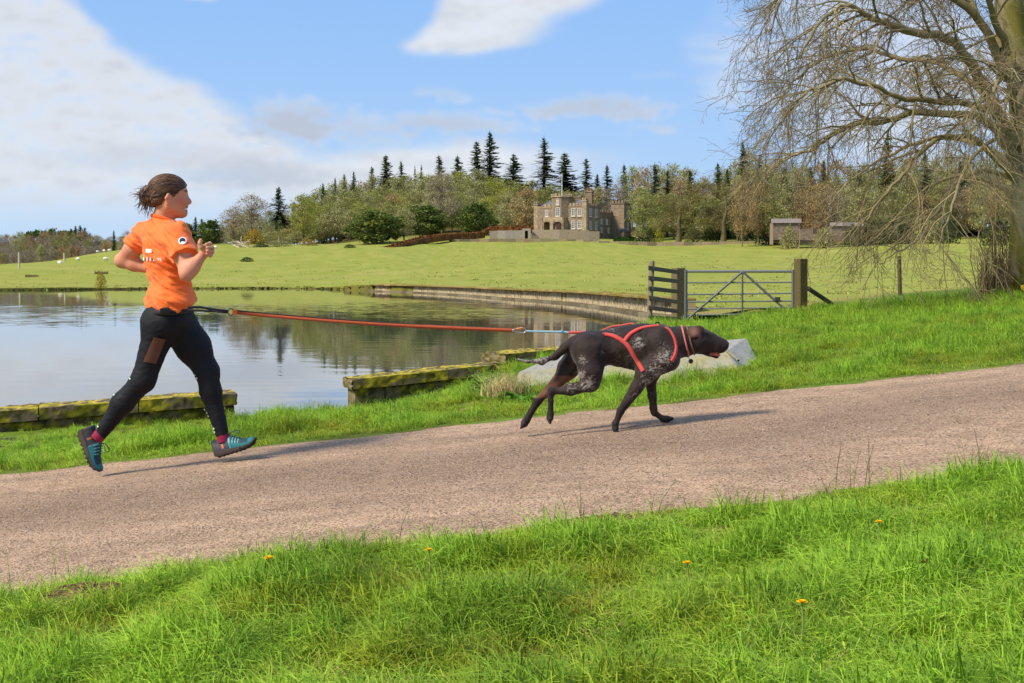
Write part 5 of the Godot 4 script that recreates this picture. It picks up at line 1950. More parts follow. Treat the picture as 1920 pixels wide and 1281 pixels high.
func build_big_tree() -> void:
	var D := 26.0
	var base := at(1932, 560, D)
	base.y = ground_y(base.x, base.z)
	var o := thing("lime_tree", base, "great bare spreading tree with drooping branches and a mossy foot", "tree")
	var bark := Color8(150, 138, 106)
	var B := func(px: float, py: float, dz: float) -> Vector3: return at(px, py, D - dz)
	# trunk, with flutes at the foot and moss on them
	var mt := MB.new(base)
	var rows := 70
	var cols := 40
	var axis := smooth([base - Vector3.UP * 0.3, B.call(1934, 470, 0), B.call(1934, 330, 0), B.call(1922, 180, 0), B.call(1900, 60, 0), B.call(1890, -60, 0), B.call(1888, -260, 0), B.call(1900, -560, 0)], 10)
	for i in rows + 1:
		var f := float(i) / rows
		var q := f * (axis.size() - 1)
		var k := clampi(int(q), 0, axis.size() - 2)
		var c := axis[k].lerp(axis[k + 1], q - k)
		var hgt := c.y - base.y
		var r := lerpf(0.47, 0.16, pow(f, 0.8)) + 0.2 * exp(-hgt / 0.35)
		for s in cols:
			var a := TAU * s / cols
			var flute := 1.0 + 0.10 * sin(a * 5.0 + 1.0) * exp(-hgt / 0.7) + 0.06 * noise.get_noise_3d(cos(a) * 2.0, hgt * 0.7, sin(a) * 2.0) + 0.035 * noise.get_noise_3d(cos(a) * 9.0, hgt * 2.2, sin(a) * 9.0)
			var nn := Vector3(cos(a), 0, sin(a))
			var p := c + nn * r * flute
			var n1 := noise.get_noise_3d(p.x * 3.0, p.y * 1.2, p.z * 3.0)
			var n2 := noise.get_noise_3d(p.x * 11.0, p.y * 4.0, p.z * 11.0)
			var cc := bark.lerp(Color8(172, 164, 126), clampf(0.4 + n1 * 1.5, 0.0, 1.0)).lerp(Color8(104, 90, 64), clampf(n2 * 1.6, 0.0, 0.8))
			cc = cc.lerp(Color8(134, 128, 58), clampf(noise.get_noise_3d(p.x * 1.6 + 30.0, p.y * 0.6, p.z * 1.6) * 2.0, 0.0, 0.8))
			var foot := clampf(1.25 - hgt / 0.42 + n1 * 1.2 + n2 * 0.6, 0.0, 1.0)
			cc = cc.lerp(Color8(150, 132, 36).lerp(Color8(84, 78, 26), clampf(0.5 + n2 * 1.8, 0.0, 1.0)), foot)
			mt.vert(p, nn, cc)
	for i in rows:
		for s in cols:
			var a0 := i * cols + s
			var a1 := i * cols + (s + 1) % cols
			mt.face(a0, a1, a1 + cols)
			mt.face(a0, a1 + cols, a0 + cols)
	part("trunk", mt, M.render, o)
	# the limbs that can be made out, then others round the far sides
	var limbs := [
		[[[1905, 270, 0.2], [1864, 197, 0.5], [1838, 144, 0.8], [1805, 98, 1.0], [1772, 69, 1.1], [1703, 59, 1.3], [1654, 43, 1.5], [1615, 30, 1.6], [1579, 13, 1.7], [1543, 16, 1.8], [1497, 56, 1.9], [1462, 104, 1.9]], 0.2, 0.03],
		[[[1900, 300, 0.3], [1857, 232, 0.4], [1792, 214, 0.2], [1720, 210, 0.0], [1661, 226, -0.2], [1595, 231, -0.3], [1543, 249, -0.4], [1490, 279, -0.4], [1441, 292, -0.4], [1405, 312, -0.4]], 0.15, 0.02],
		[[[1895, 240, 0.6], [1850, 205, 1.2], [1780, 190, 1.8], [1700, 186, 2.2], [1620, 160, 2.5], [1560, 150, 2.6], [1500, 166, 2.6], [1450, 190, 2.6], [1420, 236, 2.6]], 0.12, 0.02],
		[[[1900, 330, 0.8], [1830, 262, 1.6], [1760, 262, 2.2], [1715, 300, 2.6], [1690, 328, 2.8], [1650, 368, 3.0], [1611, 407, 3.2], [1590, 424, 3.2]], 0.10, 0.016],
		[[[1905, 340, 0.6], [1850, 318, 1.0], [1790, 352, 1.4], [1752, 402, 1.7], [1722, 448, 1.8], [1680, 474, 1.9], [1640, 496, 1.9]], 0.085, 0.014],
		[[[1890, 150, 0.3], [1850, 60, 0.6], [1800, 0, 0.8], [1720, -50, 1.0], [1640, -90, 1.2], [1560, -90, 1.4], [1480, -60, 1.5], [1420, 0, 1.6], [1394, 60, 1.6]], 0.15, 0.02],
		[[[1880, 90, 0.0], [1825, 20, -0.6], [1790, -60, -1.0], [1700, -110, -1.5], [1600, -110, -1.8], [1500, -70, -2.0], [1440, -10, -2.0]], 0.13, 0.02],
		[[[1900, 250, -0.6], [1840, 170, -1.4], [1760, 120, -2.0], [1680, 110, -2.4], [1600, 90, -2.6], [1520, 110, -2.8], [1450, 150, -2.8], [1412, 190, -2.8]], 0.13, 0.02],
		[[[1905, 320, -0.6], [1840, 270, -1.4], [1760, 260, -2.0], [1690, 280, -2.2], [1620, 312, -2.4], [1560, 350, -2.4], [1530, 384, -2.4]], 0.10, 0.016],
		[[[1905, 380, -0.5], [1860, 340, -0.9], [1800, 330, -1.4], [1740, 352, -1.8], [1690, 396, -2.0], [1640, 440, -2.0], [1600, 462, -2.0]], 0.09, 0.014],
		[[[1905, 300, 1.0], [1870, 260, 2.2], [1820, 300, 3.2], [1790, 370, 3.8], [1770, 430, 4.0], [1760, 470, 4.0]], 0.08, 0.012],
		[[[1890, 100, 0.4], [1868, 40, 1.0], [1840, -40, 1.6], [1790, -130, 2.2], [1720, -190, 2.6]], 0.13, 0.03],
		[[[1905, 200, 0.5], [1960, 110, 0.6], [2030, 40, 0.8], [2120, 10, 1.0], [2220, 20, 1.0], [2320, 80, 1.0]], 0.15, 0.02],
		[[[1920, 280, 0.3], [1990, 230, 0.6], [2080, 220, 1.2], [2180, 260, 1.6], [2280, 330, 1.8]], 0.12, 0.02],
		[[[1900, 120, -0.8], [1930, 20, -2.4], [1960, -40, -3.8], [1990, -60, -5.0], [2010, -20, -6.0]], 0.12, 0.02],
		[[[1905, 240, 0.9], [1900, 170, 2.4], [1880, 140, 3.8], [1860, 180, 4.8], [1850, 240, 5.4]], 0.11, 0.02]]
	for L in limbs:
		var pts := []
		for q in L[0]:
			pts.append(B.call(q[0] if q[0] > 1700 else 1700 - (1700 - q[0]) * 0.84, q[1], q[2]))
		var c := smooth(pts, 4)
		for i in range(2, c.size()):
			c[i] += Vector3(rf(-0.03, 0.03), rf(-0.03, 0.03), rf(-0.03, 0.03))
		var mb := MB.new(base)
		limb(mb, c, L[1] * 0.6, L[2] * 0.65, 8, bark.lerp(Color8(132, 118, 84), rng.randf()), 0, 1.6 if L[2] < 0.0165 else 0.92)
		part("branch", mb, M.twig, o)
	# shoots crowded about the foot
	var ms := MB.new(base)
	for i in 95:
		var px := rf(1834, 1888)
		var foot := at(px + rf(-2, 6), 552, D - rf(-0.3, 0.7))
		foot.y = ground_y(foot.x, foot.z) - 0.05
		var hgt := rf(0.5, 1.35) * (1.15 if px > 1855 else 0.85)
		var lean := Vector3(rf(-0.16, 0.08), 0, rf(-0.08, 0.1))
		var c := PackedVector3Array([foot, foot + Vector3.UP * hgt * 0.4 + lean * 0.5, foot + Vector3.UP * hgt * 0.75 + lean + Vector3(rf(-0.04, 0.04), 0, 0), foot + Vector3.UP * hgt + lean * 1.3 + Vector3(rf(-0.1, 0.05), 0, 0)])
		var cc := jitter(Color8(124, 104, 74), 0.25)
		ms.tube(c, ramp(rf(0.006, 0.015), 0.003, 4), 4, cc)
		for k in 5:
			var f: Vector3 = c[1 + k % 3]
			ms.tube(PackedVector3Array([f, f + Vector3(rf(-0.18, 0.14), rf(0.05, 0.25), rf(-0.1, 0.1))]), PackedFloat32Array([0.004, 0.002]), 3, cc)
	part("basal_shoots", ms, M.twig, o)

func build_concrete_block() -> void:
	# a low concrete slab with battered sides, seamed near its far end
	var fl := at(973, 698, 10.25)
	var fr := at(1362, 658, 9.95)
	var bl := at(1040, 667, 11.0)
	var br := at(1399, 634.5, 10.75)
	var o := thing("concrete_block", at(1180, 716, 9.9), "low pale concrete slab with battered sides behind the running dog", "concrete block")
	var gfl := at(955, 728, 10.1)
	var gfr := at(1405, 692, 9.3)
	var gbr := at(1434, 671, 9.9)
	var gbl := at(1010, 690, 11.2)
	for p in [gfl, gfr, gbr, gbl]:
		pass
	var grid := func(mb: MB, a: Vector3, b: Vector3, c: Vector3, d: Vector3, nu: int, nv: int, tint: Color, grime: float) -> void:
		# a b along the top, d c below
		var base := mb.v.size()
		var nn := (c - a).cross(b - a).normalized()
		if nn.dot(Vector3(0, 0.6, 1)) < 0.0:
			nn = -nn
		for i in nu + 1:
			for j in nv + 1:
				var p: Vector3 = a.lerp(b, float(i) / nu).lerp(d.lerp(c, float(i) / nu), float(j) / nv)
				var n1 := noise.get_noise_3d(p.x * 3.0, p.y * 8.0, p.z * 3.0)
				var n2 := noise.get_noise_3d(p.x * 18.0, p.y * 18.0, p.z * 18.0)
				p += nn * (n2 * 0.001)
				var cc := tint.lerp(Color8(172, 160, 112), clampf(n1 * 1.8 * grime + grime * 0.35, 0.0, 1.0)).lerp(Color8(132, 128, 110), clampf(n2 * 1.3 - 0.1, 0.0, 0.5))
				mb.vert(p, nn, cc)
		for i in nu:
			for j in nv:
				var q := base + i * (nv + 1) + j
				mb.face(q, q + 1, q + nv + 2)
				mb.face(q, q + nv + 2, q + nv + 1)
	var down := Vector3(0, -0.12, 0)
	var mb := MB.new(o.position)
	grid.call(mb, bl, br, fr, fl, 60, 12, Color8(176, 171, 158), 0.1)
	grid.call(mb, fl, fr, gfr + down, gfl + down, 70, 14, Color8(170, 164, 142), 0.9)
	grid.call(mb, bl, fl, gfl + down, gbl + down, 20, 8, Color8(170, 164, 142), 0.5)
	part("slab", mb, M.render, o)
	mb = MB.new(o.position)
	grid.call(mb, fr, br, gbr + down, gfr + down, 24, 14, Color8(180, 176, 166), 0.05)
	part("end_slab", mb, M.render, o)
	# the mortar strip over the joint
	mb = MB.new(o.position)
	var c := smooth([fr + Vector3(0.0, 0.001, 0.001), fr.lerp(gfr, 0.3) + Vector3(0.0, 0.001, 0.001), fr.lerp(gfr, 0.55)], 8)
	mb.tube(c, ramp(0.007, 0.009, c.size()), 6, Color8(206, 194, 150))
	part("mortar_strip", mb, M.stone, o)

# ---------------------------------------------------------------- bodies: smooth unions of tapered limbs, meshed as surface nets

class SDF:
	var prims := []

	# a tapered limb from a to b; flat = 1 cuts it square at b
	func cap(a: Vector3, b: Vector3, ra: float, rb: float, k := 0.03, flat := 0) -> void:
		prims.append([0, a, b, ra, rb, k, flat])

	# an ellipsoid with its own axes
	func ell(c: Vector3, r: Vector3, bas := Basis.IDENTITY, k := 0.03) -> void:
		prims.append([1, c, bas.transposed(), r, 0.0, k, 0])

	func dist(q: Array, p: Vector3) -> float:
		if q[0] == 0:
			var a: Vector3 = q[1]
			var ab: Vector3 = q[2] - a
			var t := clampf((p - a).dot(ab) / ab.length_squared(), 0.0, 1.0)
			var d: float = p.distance_to(a + ab * t) - lerpf(q[3], q[4], t)
			if q[6] == 1:
				d = maxf(d, (p - q[2]).dot(ab.normalized()))
			return d
		var l: Vector3 = q[2] * (p - q[1])
		var r: Vector3 = q[3]
		var k0 := (l / r).length()
		var k1 := (l / (r * r)).length()
		if k1 < 1e-6:
			return -minf(r.x, minf(r.y, r.z))
		return k0 * (k0 - 1.0) / k1

	func eval(p: Vector3) -> float:
		var f := 10.0
		for q in prims:
			var d := dist(q, p)
			var k: float = q[5]
			var h := maxf(k - absf(f - d), 0.0) / k
			f = minf(f, d) - h * h * k * 0.25
		return f

	func grad(p: Vector3) -> Vector3:
		var e := 0.002
		return Vector3(eval(p + Vector3(e, 0, 0)) - eval(p - Vector3(e, 0, 0)), eval(p + Vector3(0, e, 0)) - eval(p - Vector3(0, e, 0)), eval(p + Vector3(0, 0, e)) - eval(p - Vector3(0, 0, e))).normalized()

	# the first point of the surface along a line
	func march(from: Vector3, dirv: Vector3, most := 1.0) -> Vector3:
		var t := 0.0
		for i in 60:
			var d := eval(from + dirv * t)
			if d < 0.0006:
				break
			t += d * 0.9
			if t > most:
				break
		return from + dirv * t

	func snap(p: Vector3) -> Vector3:
		for i in 6:
			p -= grad(p) * eval(p)
		return p

	func build(mb: MB, cell: float, color: Callable, cuts := [], disp = null) -> void:
		var lo := Vector3(1e9, 1e9, 1e9)
		var hi := -lo
		for q in prims:
			if q[0] == 0:
				for e in [[q[1], q[3]], [q[2], q[4]]]:
					var r := Vector3.ONE * float(e[1])
					lo = lo.min(e[0] - r)
					hi = hi.max(e[0] + r)
			else:
				var r := Vector3.ONE * maxf(q[3].x, maxf(q[3].y, q[3].z))
				lo = lo.min(q[1] - r)
				hi = hi.max(q[1] + r)
		lo -= Vector3.ONE * cell * 4.0
		hi += Vector3.ONE * cell * 4.0
		var nx := int((hi.x - lo.x) / cell) + 2
		var ny := int((hi.y - lo.y) / cell) + 2
		var nz := int((hi.z - lo.z) / cell) + 2
		var f := PackedFloat32Array()
		f.resize(nx * ny * nz)
		f.fill(9.0)
		var sy := nx
		var sz := nx * ny
		for q in prims:
			var k: float = q[5]
			var pad := maxf(k, cell * 4.0) + cell
			var a: Vector3
			var b: Vector3
			if q[0] == 0:
				a = q[1].min(q[2]) - Vector3.ONE * (maxf(q[3], q[4]) + pad)
				b = q[1].max(q[2]) + Vector3.ONE * (maxf(q[3], q[4]) + pad)
			else:
				var inv: Basis = q[2]
				var rr: Vector3 = q[3]
				var ext := Vector3(absf(inv.x.x * rr.x) + absf(inv.x.y * rr.y) + absf(inv.x.z * rr.z), absf(inv.y.x * rr.x) + absf(inv.y.y * rr.y) + absf(inv.y.z * rr.z), absf(inv.z.x * rr.x) + absf(inv.z.y * rr.y) + absf(inv.z.z * rr.z))
				a = q[1] - ext - Vector3.ONE * pad
				b = q[1] + ext + Vector3.ONE * pad
			var i0 := maxi(0, int((a.x - lo.x) / cell))
			var i1 := mini(nx - 1, int((b.x - lo.x) / cell) + 1)
			var j0 := maxi(0, int((a.y - lo.y) / cell))
			var j1 := mini(ny - 1, int((b.y - lo.y) / cell) + 1)
			var k0 := maxi(0, int((a.z - lo.z) / cell))
			var k1 := mini(nz - 1, int((b.z - lo.z) / cell) + 1)
			var is_cap: bool = q[0] == 0
			var pa: Vector3 = q[1]
			var ab := Vector3.ZERO
			var inv_l := 0.0
			var ra := 0.0
			var dr := 0.0
			var flat: bool = q[6] == 1
			var inv_b := Basis.IDENTITY
			var rad := Vector3.ONE
			var rad2 := Vector3.ONE
			if is_cap:
				ab = q[2] - pa
				inv_l = 1.0 / maxf(ab.length_squared(), 1e-9)
				ra = q[3]
				dr = q[4] - ra
			else:
				inv_b = q[2]
				rad = q[3]
				rad2 = rad * rad
			var axis := ab.normalized()
			for kk in range(k0, k1 + 1):
				for jj in range(j0, j1 + 1):
					var o := kk * sz + jj * sy
					for ii in range(i0, i1 + 1):
						var p := lo + Vector3(ii, jj, kk) * cell
						var d := 0.0
						if is_cap:
							var ap := p - pa
							var t := clampf(ap.dot(ab) * inv_l, 0.0, 1.0)
							d = ap.distance_to(ab * t) - ra - dr * t
							if flat:
								d = maxf(d, (ap - ab).dot(axis))
						else:
							var l := inv_b * (p - pa)
							var e0 := (l / rad).length()
							var e1 := (l / rad2).length()
							d = e0 * (e0 - 1.0) / e1 if e1 > 1e-6 else -minf(rad.x, minf(rad.y, rad.z))
						var c := f[o + ii]
						var h := k - absf(c - d)
						f[o + ii] = minf(c, d) - (h * h / k * 0.25 if h > 0.0 else 0.0)
		for cut in cuts:
			# [point, outward normal]: what lies beyond is cut away
			for kk in nz:
				for jj in ny:
					var o := kk * sz + jj * sy
					for ii in nx:
						if f[o + ii] < 0.1:
							f[o + ii] = maxf(f[o + ii], (lo + Vector3(ii, jj, kk) * cell - cut[0]).dot(cut[1]))
		if disp != null:
			for n in f.size():
				if absf(f[n]) < cell * 5.0:
					f[n] -= disp.call(lo + Vector3(n % nx, (n / nx) % ny, n / sz) * cell)
		# one vertex in each cell that the surface crosses
		var vid := PackedInt32Array()
		vid.resize(f.size())
		vid.fill(-1)
		var offs := PackedInt32Array([0, 1, sy, sy + 1, sz, sz + 1, sz + sy, sz + sy + 1])
		var edges := [[0, 1], [2, 3], [4, 5], [6, 7], [0, 2], [1, 3], [4, 6], [5, 7], [0, 4], [1, 5], [2, 6], [3, 7]]
		var first := mb.v.size()
		var cells := PackedInt32Array()
		var g := PackedFloat32Array()
		g.resize(8)
		for kk in nz - 1:
			for jj in ny - 1:
				var o := kk * sz + jj * sy
				for ii in nx - 1:
					var b := o + ii
					var v0 := f[b]
					if v0 > cell * 4.0 or v0 < -cell * 4.0:
						continue
					var neg := 0
					for c in 8:
						var vv := f[b + offs[c]]
						g[c] = vv
						if vv < 0.0:
							neg += 1
					if neg == 0 or neg == 8:
						continue
					var sum := Vector3.ZERO
					var cnt := 0
					for e in edges:
						var x0 := g[e[0]]
						var x1 := g[e[1]]
						if (x0 < 0.0) != (x1 < 0.0):
							var t := x0 / (x0 - x1)
							var p0 := Vector3(e[0] & 1, (e[0] >> 1) & 1, e[0] >> 2)
							var p1 := Vector3(e[1] & 1, (e[1] >> 1) & 1, e[1] >> 2)
							sum += p0.lerp(p1, t)
							cnt += 1
					var pos := lo + (Vector3(ii, jj, kk) + sum / cnt) * cell
					var nn := Vector3(g[1] + g[3] + g[5] + g[7] - g[0] - g[2] - g[4] - g[6], g[2] + g[3] + g[6] + g[7] - g[0] - g[1] - g[4] - g[5], g[4] + g[5] + g[6] + g[7] - g[0] - g[1] - g[2] - g[3]).normalized()
					vid[b] = mb.vert(pos, nn, Color.WHITE)
					cells.push_back(b)
		for b in cells:
			var s0 := f[b] < 0.0
			for ax in 3:
				var step := 1 if ax == 0 else (sy if ax == 1 else sz)
				if (f[b + step] < 0.0) == s0:
					continue
				var u := sy if ax == 0 else (sz if ax == 1 else 1)
				var w := sz if ax == 0 else (1 if ax == 1 else sy)
				if b - u - w < 0:
					continue
				var q0 := vid[b]
				var q1 := vid[b - u]
				var q2 := vid[b - u - w]
				var q3 := vid[b - w]
				if q1 < 0 or q2 < 0 or q3 < 0:
					continue
				mb.face(q0, q1, q2)
				mb.face(q0, q2, q3)
		for i in range(first, mb.v.size()):
			mb.c[i] = color.call(mb.v[i] + mb.o, mb.n[i])

# a thin patch laid on a body: the outline's corners are world points in front of it
func patch(mb: MB, s: SDF, a: Vector3, b: Vector3, c: Vector3, d: Vector3, nu: int, nv: int, lift: float, color: Callable, inside = null) -> void:
	var base := mb.v.size()
	var eye := Vector3(0, CAM_Y, 0)
	for i in nu + 1:
		for j in nv + 1:
			var p := a.lerp(b, float(i) / nu).lerp(d.lerp(c, float(i) / nu), float(j) / nv)
			var dirv := (p - eye).normalized()
			var q := s.march(p - dirv * 0.25, dirv, 0.6)
			var n := s.grad(q)
			mb.vert(q + n * lift, n, color.call(float(i) / nu, float(j) / nv))
	for i in nu:
		for j in nv:
			if inside != null and not inside.call((i + 0.5) / nu, (j + 0.5) / nv):
				continue
			var q := base + i * (nv + 1) + j
			mb.face(q, q + 1, q + nv + 2)
			mb.face(q, q + nv + 2, q + nv + 1)

# a flat strap that follows points lying on (or above) a body
func ribbon(mb: MB, pts: PackedVector3Array, nrm: PackedVector3Array, wide: float, thick: float, col: Color) -> void:
	var m := pts.size()
	var base := mb.v.size()
	var prof := [[-0.5, -0.5], [-0.5, 0.2], [-0.3, 0.5], [0.3, 0.5], [0.5, 0.2], [0.5, -0.5]]
	for i in m:
		var t := (pts[mini(i + 1, m - 1)] - pts[maxi(i - 1, 0)]).normalized()
		var n := (nrm[i] - t * nrm[i].dot(t)).normalized()
		var w := t.cross(n)
		for q in prof:
			var nn: Vector3 = (w * float(q[0]) * 1.4 + n * float(q[1])).normalized()
			mb.vert(pts[i] + w * (q[0] * wide) + n * (q[1] * thick), nn, jitter(col, 0.04))
	var k := prof.size()
	for i in m - 1:
		for s in k:
			var a0 := base + i * k + s
			var a1 := base + i * k + (s + 1) % k
			mb.face(a0, a1, a1 + k)
			mb.face(a0, a1 + k, a0 + k)

# ---------------------------------------------------------------- the runner

func yaw_basis(deg: float) -> Basis:
	# x points the way the runner faces, turned away from the camera by deg
	var a := deg_to_rad(deg)
	return Basis(Vector3(cos(a), 0, -sin(a)), Vector3.UP, Vector3(sin(a), 0, cos(a)))

func runner_torso(s: SDF, g: float) -> void:
	s.ell(at(317, 600, 7.0), Vector3(0.104 + g, 0.112 + g, 0.162 + g), yaw_basis(14), 0.06)
	s.ell(at(323, 540, 7.0), Vector3(0.094 + g, 0.125 + g, 0.136 + g), yaw_basis(22), 0.06)
	s.ell(at(314, 474, 7.0), Vector3(0.118 + g, 0.165 + g, 0.165 + g), yaw_basis(32), 0.06)
	s.cap(at(331, 443, 6.885), at(275, 440, 7.13), 0.056 + g, 0.056 + g, 0.06)
	s.ell(at(347, 482, 6.985), Vector3(0.05 + g, 0.07 + g, 0.115 + g), yaw_basis(32), 0.06)
	s.cap(at(302, 424, 7.0), at(312, 452, 6.97), 0.055 + g, 0.06 + g, 0.06)

func runner_legs(s: SDF, g: float) -> void:
	# right leg, trailing
	s.ell(at(297, 604, 6.94), Vector3(0.082 + g, 0.082 + g, 0.080 + g), Basis.IDENTITY, 0.06)
	s.cap(at(301, 612, 6.93), at(269, 712, 6.93), 0.080 + g, 0.054 + g, 0.05)
	s.cap(at(269, 712, 6.93), at(229, 757, 6.945), 0.051 + g, 0.051 + g, 0.04)
	s.cap(at(229, 757, 6.945), at(190, 813, 6.955), 0.049 + g, 0.029 + g, 0.03)
	# left leg, reaching forward
	s.ell(at(306, 602, 7.07), Vector3(0.082 + g, 0.085 + g, 0.085 + g), Basis.IDENTITY, 0.06)
	s.cap(at(336, 607, 7.06), at(362, 650, 7.06), 0.088 + g, 0.081 + g, 0.05)
	s.cap(at(362, 650, 7.06), at(388, 696, 7.05), 0.081 + g, 0.055 + g, 0.05)
	s.cap(at(388, 696, 7.05), at(395, 735, 7.05), 0.051 + g, 0.049 + g, 0.04)
	s.cap(at(395, 735, 7.05), at(416, 812, 7.05), 0.049 + g, 0.031 + g, 0.03)

func hand(s: SDF, wrist: Vector3, palm: Vector3, knuckle: Array, tips: Array, thumb: Array) -> void:
	s.cap(wrist, palm, 0.024, 0.027, 0.02)
	for i in 4:
		var m: Vector3 = knuckle[i]
		s.cap(palm.lerp(m, 0.35), m, 0.013, 0.0105, 0.008)
		var bend: Vector3 = m.lerp(tips[i], 0.5) + (m - palm).normalized() * 0.012
		s.cap(m, bend, 0.0105, 0.0095, 0.004)
		s.cap(bend, tips[i], 0.0095, 0.0085, 0.004)
	for i in thumb.size() - 1:
		s.cap(thumb[i], thumb[i + 1], 0.0125 - i * 0.001, 0.011 - i * 0.001, 0.006)

var head_c := Vector3.ZERO
var head_b := Basis.IDENTITY

func hp(f: float, u: float, s := 0.0) -> Vector3:
	return head_c + head_b * (Vector3(f, u, s) * 0.95)

func build_runner() -> void:
	var foot := at(315, 884, 7.0)
	foot.y = road_plane(foot.x)
	var o := thing("person", foot, "runner in bright orange shirt and black leggings, mid-stride on the drive", "person")
	head_c = at(316, 366, 6.985)
	head_b = yaw_basis(16) * Basis(Vector3(0, 0, 1), -0.03)
	# ---- body: one continuous figure under the clothes
	var skin := Color8(204, 146, 114)
	var skin_col := func(p: Vector3, _n: Vector3) -> Color:
		var n := noise.get_noise_3d(p.x * 14.0, p.y * 14.0, p.z * 14.0)
		return skin.lerp(Color8(208, 134, 106), clampf(0.4 + n * 1.4, 0.0, 1.0))
	var body := SDF.new()
	runner_torso(body, -0.012)
	runner_legs(body, -0.008)
	var rsh := at(335, 444, 6.865)
	var rel := at(350, 513, 6.76)
	var rwr := at(379.5, 479, 6.775)
	body.cap(rsh, rsh.lerp(rel, 0.5), 0.043, 0.044, 0.04)
	body.cap(rsh.lerp(rel, 0.5), rel, 0.044, 0.036, 0.03)
	body.cap(rel, rel.lerp(rwr, 0.35), 0.034, 0.037, 0.025)
	body.cap(rel.lerp(rwr, 0.35), rwr, 0.037, 0.023, 0.02)
	var lsh := at(271, 443, 7.135)
	var lel := at(228, 489, 7.22)
	var lwr := at(296, 508, 7.17)
	body.cap(lsh, lsh.lerp(lel, 0.5), 0.043, 0.044, 0.04)
	body.cap(lsh.lerp(lel, 0.5), lel, 0.044, 0.036, 0.03)
	body.cap(lel, lel.lerp(lwr, 0.35), 0.035, 0.037, 0.025)
	body.cap(lel.lerp(lwr, 0.35), lwr, 0.037, 0.024, 0.02)
	body.cap(at(303, 425, 7.0), hp(-0.012, -0.055), 0.055, 0.050, 0.03)
	var mb := MB.new(foot)
	body.build(mb, 0.011, skin_col)
	# head
	var hd := SDF.new()
	hd.ell(hp(-0.008, 0.022), Vector3(0.090, 0.080, 0.070), head_b, 0.03)
	hd.ell(hp(0.042, -0.03), Vector3(0.054, 0.082, 0.058), head_b, 0.03)
	hd.ell(hp(0.044, 0.038), Vector3(0.038, 0.045, 0.054), head_b, 0.03)
	for s in [-1.0, 1.0]:
		hd.cap(hp(0.0, -0.062, s * 0.046), hp(0.066, -0.096, s * 0.014), 0.022, 0.019, 0.025)
		hd.ell(hp(0.062, -0.034, s * 0.034), Vector3(0.028, 0.028, 0.022), head_b, 0.02)
		hd.cap(hp(0.083, 0.022, s * 0.008), hp(0.074, 0.024, s * 0.04), 0.013, 0.012, 0.014)
		# ear: rim, bowl and lobe
		hd.cap(hp(-0.004, 0.0, s * 0.077), hp(-0.014, -0.022, s * 0.083), 0.0075, 0.0075, 0.006)
		hd.cap(hp(-0.004, 0.0, s * 0.077), hp(0.010, -0.010, s * 0.074), 0.007, 0.006, 0.006)
		hd.cap(hp(-0.014, -0.022, s * 0.083), hp(-0.004, -0.048, s * 0.074), 0.0075, 0.009, 0.006)
		hd.ell(hp(-0.002, -0.024, s * 0.072), Vector3(0.013, 0.022, 0.008), head_b, 0.008)
	hd.ell(hp(0.079, -0.096), Vector3(0.021, 0.019, 0.022), head_b, 0.02)
	hd.cap(hp(0.090, 0.006), hp(0.112, -0.030), 0.009, 0.0115, 0.012)
	hd.ell(hp(0.103, -0.037), Vector3(0.014, 0.010, 0.016), head_b, 0.01)
	hd.cap(hp(0.086, -0.060, -0.018), hp(0.094, -0.058, 0.0), 0.008, 0.009, 0.008)
	hd.cap(hp(0.086, -0.060, 0.018), hp(0.094, -0.058, 0.0), 0.008, 0.009, 0.008)
	hd.cap(hp(0.080, -0.078, -0.016), hp(0.089, -0.079, 0.0), 0.008, 0.009, 0.008)
	hd.cap(hp(0.080, -0.078, 0.016), hp(0.089, -0.079, 0.0), 0.008, 0.009, 0.008)
	hd.cap(hp(-0.012, -0.05), at(303, 425, 7.0), 0.052, 0.056, 0.03)
	var face_col := func(p: Vector3, n: Vector3) -> Color:
		var l := head_b.transposed() * (p - head_c)
		var c: Color = skin_col.call(p, n)
		c = c.lerp(Color8(204, 108, 90), 0.5 * exp(-Vector2((l.x - 0.066) / 0.03, (l.y + 0.03) / 0.026).length_squared()))
		if l.x > 0.072 and absf(l.z) < 0.027 and absf(l.y + 0.062) < 0.008 or l.x > 0.072 and absf(l.z) < 0.024 and absf(l.y + 0.079) < 0.007:
			c = Color8(184, 84, 80)
		if l.x > 0.066 and absf(l.z) < 0.028 and absf(l.y + 0.0695) < 0.0035:
			c = Color8(236, 228, 218)
		if absf(l.y - 0.024) < 0.0045 and l.x > 0.058 and absf(l.z) > 0.014 and absf(l.z) < 0.05:
			c = Color8(86, 58, 42)
		return c
	hd.build(mb, 0.0042, face_col)
	# right hand, loosely closed, thumb up
	var D := 6.775
	var h1 := SDF.new()
	hand(h1, rwr, at(386.5, 469, D), [at(395.5, 460, D + 0.02), at(398, 466, D + 0.01), at(398, 472, D), at(395, 477.5, D - 0.01)],
		[at(386, 459, D - 0.035), at(388.5, 464.5, D - 0.045), at(389, 470.5, D - 0.045), at(388, 476, D - 0.04)],
		[at(383, 471, D - 0.012), at(377, 463, D - 0.026), at(374.5, 456, D - 0.03), at(376, 450.5, D - 0.03)])
	h1.build(mb, 0.0036, skin_col)
	# left hand, closed in front of the waist
	var h2 := SDF.new()
	var D2 := 7.16
	hand(h2, lwr, at(310, 507, D2), [at(322, 499, D2), at(324, 505, D2 - 0.01), at(324, 511, D2 - 0.01), at(321, 516, D2)],
		[at(314, 498, D2 + 0.04), at(316, 504, D2 + 0.045), at(316, 510, D2 + 0.045), at(314, 515, D2 + 0.04)],
		[at(308, 500, D2 + 0.01), at(312, 494, D2 + 0.025), at(319, 492, D2 + 0.03)])
	h2.build(mb, 0.005, skin_col)
	M.skin = mat(0.55, Color.WHITE, {"subsurf_scatter_enabled": true, "subsurf_scatter_strength": 0.12, "metallic_specular": 0.4})
	var bo := part("body", mb, M.skin, o)
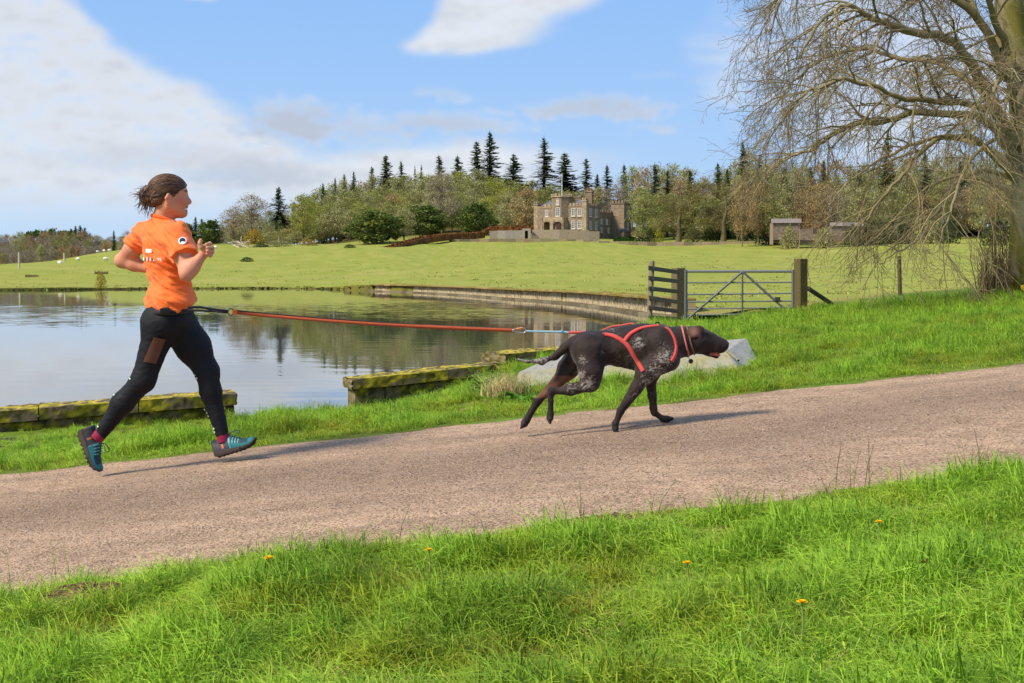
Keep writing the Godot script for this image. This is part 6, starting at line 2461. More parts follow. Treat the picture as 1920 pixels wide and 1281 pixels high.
	bo.set_meta("label", "bare arms, neck and smiling face in profile")
	# eyes
	for s in [-1.0, 1.0]:
		var me := MB.new(foot)
		me.ball(hp(0.0735, 0.0, s * 0.032), Vector3(0.0125, 0.0095, 0.0125), head_b, 8, 10, Color8(232, 226, 220))
		me.ball(hp(0.0815, 0.0, s * 0.0335), Vector3(0.006, 0.006, 0.006), head_b, 6, 8, Color8(54, 40, 32))
		me.ball(hp(0.0745, 0.0075, s * 0.033), Vector3(0.0125, 0.004, 0.014), head_b, 6, 8, Color8(96, 62, 50))
		part("eye", me, mat(0.25), o)
	# ---- hair: swept back to a loose bun
	var hair := SDF.new()
	hair.ell(hp(-0.006, 0.029), Vector3(0.102, 0.082, 0.078), head_b, 0.02)
	hair.ell(hp(-0.055, -0.022), Vector3(0.05, 0.055, 0.062), head_b, 0.03)
	var hairline := [hp(0.046, -0.006), (head_b * Vector3(0.767, -0.642, 0)).normalized()]
	var nape := [hp(-0.06, -0.062), (head_b * Vector3(0.35, -0.94, 0)).normalized()]
	var hair_col := func(p: Vector3, _n: Vector3) -> Color:
		var l := head_b.transposed() * (p - head_c)
		var n := noise.get_noise_3d(l.x * 9.0 + l.y * 12.0, l.y * 60.0 - l.x * 30.0, l.z * 60.0)
		return Color8(62, 42, 30).lerp(Color8(104, 72, 50), clampf(0.35 + n * 1.6, 0.0, 1.0))
	var hair_bump := func(p: Vector3) -> float:
		var l := head_b.transposed() * (p - head_c)
		return noise.get_noise_3d(l.x * 9.0 + l.y * 12.0, l.y * 50.0 - l.x * 25.0, l.z * 50.0) * 0.005
	var mh := MB.new(foot)
	hair.build(mh, 0.0042, hair_col, [hairline, nape], hair_bump)
	var bun := SDF.new()
	bun.ell(hp(-0.118, 0.0), Vector3(0.034, 0.042, 0.036), head_b, 0.02)
	bun.ell(hp(-0.104, -0.032), Vector3(0.03, 0.035, 0.03), head_b, 0.02)
	bun.ell(hp(-0.09, 0.022), Vector3(0.03, 0.024, 0.03), head_b, 0.02)
	bun.build(mh, 0.0045, hair_col, [], func(p: Vector3) -> float: return noise.get_noise_3d(p.x * 55.0, p.y * 30.0, p.z * 55.0) * 0.012)
	var ho := part("hair", mh, mat(0.5, Color.WHITE, {"metallic_specular": 0.45}), o)
	for i in 120:
		var a := rf(0, TAU)
		var st := hp(-0.11 + 0.03 * cos(a), -0.01 + 0.04 * sin(a), rf(-0.025, 0.025))
		var v := Vector3(-0.6 + rf(-0.5, 0.5), rf(-0.9, 0.45), rf(-0.5, 0.5)).normalized()
		if i % 3 == 0:
			v = Vector3(rf(-0.35, 0.1), -1.0, rf(-0.3, 0.3)).normalized()
		var len := rf(0.03, 0.085) * (1.3 if i % 9 == 0 else 1.0)
		var c := PackedVector3Array([st])
		for k in 5:
			v = (v + Vector3(rf(-0.25, 0.2), -0.22, rf(-0.2, 0.2))).normalized()
			c.push_back(c[-1] + v * (len / 5.0))
		mh = MB.new(foot)
		mh.tube(c, ramp(0.0022, 0.0006, 6), 4, jitter(Color8(86, 60, 42), 0.2))
		if i == 0:
			M.strand = MB.new(foot)
		M.strand.merge(Transform3D.IDENTITY, mh)
	# strands lying over the crown, drawn back to the bun
	var hc := hp(-0.006, 0.029)
	var lying := MB.new(foot)
	for i in 240:
		var sv := Vector3(rf(-0.2, 1.0), rf(-0.25, 1.0), rf(-1.0, 1.0)).normalized()
		if Vector3(0.767, -0.642, 0).dot(sv * Vector3(0.102, 0.082, 0.078) - Vector3(0.05, -0.033, 0)) > -0.004:
			continue
		var ev := Vector3(-1.0, -0.28 + rf(-0.15, 0.15), rf(-0.2, 0.2)).normalized()
		var c := PackedVector3Array()
		for k in 9:
			var d := sv.slerp(ev, k / 8.0)
			c.push_back(hc + head_b * (d * Vector3(0.102, 0.082, 0.078) * (1.012 + rf(0.0, 0.008))))
		lying.tube(c, ramp(0.0022, 0.0016, 9), 4, jitter(Color8(92, 63, 43), 0.3))
	part("combed_strands", lying, mat(0.5), ho)
	part("loose_strands", M.strand, mat(0.6), ho)
	# ---- shirt
	var shirt := SDF.new()
	runner_torso(shirt, 0.006)
	shirt.ell(at(318, 566, 7.0), Vector3(0.119, 0.1, 0.170), yaw_basis(16), 0.05)
	var se := at(346.5, 480, 6.80)
	shirt.cap(at(333, 440, 6.87), se, 0.064, 0.066, 0.05, 1)
	shirt.cap(at(272, 440, 7.135), at(252, 463, 7.178), 0.062, 0.061, 0.05, 1)
	var hem := [at(318, 582.5, 7.0), Vector3(-0.02, -1, 0).normalized()]
	var orange := Color8(250, 112, 36)
	var folds := func(p: Vector3) -> float:
		# drag folds run from the shoulder blade to the waist
		var q := Vector2(p.x + p.z * 0.3, p.y)
		var u := q.x * 0.55 + q.y * 0.85
		var w := q.x * 0.85 - q.y * 0.5
		var low := clampf((1.62 - p.y) * 2.4, 0.25, 1.0)
		return (noise.get_noise_3d(u * 17.0, w * 4.0, p.z * 4.0) * 0.028 + noise.get_noise_3d(u * 34.0 + 9.0, w * 9.0, p.z * 9.0) * 0.009) * low
	var ms := MB.new(foot)
	shirt.build(ms, 0.0075, func(_p: Vector3, _n: Vector3) -> Color: return orange, [hem], folds)
	var so := part("shirt", ms, mat(0.75, Color.WHITE, {"rim_enabled": true, "rim": 0.3, "backlight_enabled": true, "backlight": Color(0.2, 0.2, 0.2)}), o)
	# collar rib, sleeve and hem edges
	var mc := MB.new(foot)
	var ring := []
	for i in 25:
		var a := TAU * i / 24.0
		ring.append(at(306, 414, 7.0) + yaw_basis(25) * Vector3(0.064 * cos(a) + 0.008, -0.022 * cos(a) + 0.004, 0.068 * sin(a)))
	var rc := PackedVector3Array(ring)
	mc.tube(rc, ramp(0.011, 0.011, 25), 8, Color8(246, 100, 30))
	part("collar", mc, M.cloth, so)
	# print on the back: a white panel over a row of letters, thin tent lines above
	var print_patch := func(called: String, quad: Array, col: Color, nu: int, nv: int) -> void:
		var mp := MB.new(foot)
		patch(mp, shirt, at(quad[0], quad[1], 7), at(quad[2], quad[3], 7), at(quad[4], quad[5], 7), at(quad[6], quad[7], 7), nu, nv, 0.009, func(_u: float, _v: float) -> Color: return col)
		part(called, mp, M.cloth, so)
	print_patch.call("print_panel", [276, 467, 286, 467.5, 286, 474, 276, 473.5], Color8(250, 240, 228), 3, 3)
	for q in [[279.2, 462, 279.9, 462, 276.8, 455, 276.2, 455], [281.5, 450, 282.0, 450.2, 280.2, 459, 279.6, 459], [283.2, 460, 283.8, 460, 287.4, 466, 286.8, 466], [274.5, 476.5, 289.5, 477.5, 289.5, 478.1, 274.5, 477.1]]:
		print_patch.call("print_line", q, Color8(150, 62, 24), 2, 3)
	for i in 11:
		var x := 271.5 + i * 3.05
		var y := 482.2 + i * 0.14
		print_patch.call("print_letter", [x, y, x + 1.7, y, x + 1.7 - 0.5, y + 6.0, x - 0.5, y + 6.0], Color8(252, 246, 238) if i % 2 == 0 or i > 7 else Color8(36, 34, 40), 2, 3)
	# round badge on the sleeve: white disc, dark dog's head
	var in_disc := func(u: float, v: float) -> bool: return Vector2(u - 0.5, v - 0.5).length() < 0.5
	var mp := MB.new(foot)
	patch(mp, shirt, at(335.2, 446.8, 6.8), at(348.6, 446.8, 6.8), at(348.6, 460.2, 6.8), at(335.2, 460.2, 6.8), 16, 16, 0.010, func(_u: float, _v: float) -> Color: return Color8(246, 242, 236), in_disc)
	var bd := part("sleeve_badge", mp, M.cloth, so)
	mp = MB.new(foot)
	var in_head := func(u: float, v: float) -> bool:
		var p := Vector2(u - 0.5, v - 0.5)
		return p.length() < 0.36 and not (Vector2(p.x - 0.03, p.y - 0.32).length() < 0.23) and not (p.x > 0.16 and p.y > 0.12)
	patch(mp, shirt, at(335.2, 446.8, 6.8), at(348.6, 446.8, 6.8), at(348.6, 460.2, 6.8), at(335.2, 460.2, 6.8), 22, 22, 0.0115, func(_u: float, _v: float) -> Color: return Color8(38, 42, 60), in_head)
	part("badge_emblem", mp, M.cloth, bd)
	# ---- leggings
	var leg := SDF.new()
	leg.ell(at(317, 600, 7.0), Vector3(0.109, 0.117, 0.167), yaw_basis(14), 0.06)
	runner_legs(leg, 0.005)
	var wrinkle := func(p: Vector3) -> float:
		return noise.get_noise_3d(p.x * 16.0 + p.y * 12.0, p.y * 38.0 - p.x * 10.0, p.z * 14.0) * 0.0028
	var ml := MB.new(foot)
	leg.build(ml, 0.009, func(p: Vector3, _n: Vector3) -> Color:
		var n := noise.get_noise_3d(p.x * 5.0, p.y * 5.0, p.z * 5.0)
		return Color8(27, 27, 31).lerp(Color8(34, 35, 39), clampf(0.5 + n, 0.0, 1.0)),
		[[at(190, 820, 6.955), (at(190, 813, 6.955) - at(232, 760, 6.945)).normalized()], [at(417, 818, 7.05), (at(416, 812, 7.05) - at(395, 735, 7.05)).normalized()]], wrinkle)
	var lo := part("leggings", ml, mat(0.7, Color.WHITE, {"metallic_specular": 0.35}), o)
	mp = MB.new(foot)
	patch(mp, leg, at(288.6, 631.7, 6.85), at(309.7, 636, 6.85), at(291.5, 682, 6.85), at(269, 678, 6.85), 8, 14, 0.005, func(_u: float, _v: float) -> Color: return Color8(92, 54, 38))
	part("thigh_pocket", mp, mat(0.55), lo)
	for q in [[366, 703, 2.0], [369.5, 709, 2.4], [373, 727, 1.8], [375.5, 743, 2.0], [383, 768, 2.2], [388, 774, 2.6], [390.5, 780.5, 2.4], [396.5, 798, 2.0], [401, 803.5, 2.8], [402.5, 810, 2.6], [244, 710.5, 2.2], [214, 741, 2.0], [184, 800, 2.4]]:
		mp = MB.new(foot)
		var r: float = q[2] * 0.75
		patch(mp, leg, at(q[0] - r * 0.7, q[1] - r, 6.95), at(q[0] + r * 0.7, q[1] - r, 6.95), at(q[0] + r, q[1] + r, 6.95), at(q[0] - r * 0.4, q[1] + r, 6.95), 4, 4, 0.004, func(_u: float, _v: float) -> Color: return Color8(214, 214, 212), in_disc)
		part("reflective_dot", mp, M.cloth, lo)
	# ---- belt of the towing harness
	var mbelt := MB.new(foot)
	var bp := PackedVector3Array()
	for i in 33:
		var a := TAU * i / 32.0
		bp.push_back(at(317, 584, 7.0) + yaw_basis(14) * Vector3(0.113 * cos(a), 0.006 * cos(a), 0.170 * sin(a)))
	mbelt.tube(bp, ramp(0.013, 0.013, 33), 8, Color8(24, 24, 27), false, 1.0)
	part("belt", mbelt, M.cloth, o)
	mbelt = MB.new(foot)
	mbelt.bevel_box(Transform3D(yaw_basis(14) * Basis(Vector3.BACK, 0.1), at(309, 583, 6.815)), Vector3(0.05, 0.032, 0.02), 0.005, Color8(16, 16, 18))
	part("buckle", mbelt, mat(0.4), o)
	# ---- shoes and socks
	shoe(o, foot, at(146.5, 808, 6.955), Vector3(0.37, -0.93, 0.05), Vector3(0.93, 0.37, 0.0), 0.242, at(190, 813, 6.955), at(180, 822, 6.955))
	shoe(o, foot, at(405.5, 858, 7.05), Vector3(0.955, 0.30, 0.05), Vector3(-0.30, 0.955, 0.0), 0.236, at(416, 811, 7.05), at(420, 828, 7.05))

func shoe(o: Node3D, foot: Vector3, heel: Vector3, fwd: Vector3, up: Vector3, L: float, ankle: Vector3, inner: Vector3) -> void:
	var b := mkbasis(fwd, up)
	var half := [[0.0, 0.020], [0.04, 0.029], [0.18, 0.034], [0.4, 0.034], [0.62, 0.042], [0.76, 0.044], [0.88, 0.038], [0.96, 0.024], [1.0, 0.008]]
	var rise := [[0.0, 0.008], [0.1, 0.0], [0.7, 0.0], [0.86, 0.006], [1.0, 0.026]]
	var sole_t := [[0.0, 0.026], [0.3, 0.026], [0.7, 0.02], [1.0, 0.012]]
	var top := [[0.0, 0.058], [0.04, 0.068], [0.12, 0.066], [0.24, 0.056], [0.36, 0.066], [0.44, 0.070], [0.55, 0.056], [0.68, 0.042], [0.82, 0.033], [0.93, 0.024], [1.0, 0.006]]
	var part_root := Node3D.new()
	part_root.name = "shoe"
	o.add_child(part_root, true)
	# sole with lugs
	var ms := MB.new(foot)
	var n := 40
	for i in n + 1:
		var t := float(i) / n
		var w := poly_y(half, t) + 0.004
		var y0 := poly_y(rise, t)
		var y1 := y0 + poly_y(sole_t, t)
		var lug := 0.006 if (i % 4) < 2 and i > 1 and i < n - 1 else 0.0
		var pr := [[-w * 0.86, y0 - lug], [-w, y0 + 0.006], [-w * 1.02, y1], [-w * 0.8, y1 + 0.004], [w * 0.8, y1 + 0.004], [w * 1.02, y1], [w, y0 + 0.006], [w * 0.86, y0 - lug]]
		var ns := [Vector3(0, -1, -0.5), Vector3(0, -0.2, -1), Vector3(0, 0.1, -1), Vector3(0, 1, 0), Vector3(0, 1, 0), Vector3(0, 0.1, 1), Vector3(0, -0.2, 1), Vector3(0, -1, 0.5)]
		for k in 8:
			var c := Color8(78, 66, 60) if k in [1, 2, 5, 6] else Color8(38, 34, 34)
			if t > 0.62 and k in [1, 6]:
				c = Color8(30, 30, 32)
			ms.vert(heel + b * Vector3(t * L, pr[k][1], pr[k][0]), b * ns[k].normalized(), jitter(c, 0.1))
	for i in n:
		for k in 8:
			var a0 := i * 8 + k
			var a1 := i * 8 + (k + 1) % 8
			ms.face(a0, a1, a1 + 8)
			ms.face(a0, a1 + 8, a0 + 8)
	for e in [0, n]:
		for k in range(1, 7):
			ms.face(e * 8, e * 8 + k, e * 8 + k + 1)
	mesh_node("sole", ms.mesh(mat(0.85)), part_root)
	# upper
	var mu := MB.new(foot)
	var nt := 64
	var na := 24
	for i in nt + 1:
		var t := float(i) / nt
		var w := poly_y(half, t)
		var y0 := poly_y(rise, t) + poly_y(sole_t, t) - 0.004
		var h := poly_y(top, t)
		for k in na + 1:
			var a := PI * k / na
			var ca := cos(a)
			var sa := sin(a)
			var ex := signf(ca) * pow(absf(ca), 0.75)
			# the quarters draw in towards the ankle
			var draw := 1.0 - 0.28 * smoothstep(0.5, 1.0, sa) * (1.0 - smoothstep(0.5, 0.8, t))
			var p := Vector3(t * L, y0 + h * pow(sa, 0.8), ex * w * draw)
			var nn := Vector3(0.1 if t < 0.5 else 0.5 * (t - 0.4), sa, ca).normalized()
			if t < 0.03:
				nn = Vector3(-1, 0.3, ca * 0.3).normalized()
			elif t > 0.95:
				nn = Vector3(1, 0.6, ca * 0.5).normalized()
			var hi := minf(a, PI - a) / (PI * 0.5)
			var c := Color8(20, 52, 66)
			if t < 0.42:
				c = Color8(62, 64, 70) if hi < 0.55 else Color8(34, 58, 66)
				if t < 0.16 and hi < 0.5:
					c = Color8(70, 64, 66)
			if t > 0.84 or (t > 0.42 and hi < lerpf(0.34, 0.3, t)):
				c = Color8(30, 112, 114)
			elif t >= 0.40 and t < 0.66 and hi < 0.86:
				if fmod((t - 0.40 - hi * 0.05) * 26.0, 1.6) < 0.6:
					c = Color8(104, 166, 162)
			if t > 0.22 and t < 0.27 and hi > 0.1 and hi < 0.5:
				c = Color8(206, 110, 66)
			if t > 0.36 and t < 0.42 and hi > 0.5 and hi < 0.8:
				c = Color8(70, 160, 156)
			mu.vert(heel + b * p, b * nn, c)
	for i in nt:
		for k in na:
			var q := i * (na + 1) + k
			mu.face(q, q + 1, q + na + 2)
			mu.face(q, q + na + 2, q + na + 1)
	mesh_node("upper", mu.mesh(mat(0.7)), part_root)
	# laces
	var ml := MB.new(foot)
	for i in 5:
		var t := 0.43 + i * 0.05
		var y := poly_y(rise, t) + poly_y(sole_t, t) + poly_y(top, t)
		ml.tube(PackedVector3Array([heel + b * Vector3(t * L, y - 0.010, -0.019), heel + b * Vector3((t + 0.02) * L, y + 0.001, 0.0), heel + b * Vector3(t * L, y - 0.010, 0.019)]), ramp(0.0026, 0.0026, 3), 5, Color8(58, 84, 88))
	for s in [-1.0, 1.0]:
		var c := smooth([heel + b * Vector3(0.44 * L, 0.094, 0.0), heel + b * Vector3(0.52 * L, 0.106, 0.02 * s), heel + b * Vector3(0.66 * L, 0.098, 0.032 * s), heel + b * Vector3(0.6 * L, 0.084, 0.028 * s)], 4)
		ml.tube(c, ramp(0.0022, 0.0022, c.size()), 5, Color8(70, 92, 84))
	mesh_node("laces", ml.mesh(mat(0.8)), part_root)
	# sock
	var mk := MB.new(foot)
	var c2 := smooth([ankle, ankle.lerp(inner, 0.5), inner], 4)
	mk.tube(c2, ramp(0.033, 0.037, c2.size()), 14, Color8(138, 22, 58), true)
	mesh_node("sock", mk.mesh(M.cloth), o)

# ---------------------------------------------------------------- the dog

func build_dog() -> void:
	var N := 6.765
	var F := 6.925
	var C := 6.845
	var foot := at(1190, 812, C)
	foot.y = road_plane(foot.x)
	var o := thing("dog", foot, "dark brown pointer with grey flecked legs straining ahead in a red harness", "dog")
	var s := SDF.new()
	# trunk
	s.ell(at(1217, 656, C), Vector3(0.150, 0.122, 0.098), Basis(Vector3.BACK, 0.03), 0.05)
	s.ell(at(1178, 650, C), Vector3(0.15, 0.104, 0.092), Basis(Vector3.BACK, 0.04), 0.05)
	s.ell(at(1128, 652, C), Vector3(0.13, 0.074, 0.078), Basis(Vector3.BACK, 0.0), 0.05)
	s.ell(at(1104, 656, C), Vector3(0.09, 0.072, 0.082), Basis.IDENTITY, 0.05)
	s.ell(at(1252, 662, C), Vector3(0.05, 0.066, 0.062), Basis.IDENTITY, 0.05)
	s.cap(at(1216, 632, C), at(1110, 641, C), 0.05, 0.035, 0.05)
	# neck and head
	s.cap(at(1242, 643, C), at(1278, 640, C), 0.086, 0.070, 0.05)
	s.cap(at(1278, 640, C), at(1304, 640, C), 0.069, 0.064, 0.04)
	s.ell(at(1311, 634.5, C), Vector3(0.066, 0.062, 0.056), Basis(Vector3.BACK, -0.25), 0.03)
	s.cap(at(1326, 642, C), at(1355, 648.5, C), 0.046, 0.032, 0.03)
	s.cap(at(1333, 634, C), at(1358, 643, C), 0.020, 0.016, 0.02)
	s.ell(at(1337, 655, C), Vector3(0.045, 0.022, 0.032), Basis(Vector3.BACK, -0.1), 0.02)
	s.cap(at(1316, 657, C), at(1343, 667.5, C), 0.022, 0.012, 0.012)
	s.ell(at(1326, 629, C - 0.028), Vector3(0.018, 0.012, 0.016), Basis.IDENTITY, 0.015)
	s.ell(at(1326, 629, C + 0.028), Vector3(0.018, 0.012, 0.016), Basis.IDENTITY, 0.015)
	# tail
	var tail := [at(1090, 639, C), at(1076, 642, C), at(1058, 653, C), at(1040, 668, C), at(1016, 678, C), at(990, 678, C), at(971, 673.5, C)]
	var tr := [0.032, 0.026, 0.021, 0.018, 0.014, 0.010, 0.005]
	for i in 6:
		s.cap(tail[i], tail[i + 1], tr[i], tr[i + 1], 0.015)
	# near hind leg
	s.cap(at(1104, 656, N + 0.035), at(1107, 698, N), 0.070, 0.056, 0.07)
	s.cap(at(1107, 698, N), at(1110, 720, N), 0.055, 0.034, 0.04)
	s.cap(at(1108, 721, N), at(1070, 731, N), 0.033, 0.027, 0.025)
	s.cap(at(1070, 731, N), at(1036, 735, N + 0.005), 0.027, 0.0175, 0.02)
	s.cap(at(1034, 733, N + 0.005), at(1032, 776, N + 0.01), 0.019, 0.0145, 0.012)
	paw(s, at(1032, 777, N + 0.01), Vector3(-0.12, -1, 0), Vector3(1, -0.12, 0), 0.9)
	# far hind leg
	s.cap(at(1092, 655, F - 0.02), at(1066, 690, F), 0.072, 0.050, 0.04)
	s.cap(at(1066, 690, F), at(1044, 719, F), 0.050, 0.032, 0.03)
	s.cap(at(1044, 719, F), at(1009, 752, F), 0.031, 0.0185, 0.02)
	s.cap(at(1008, 752, F), at(987, 788, F), 0.0195, 0.015, 0.012)
	paw(s, at(987, 788, F), Vector3(-0.5, -0.86, 0), Vector3(-0.86, 0.5, 0), 1.0)
	# near foreleg
	s.cap(at(1238, 634, N + 0.02), at(1250, 672, N), 0.05, 0.056, 0.05)
	s.cap(at(1250, 674, N), at(1212, 699, N), 0.058, 0.046, 0.04)
	s.cap(at(1211, 700, N), at(1192, 730, N), 0.042, 0.031, 0.03)
	s.cap(at(1192, 730, N), at(1172, 759, N), 0.031, 0.0215, 0.02)
	s.cap(at(1172, 759, N), at(1164, 770, N), 0.0205, 0.0195, 0.012)
	s.cap(at(1164, 770, N), at(1154, 794, N), 0.019, 0.018, 0.012)
	paw(s, at(1154.5, 794, N), Vector3(-0.05, -1, 0), Vector3(1, -0.05, 0), 1.1)
	# far foreleg
	s.cap(at(1236, 680, F), at(1219, 708, F), 0.05, 0.037, 0.04)
	s.cap(at(1219, 708, F), at(1222, 742, F), 0.033, 0.022, 0.02)
	s.cap(at(1222, 742, F), at(1225, 766, F), 0.022, 0.018, 0.015)
	s.cap(at(1225, 766, F), at(1227, 775, F), 0.018, 0.016, 0.01)
	s.cap(at(1227, 775, F), at(1245, 786, F), 0.0155, 0.0155, 0.01)
	paw(s, at(1243, 786, F), Vector3(1, -0.02, 0), Vector3(0.1, 1, 0), 1.0)
	var regions := []
	for q in [[1244, 668, 22, 0.9], [1236, 645, 12, 0.5], [1226, 692, 20, 1.0], [1208, 712, 16, 0.9], [1190, 738, 16, 0.55], [1193, 641, 14, 0.9], [1090, 672, 9, 1.0], [1086, 700, 12, 1.1], [1100, 716, 18, 1.0], [1070, 726, 16, 0.6], [1148, 618, 14, 0.5], [1128, 660, 7, 0.5], [1160, 672, 16, 0.35], [1172, 690, 16, 0.45], [1036, 745, 12, 0.4], [1224, 740, 16, 0.4], [1000, 770, 16, 0.3], [1180, 668, 10, 0.5]]:
		regions.append([at(q[0], q[1], C), q[2] / 365.0, q[3]])
	var tip := at(1000, 678, C)
	var col := func(p: Vector3, nn: Vector3) -> Color:
		var n1 := noise.get_noise_3d(p.x * 7.0, p.y * 7.0, p.z * 7.0)
		var c := Color8(40, 31, 28).lerp(Color8(52, 40, 34), clampf(0.5 + n1 * 1.2, 0.0, 1.0))
		# ticking: pale hairs among the brown
		var w := 0.0
		for r in regions:
			var dd: float = Vector2(p.x - r[0].x, p.y - r[0].y).length() / r[1]
			if dd < 1.6:
				w = maxf(w, r[2] * exp(-dd * dd * 1.1))
		if p.z < -F + 0.05 and p.y < 0.62 and p.x < 0.45:
			w *= 0.35
			if p.y > 0.5:
				c = Color8(112, 74, 54).lerp(Color8(88, 58, 44), clampf(0.5 + n1, 0.0, 1.0))
		if absf(p.z + C) < 0.04 and p.x < at(1052, 660, C).x:
			w = 0.9 * smoothstep(at(1052, 660, C).x, at(1012, 678, C).x, p.x)
		var fleck := noise.get_noise_3d(p.x * 70.0 + p.y * 30.0, p.y * 90.0, p.z * 70.0) + noise.get_noise_3d(p.x * 160.0, p.y * 160.0, p.z * 160.0) * 0.9
		var k := clampf((fleck + w * 0.9 - 0.42) * 2.2, 0.0, 1.0) * clampf(w * 1.6, 0.0, 0.9)
		c = c.lerp(Color8(146, 139, 132), k)
		# nose leather, lips
		var q := p - at(1363, 646, C)
		if q.length() < 0.022:
			c = Color8(62, 44, 38)
		var lip := at(1340, 664, C)
		if Vector2((p.x - lip.x) / 0.032, (p.y - lip.y) / 0.009).length() < 1.0:
			c = Color8(150, 82, 74)
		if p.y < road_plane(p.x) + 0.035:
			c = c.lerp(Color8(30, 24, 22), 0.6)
		return c
	var mb := MB.new(foot)
	var ribs := at(1195, 655, C)
	s.build(mb, 0.0062, col, [], func(p: Vector3) -> float:
		# ribs and the play of muscle under the short coat
		var r := exp(-Vector2((p.x - ribs.x) / 0.10, (p.y - ribs.y) / 0.07).length_squared())
		return 0.0018 * r * sin((p.x * 1.0 + p.y * 0.35) * 190.0) + noise.get_noise_3d(p.x * 9.0, p.y * 9.0, p.z * 9.0) * 0.007)
	M.coat = mat(0.72, Color.WHITE, {"rim_enabled": true, "rim": 0.2, "metallic_specular": 0.35})
	part("body", mb, M.coat, o)
	# nose, eye, tongue, ears
	var mn := MB.new(foot)
	mn.ball(at(1363.5, 645.5, C), Vector3(0.011, 0.013, 0.017), Basis.IDENTITY, 8, 10, Color8(58, 40, 36))
	part("nose", mn, mat(0.35), o)
	for z in [-0.041, 0.041]:
		mn = MB.new(foot)
		mn.ball(at(1328.5, 633.5, C + z), Vector3(0.009, 0.0075, 0.008), Basis.IDENTITY, 6, 8, Color8(72, 46, 24))
		part("eye", mn, mat(0.15), o)
	mn = MB.new(foot)
	mn.ball(at(1342, 665, C - 0.006), Vector3(0.026, 0.008, 0.016), Basis(Vector3.BACK, -0.2), 8, 10, Color8(186, 92, 88))
	part("tongue", mn, mat(0.4), o)
	for z in [-1.0, 1.0]:
		var es := SDF.new()
		var zz: float = C + z * 0.062
		es.ell(at(1306, 620, zz), Vector3(0.042, 0.025, 0.011), Basis(Vector3.BACK, 0.25), 0.01)
		es.ell(at(1298, 624, zz + z * 0.006), Vector3(0.028, 0.028, 0.009), Basis(Vector3.BACK, -0.4), 0.012)
		es.ell(at(1312, 630, zz), Vector3(0.012, 0.024, 0.008), Basis(Vector3.BACK, 0.3), 0.012)
		mn = MB.new(foot)
		var inner := at(1301, 624, zz)
		es.build(mn, 0.004, func(p: Vector3, _n: Vector3) -> Color:
			return Color8(70, 48, 40).lerp(Color8(176, 132, 116), clampf(1.7 - p.distance_to(inner) / 0.022, 0.0, 1.0) * 0.8))
		part("ear", mn, M.coat, o)
	dog_harness(o, s, foot, C)

func paw(s: SDF, a: Vector3, along: Vector3, out: Vector3, k: float) -> void:
	var side := along.cross(out).normalized()
	s.cap(a, a + along.normalized() * 0.022 * k, 0.016 * k, 0.019 * k, 0.012)
	for i in 4:
		var off: float = (i - 1.5) * 0.0105 * k
		var st := a + along.normalized() * 0.024 * k + side * off
		s.cap(st, st + along.normalized() * (0.026 if i in [1, 2] else 0.02) * k + out.normalized() * 0.004, 0.0105 * k, 0.008 * k, 0.004)

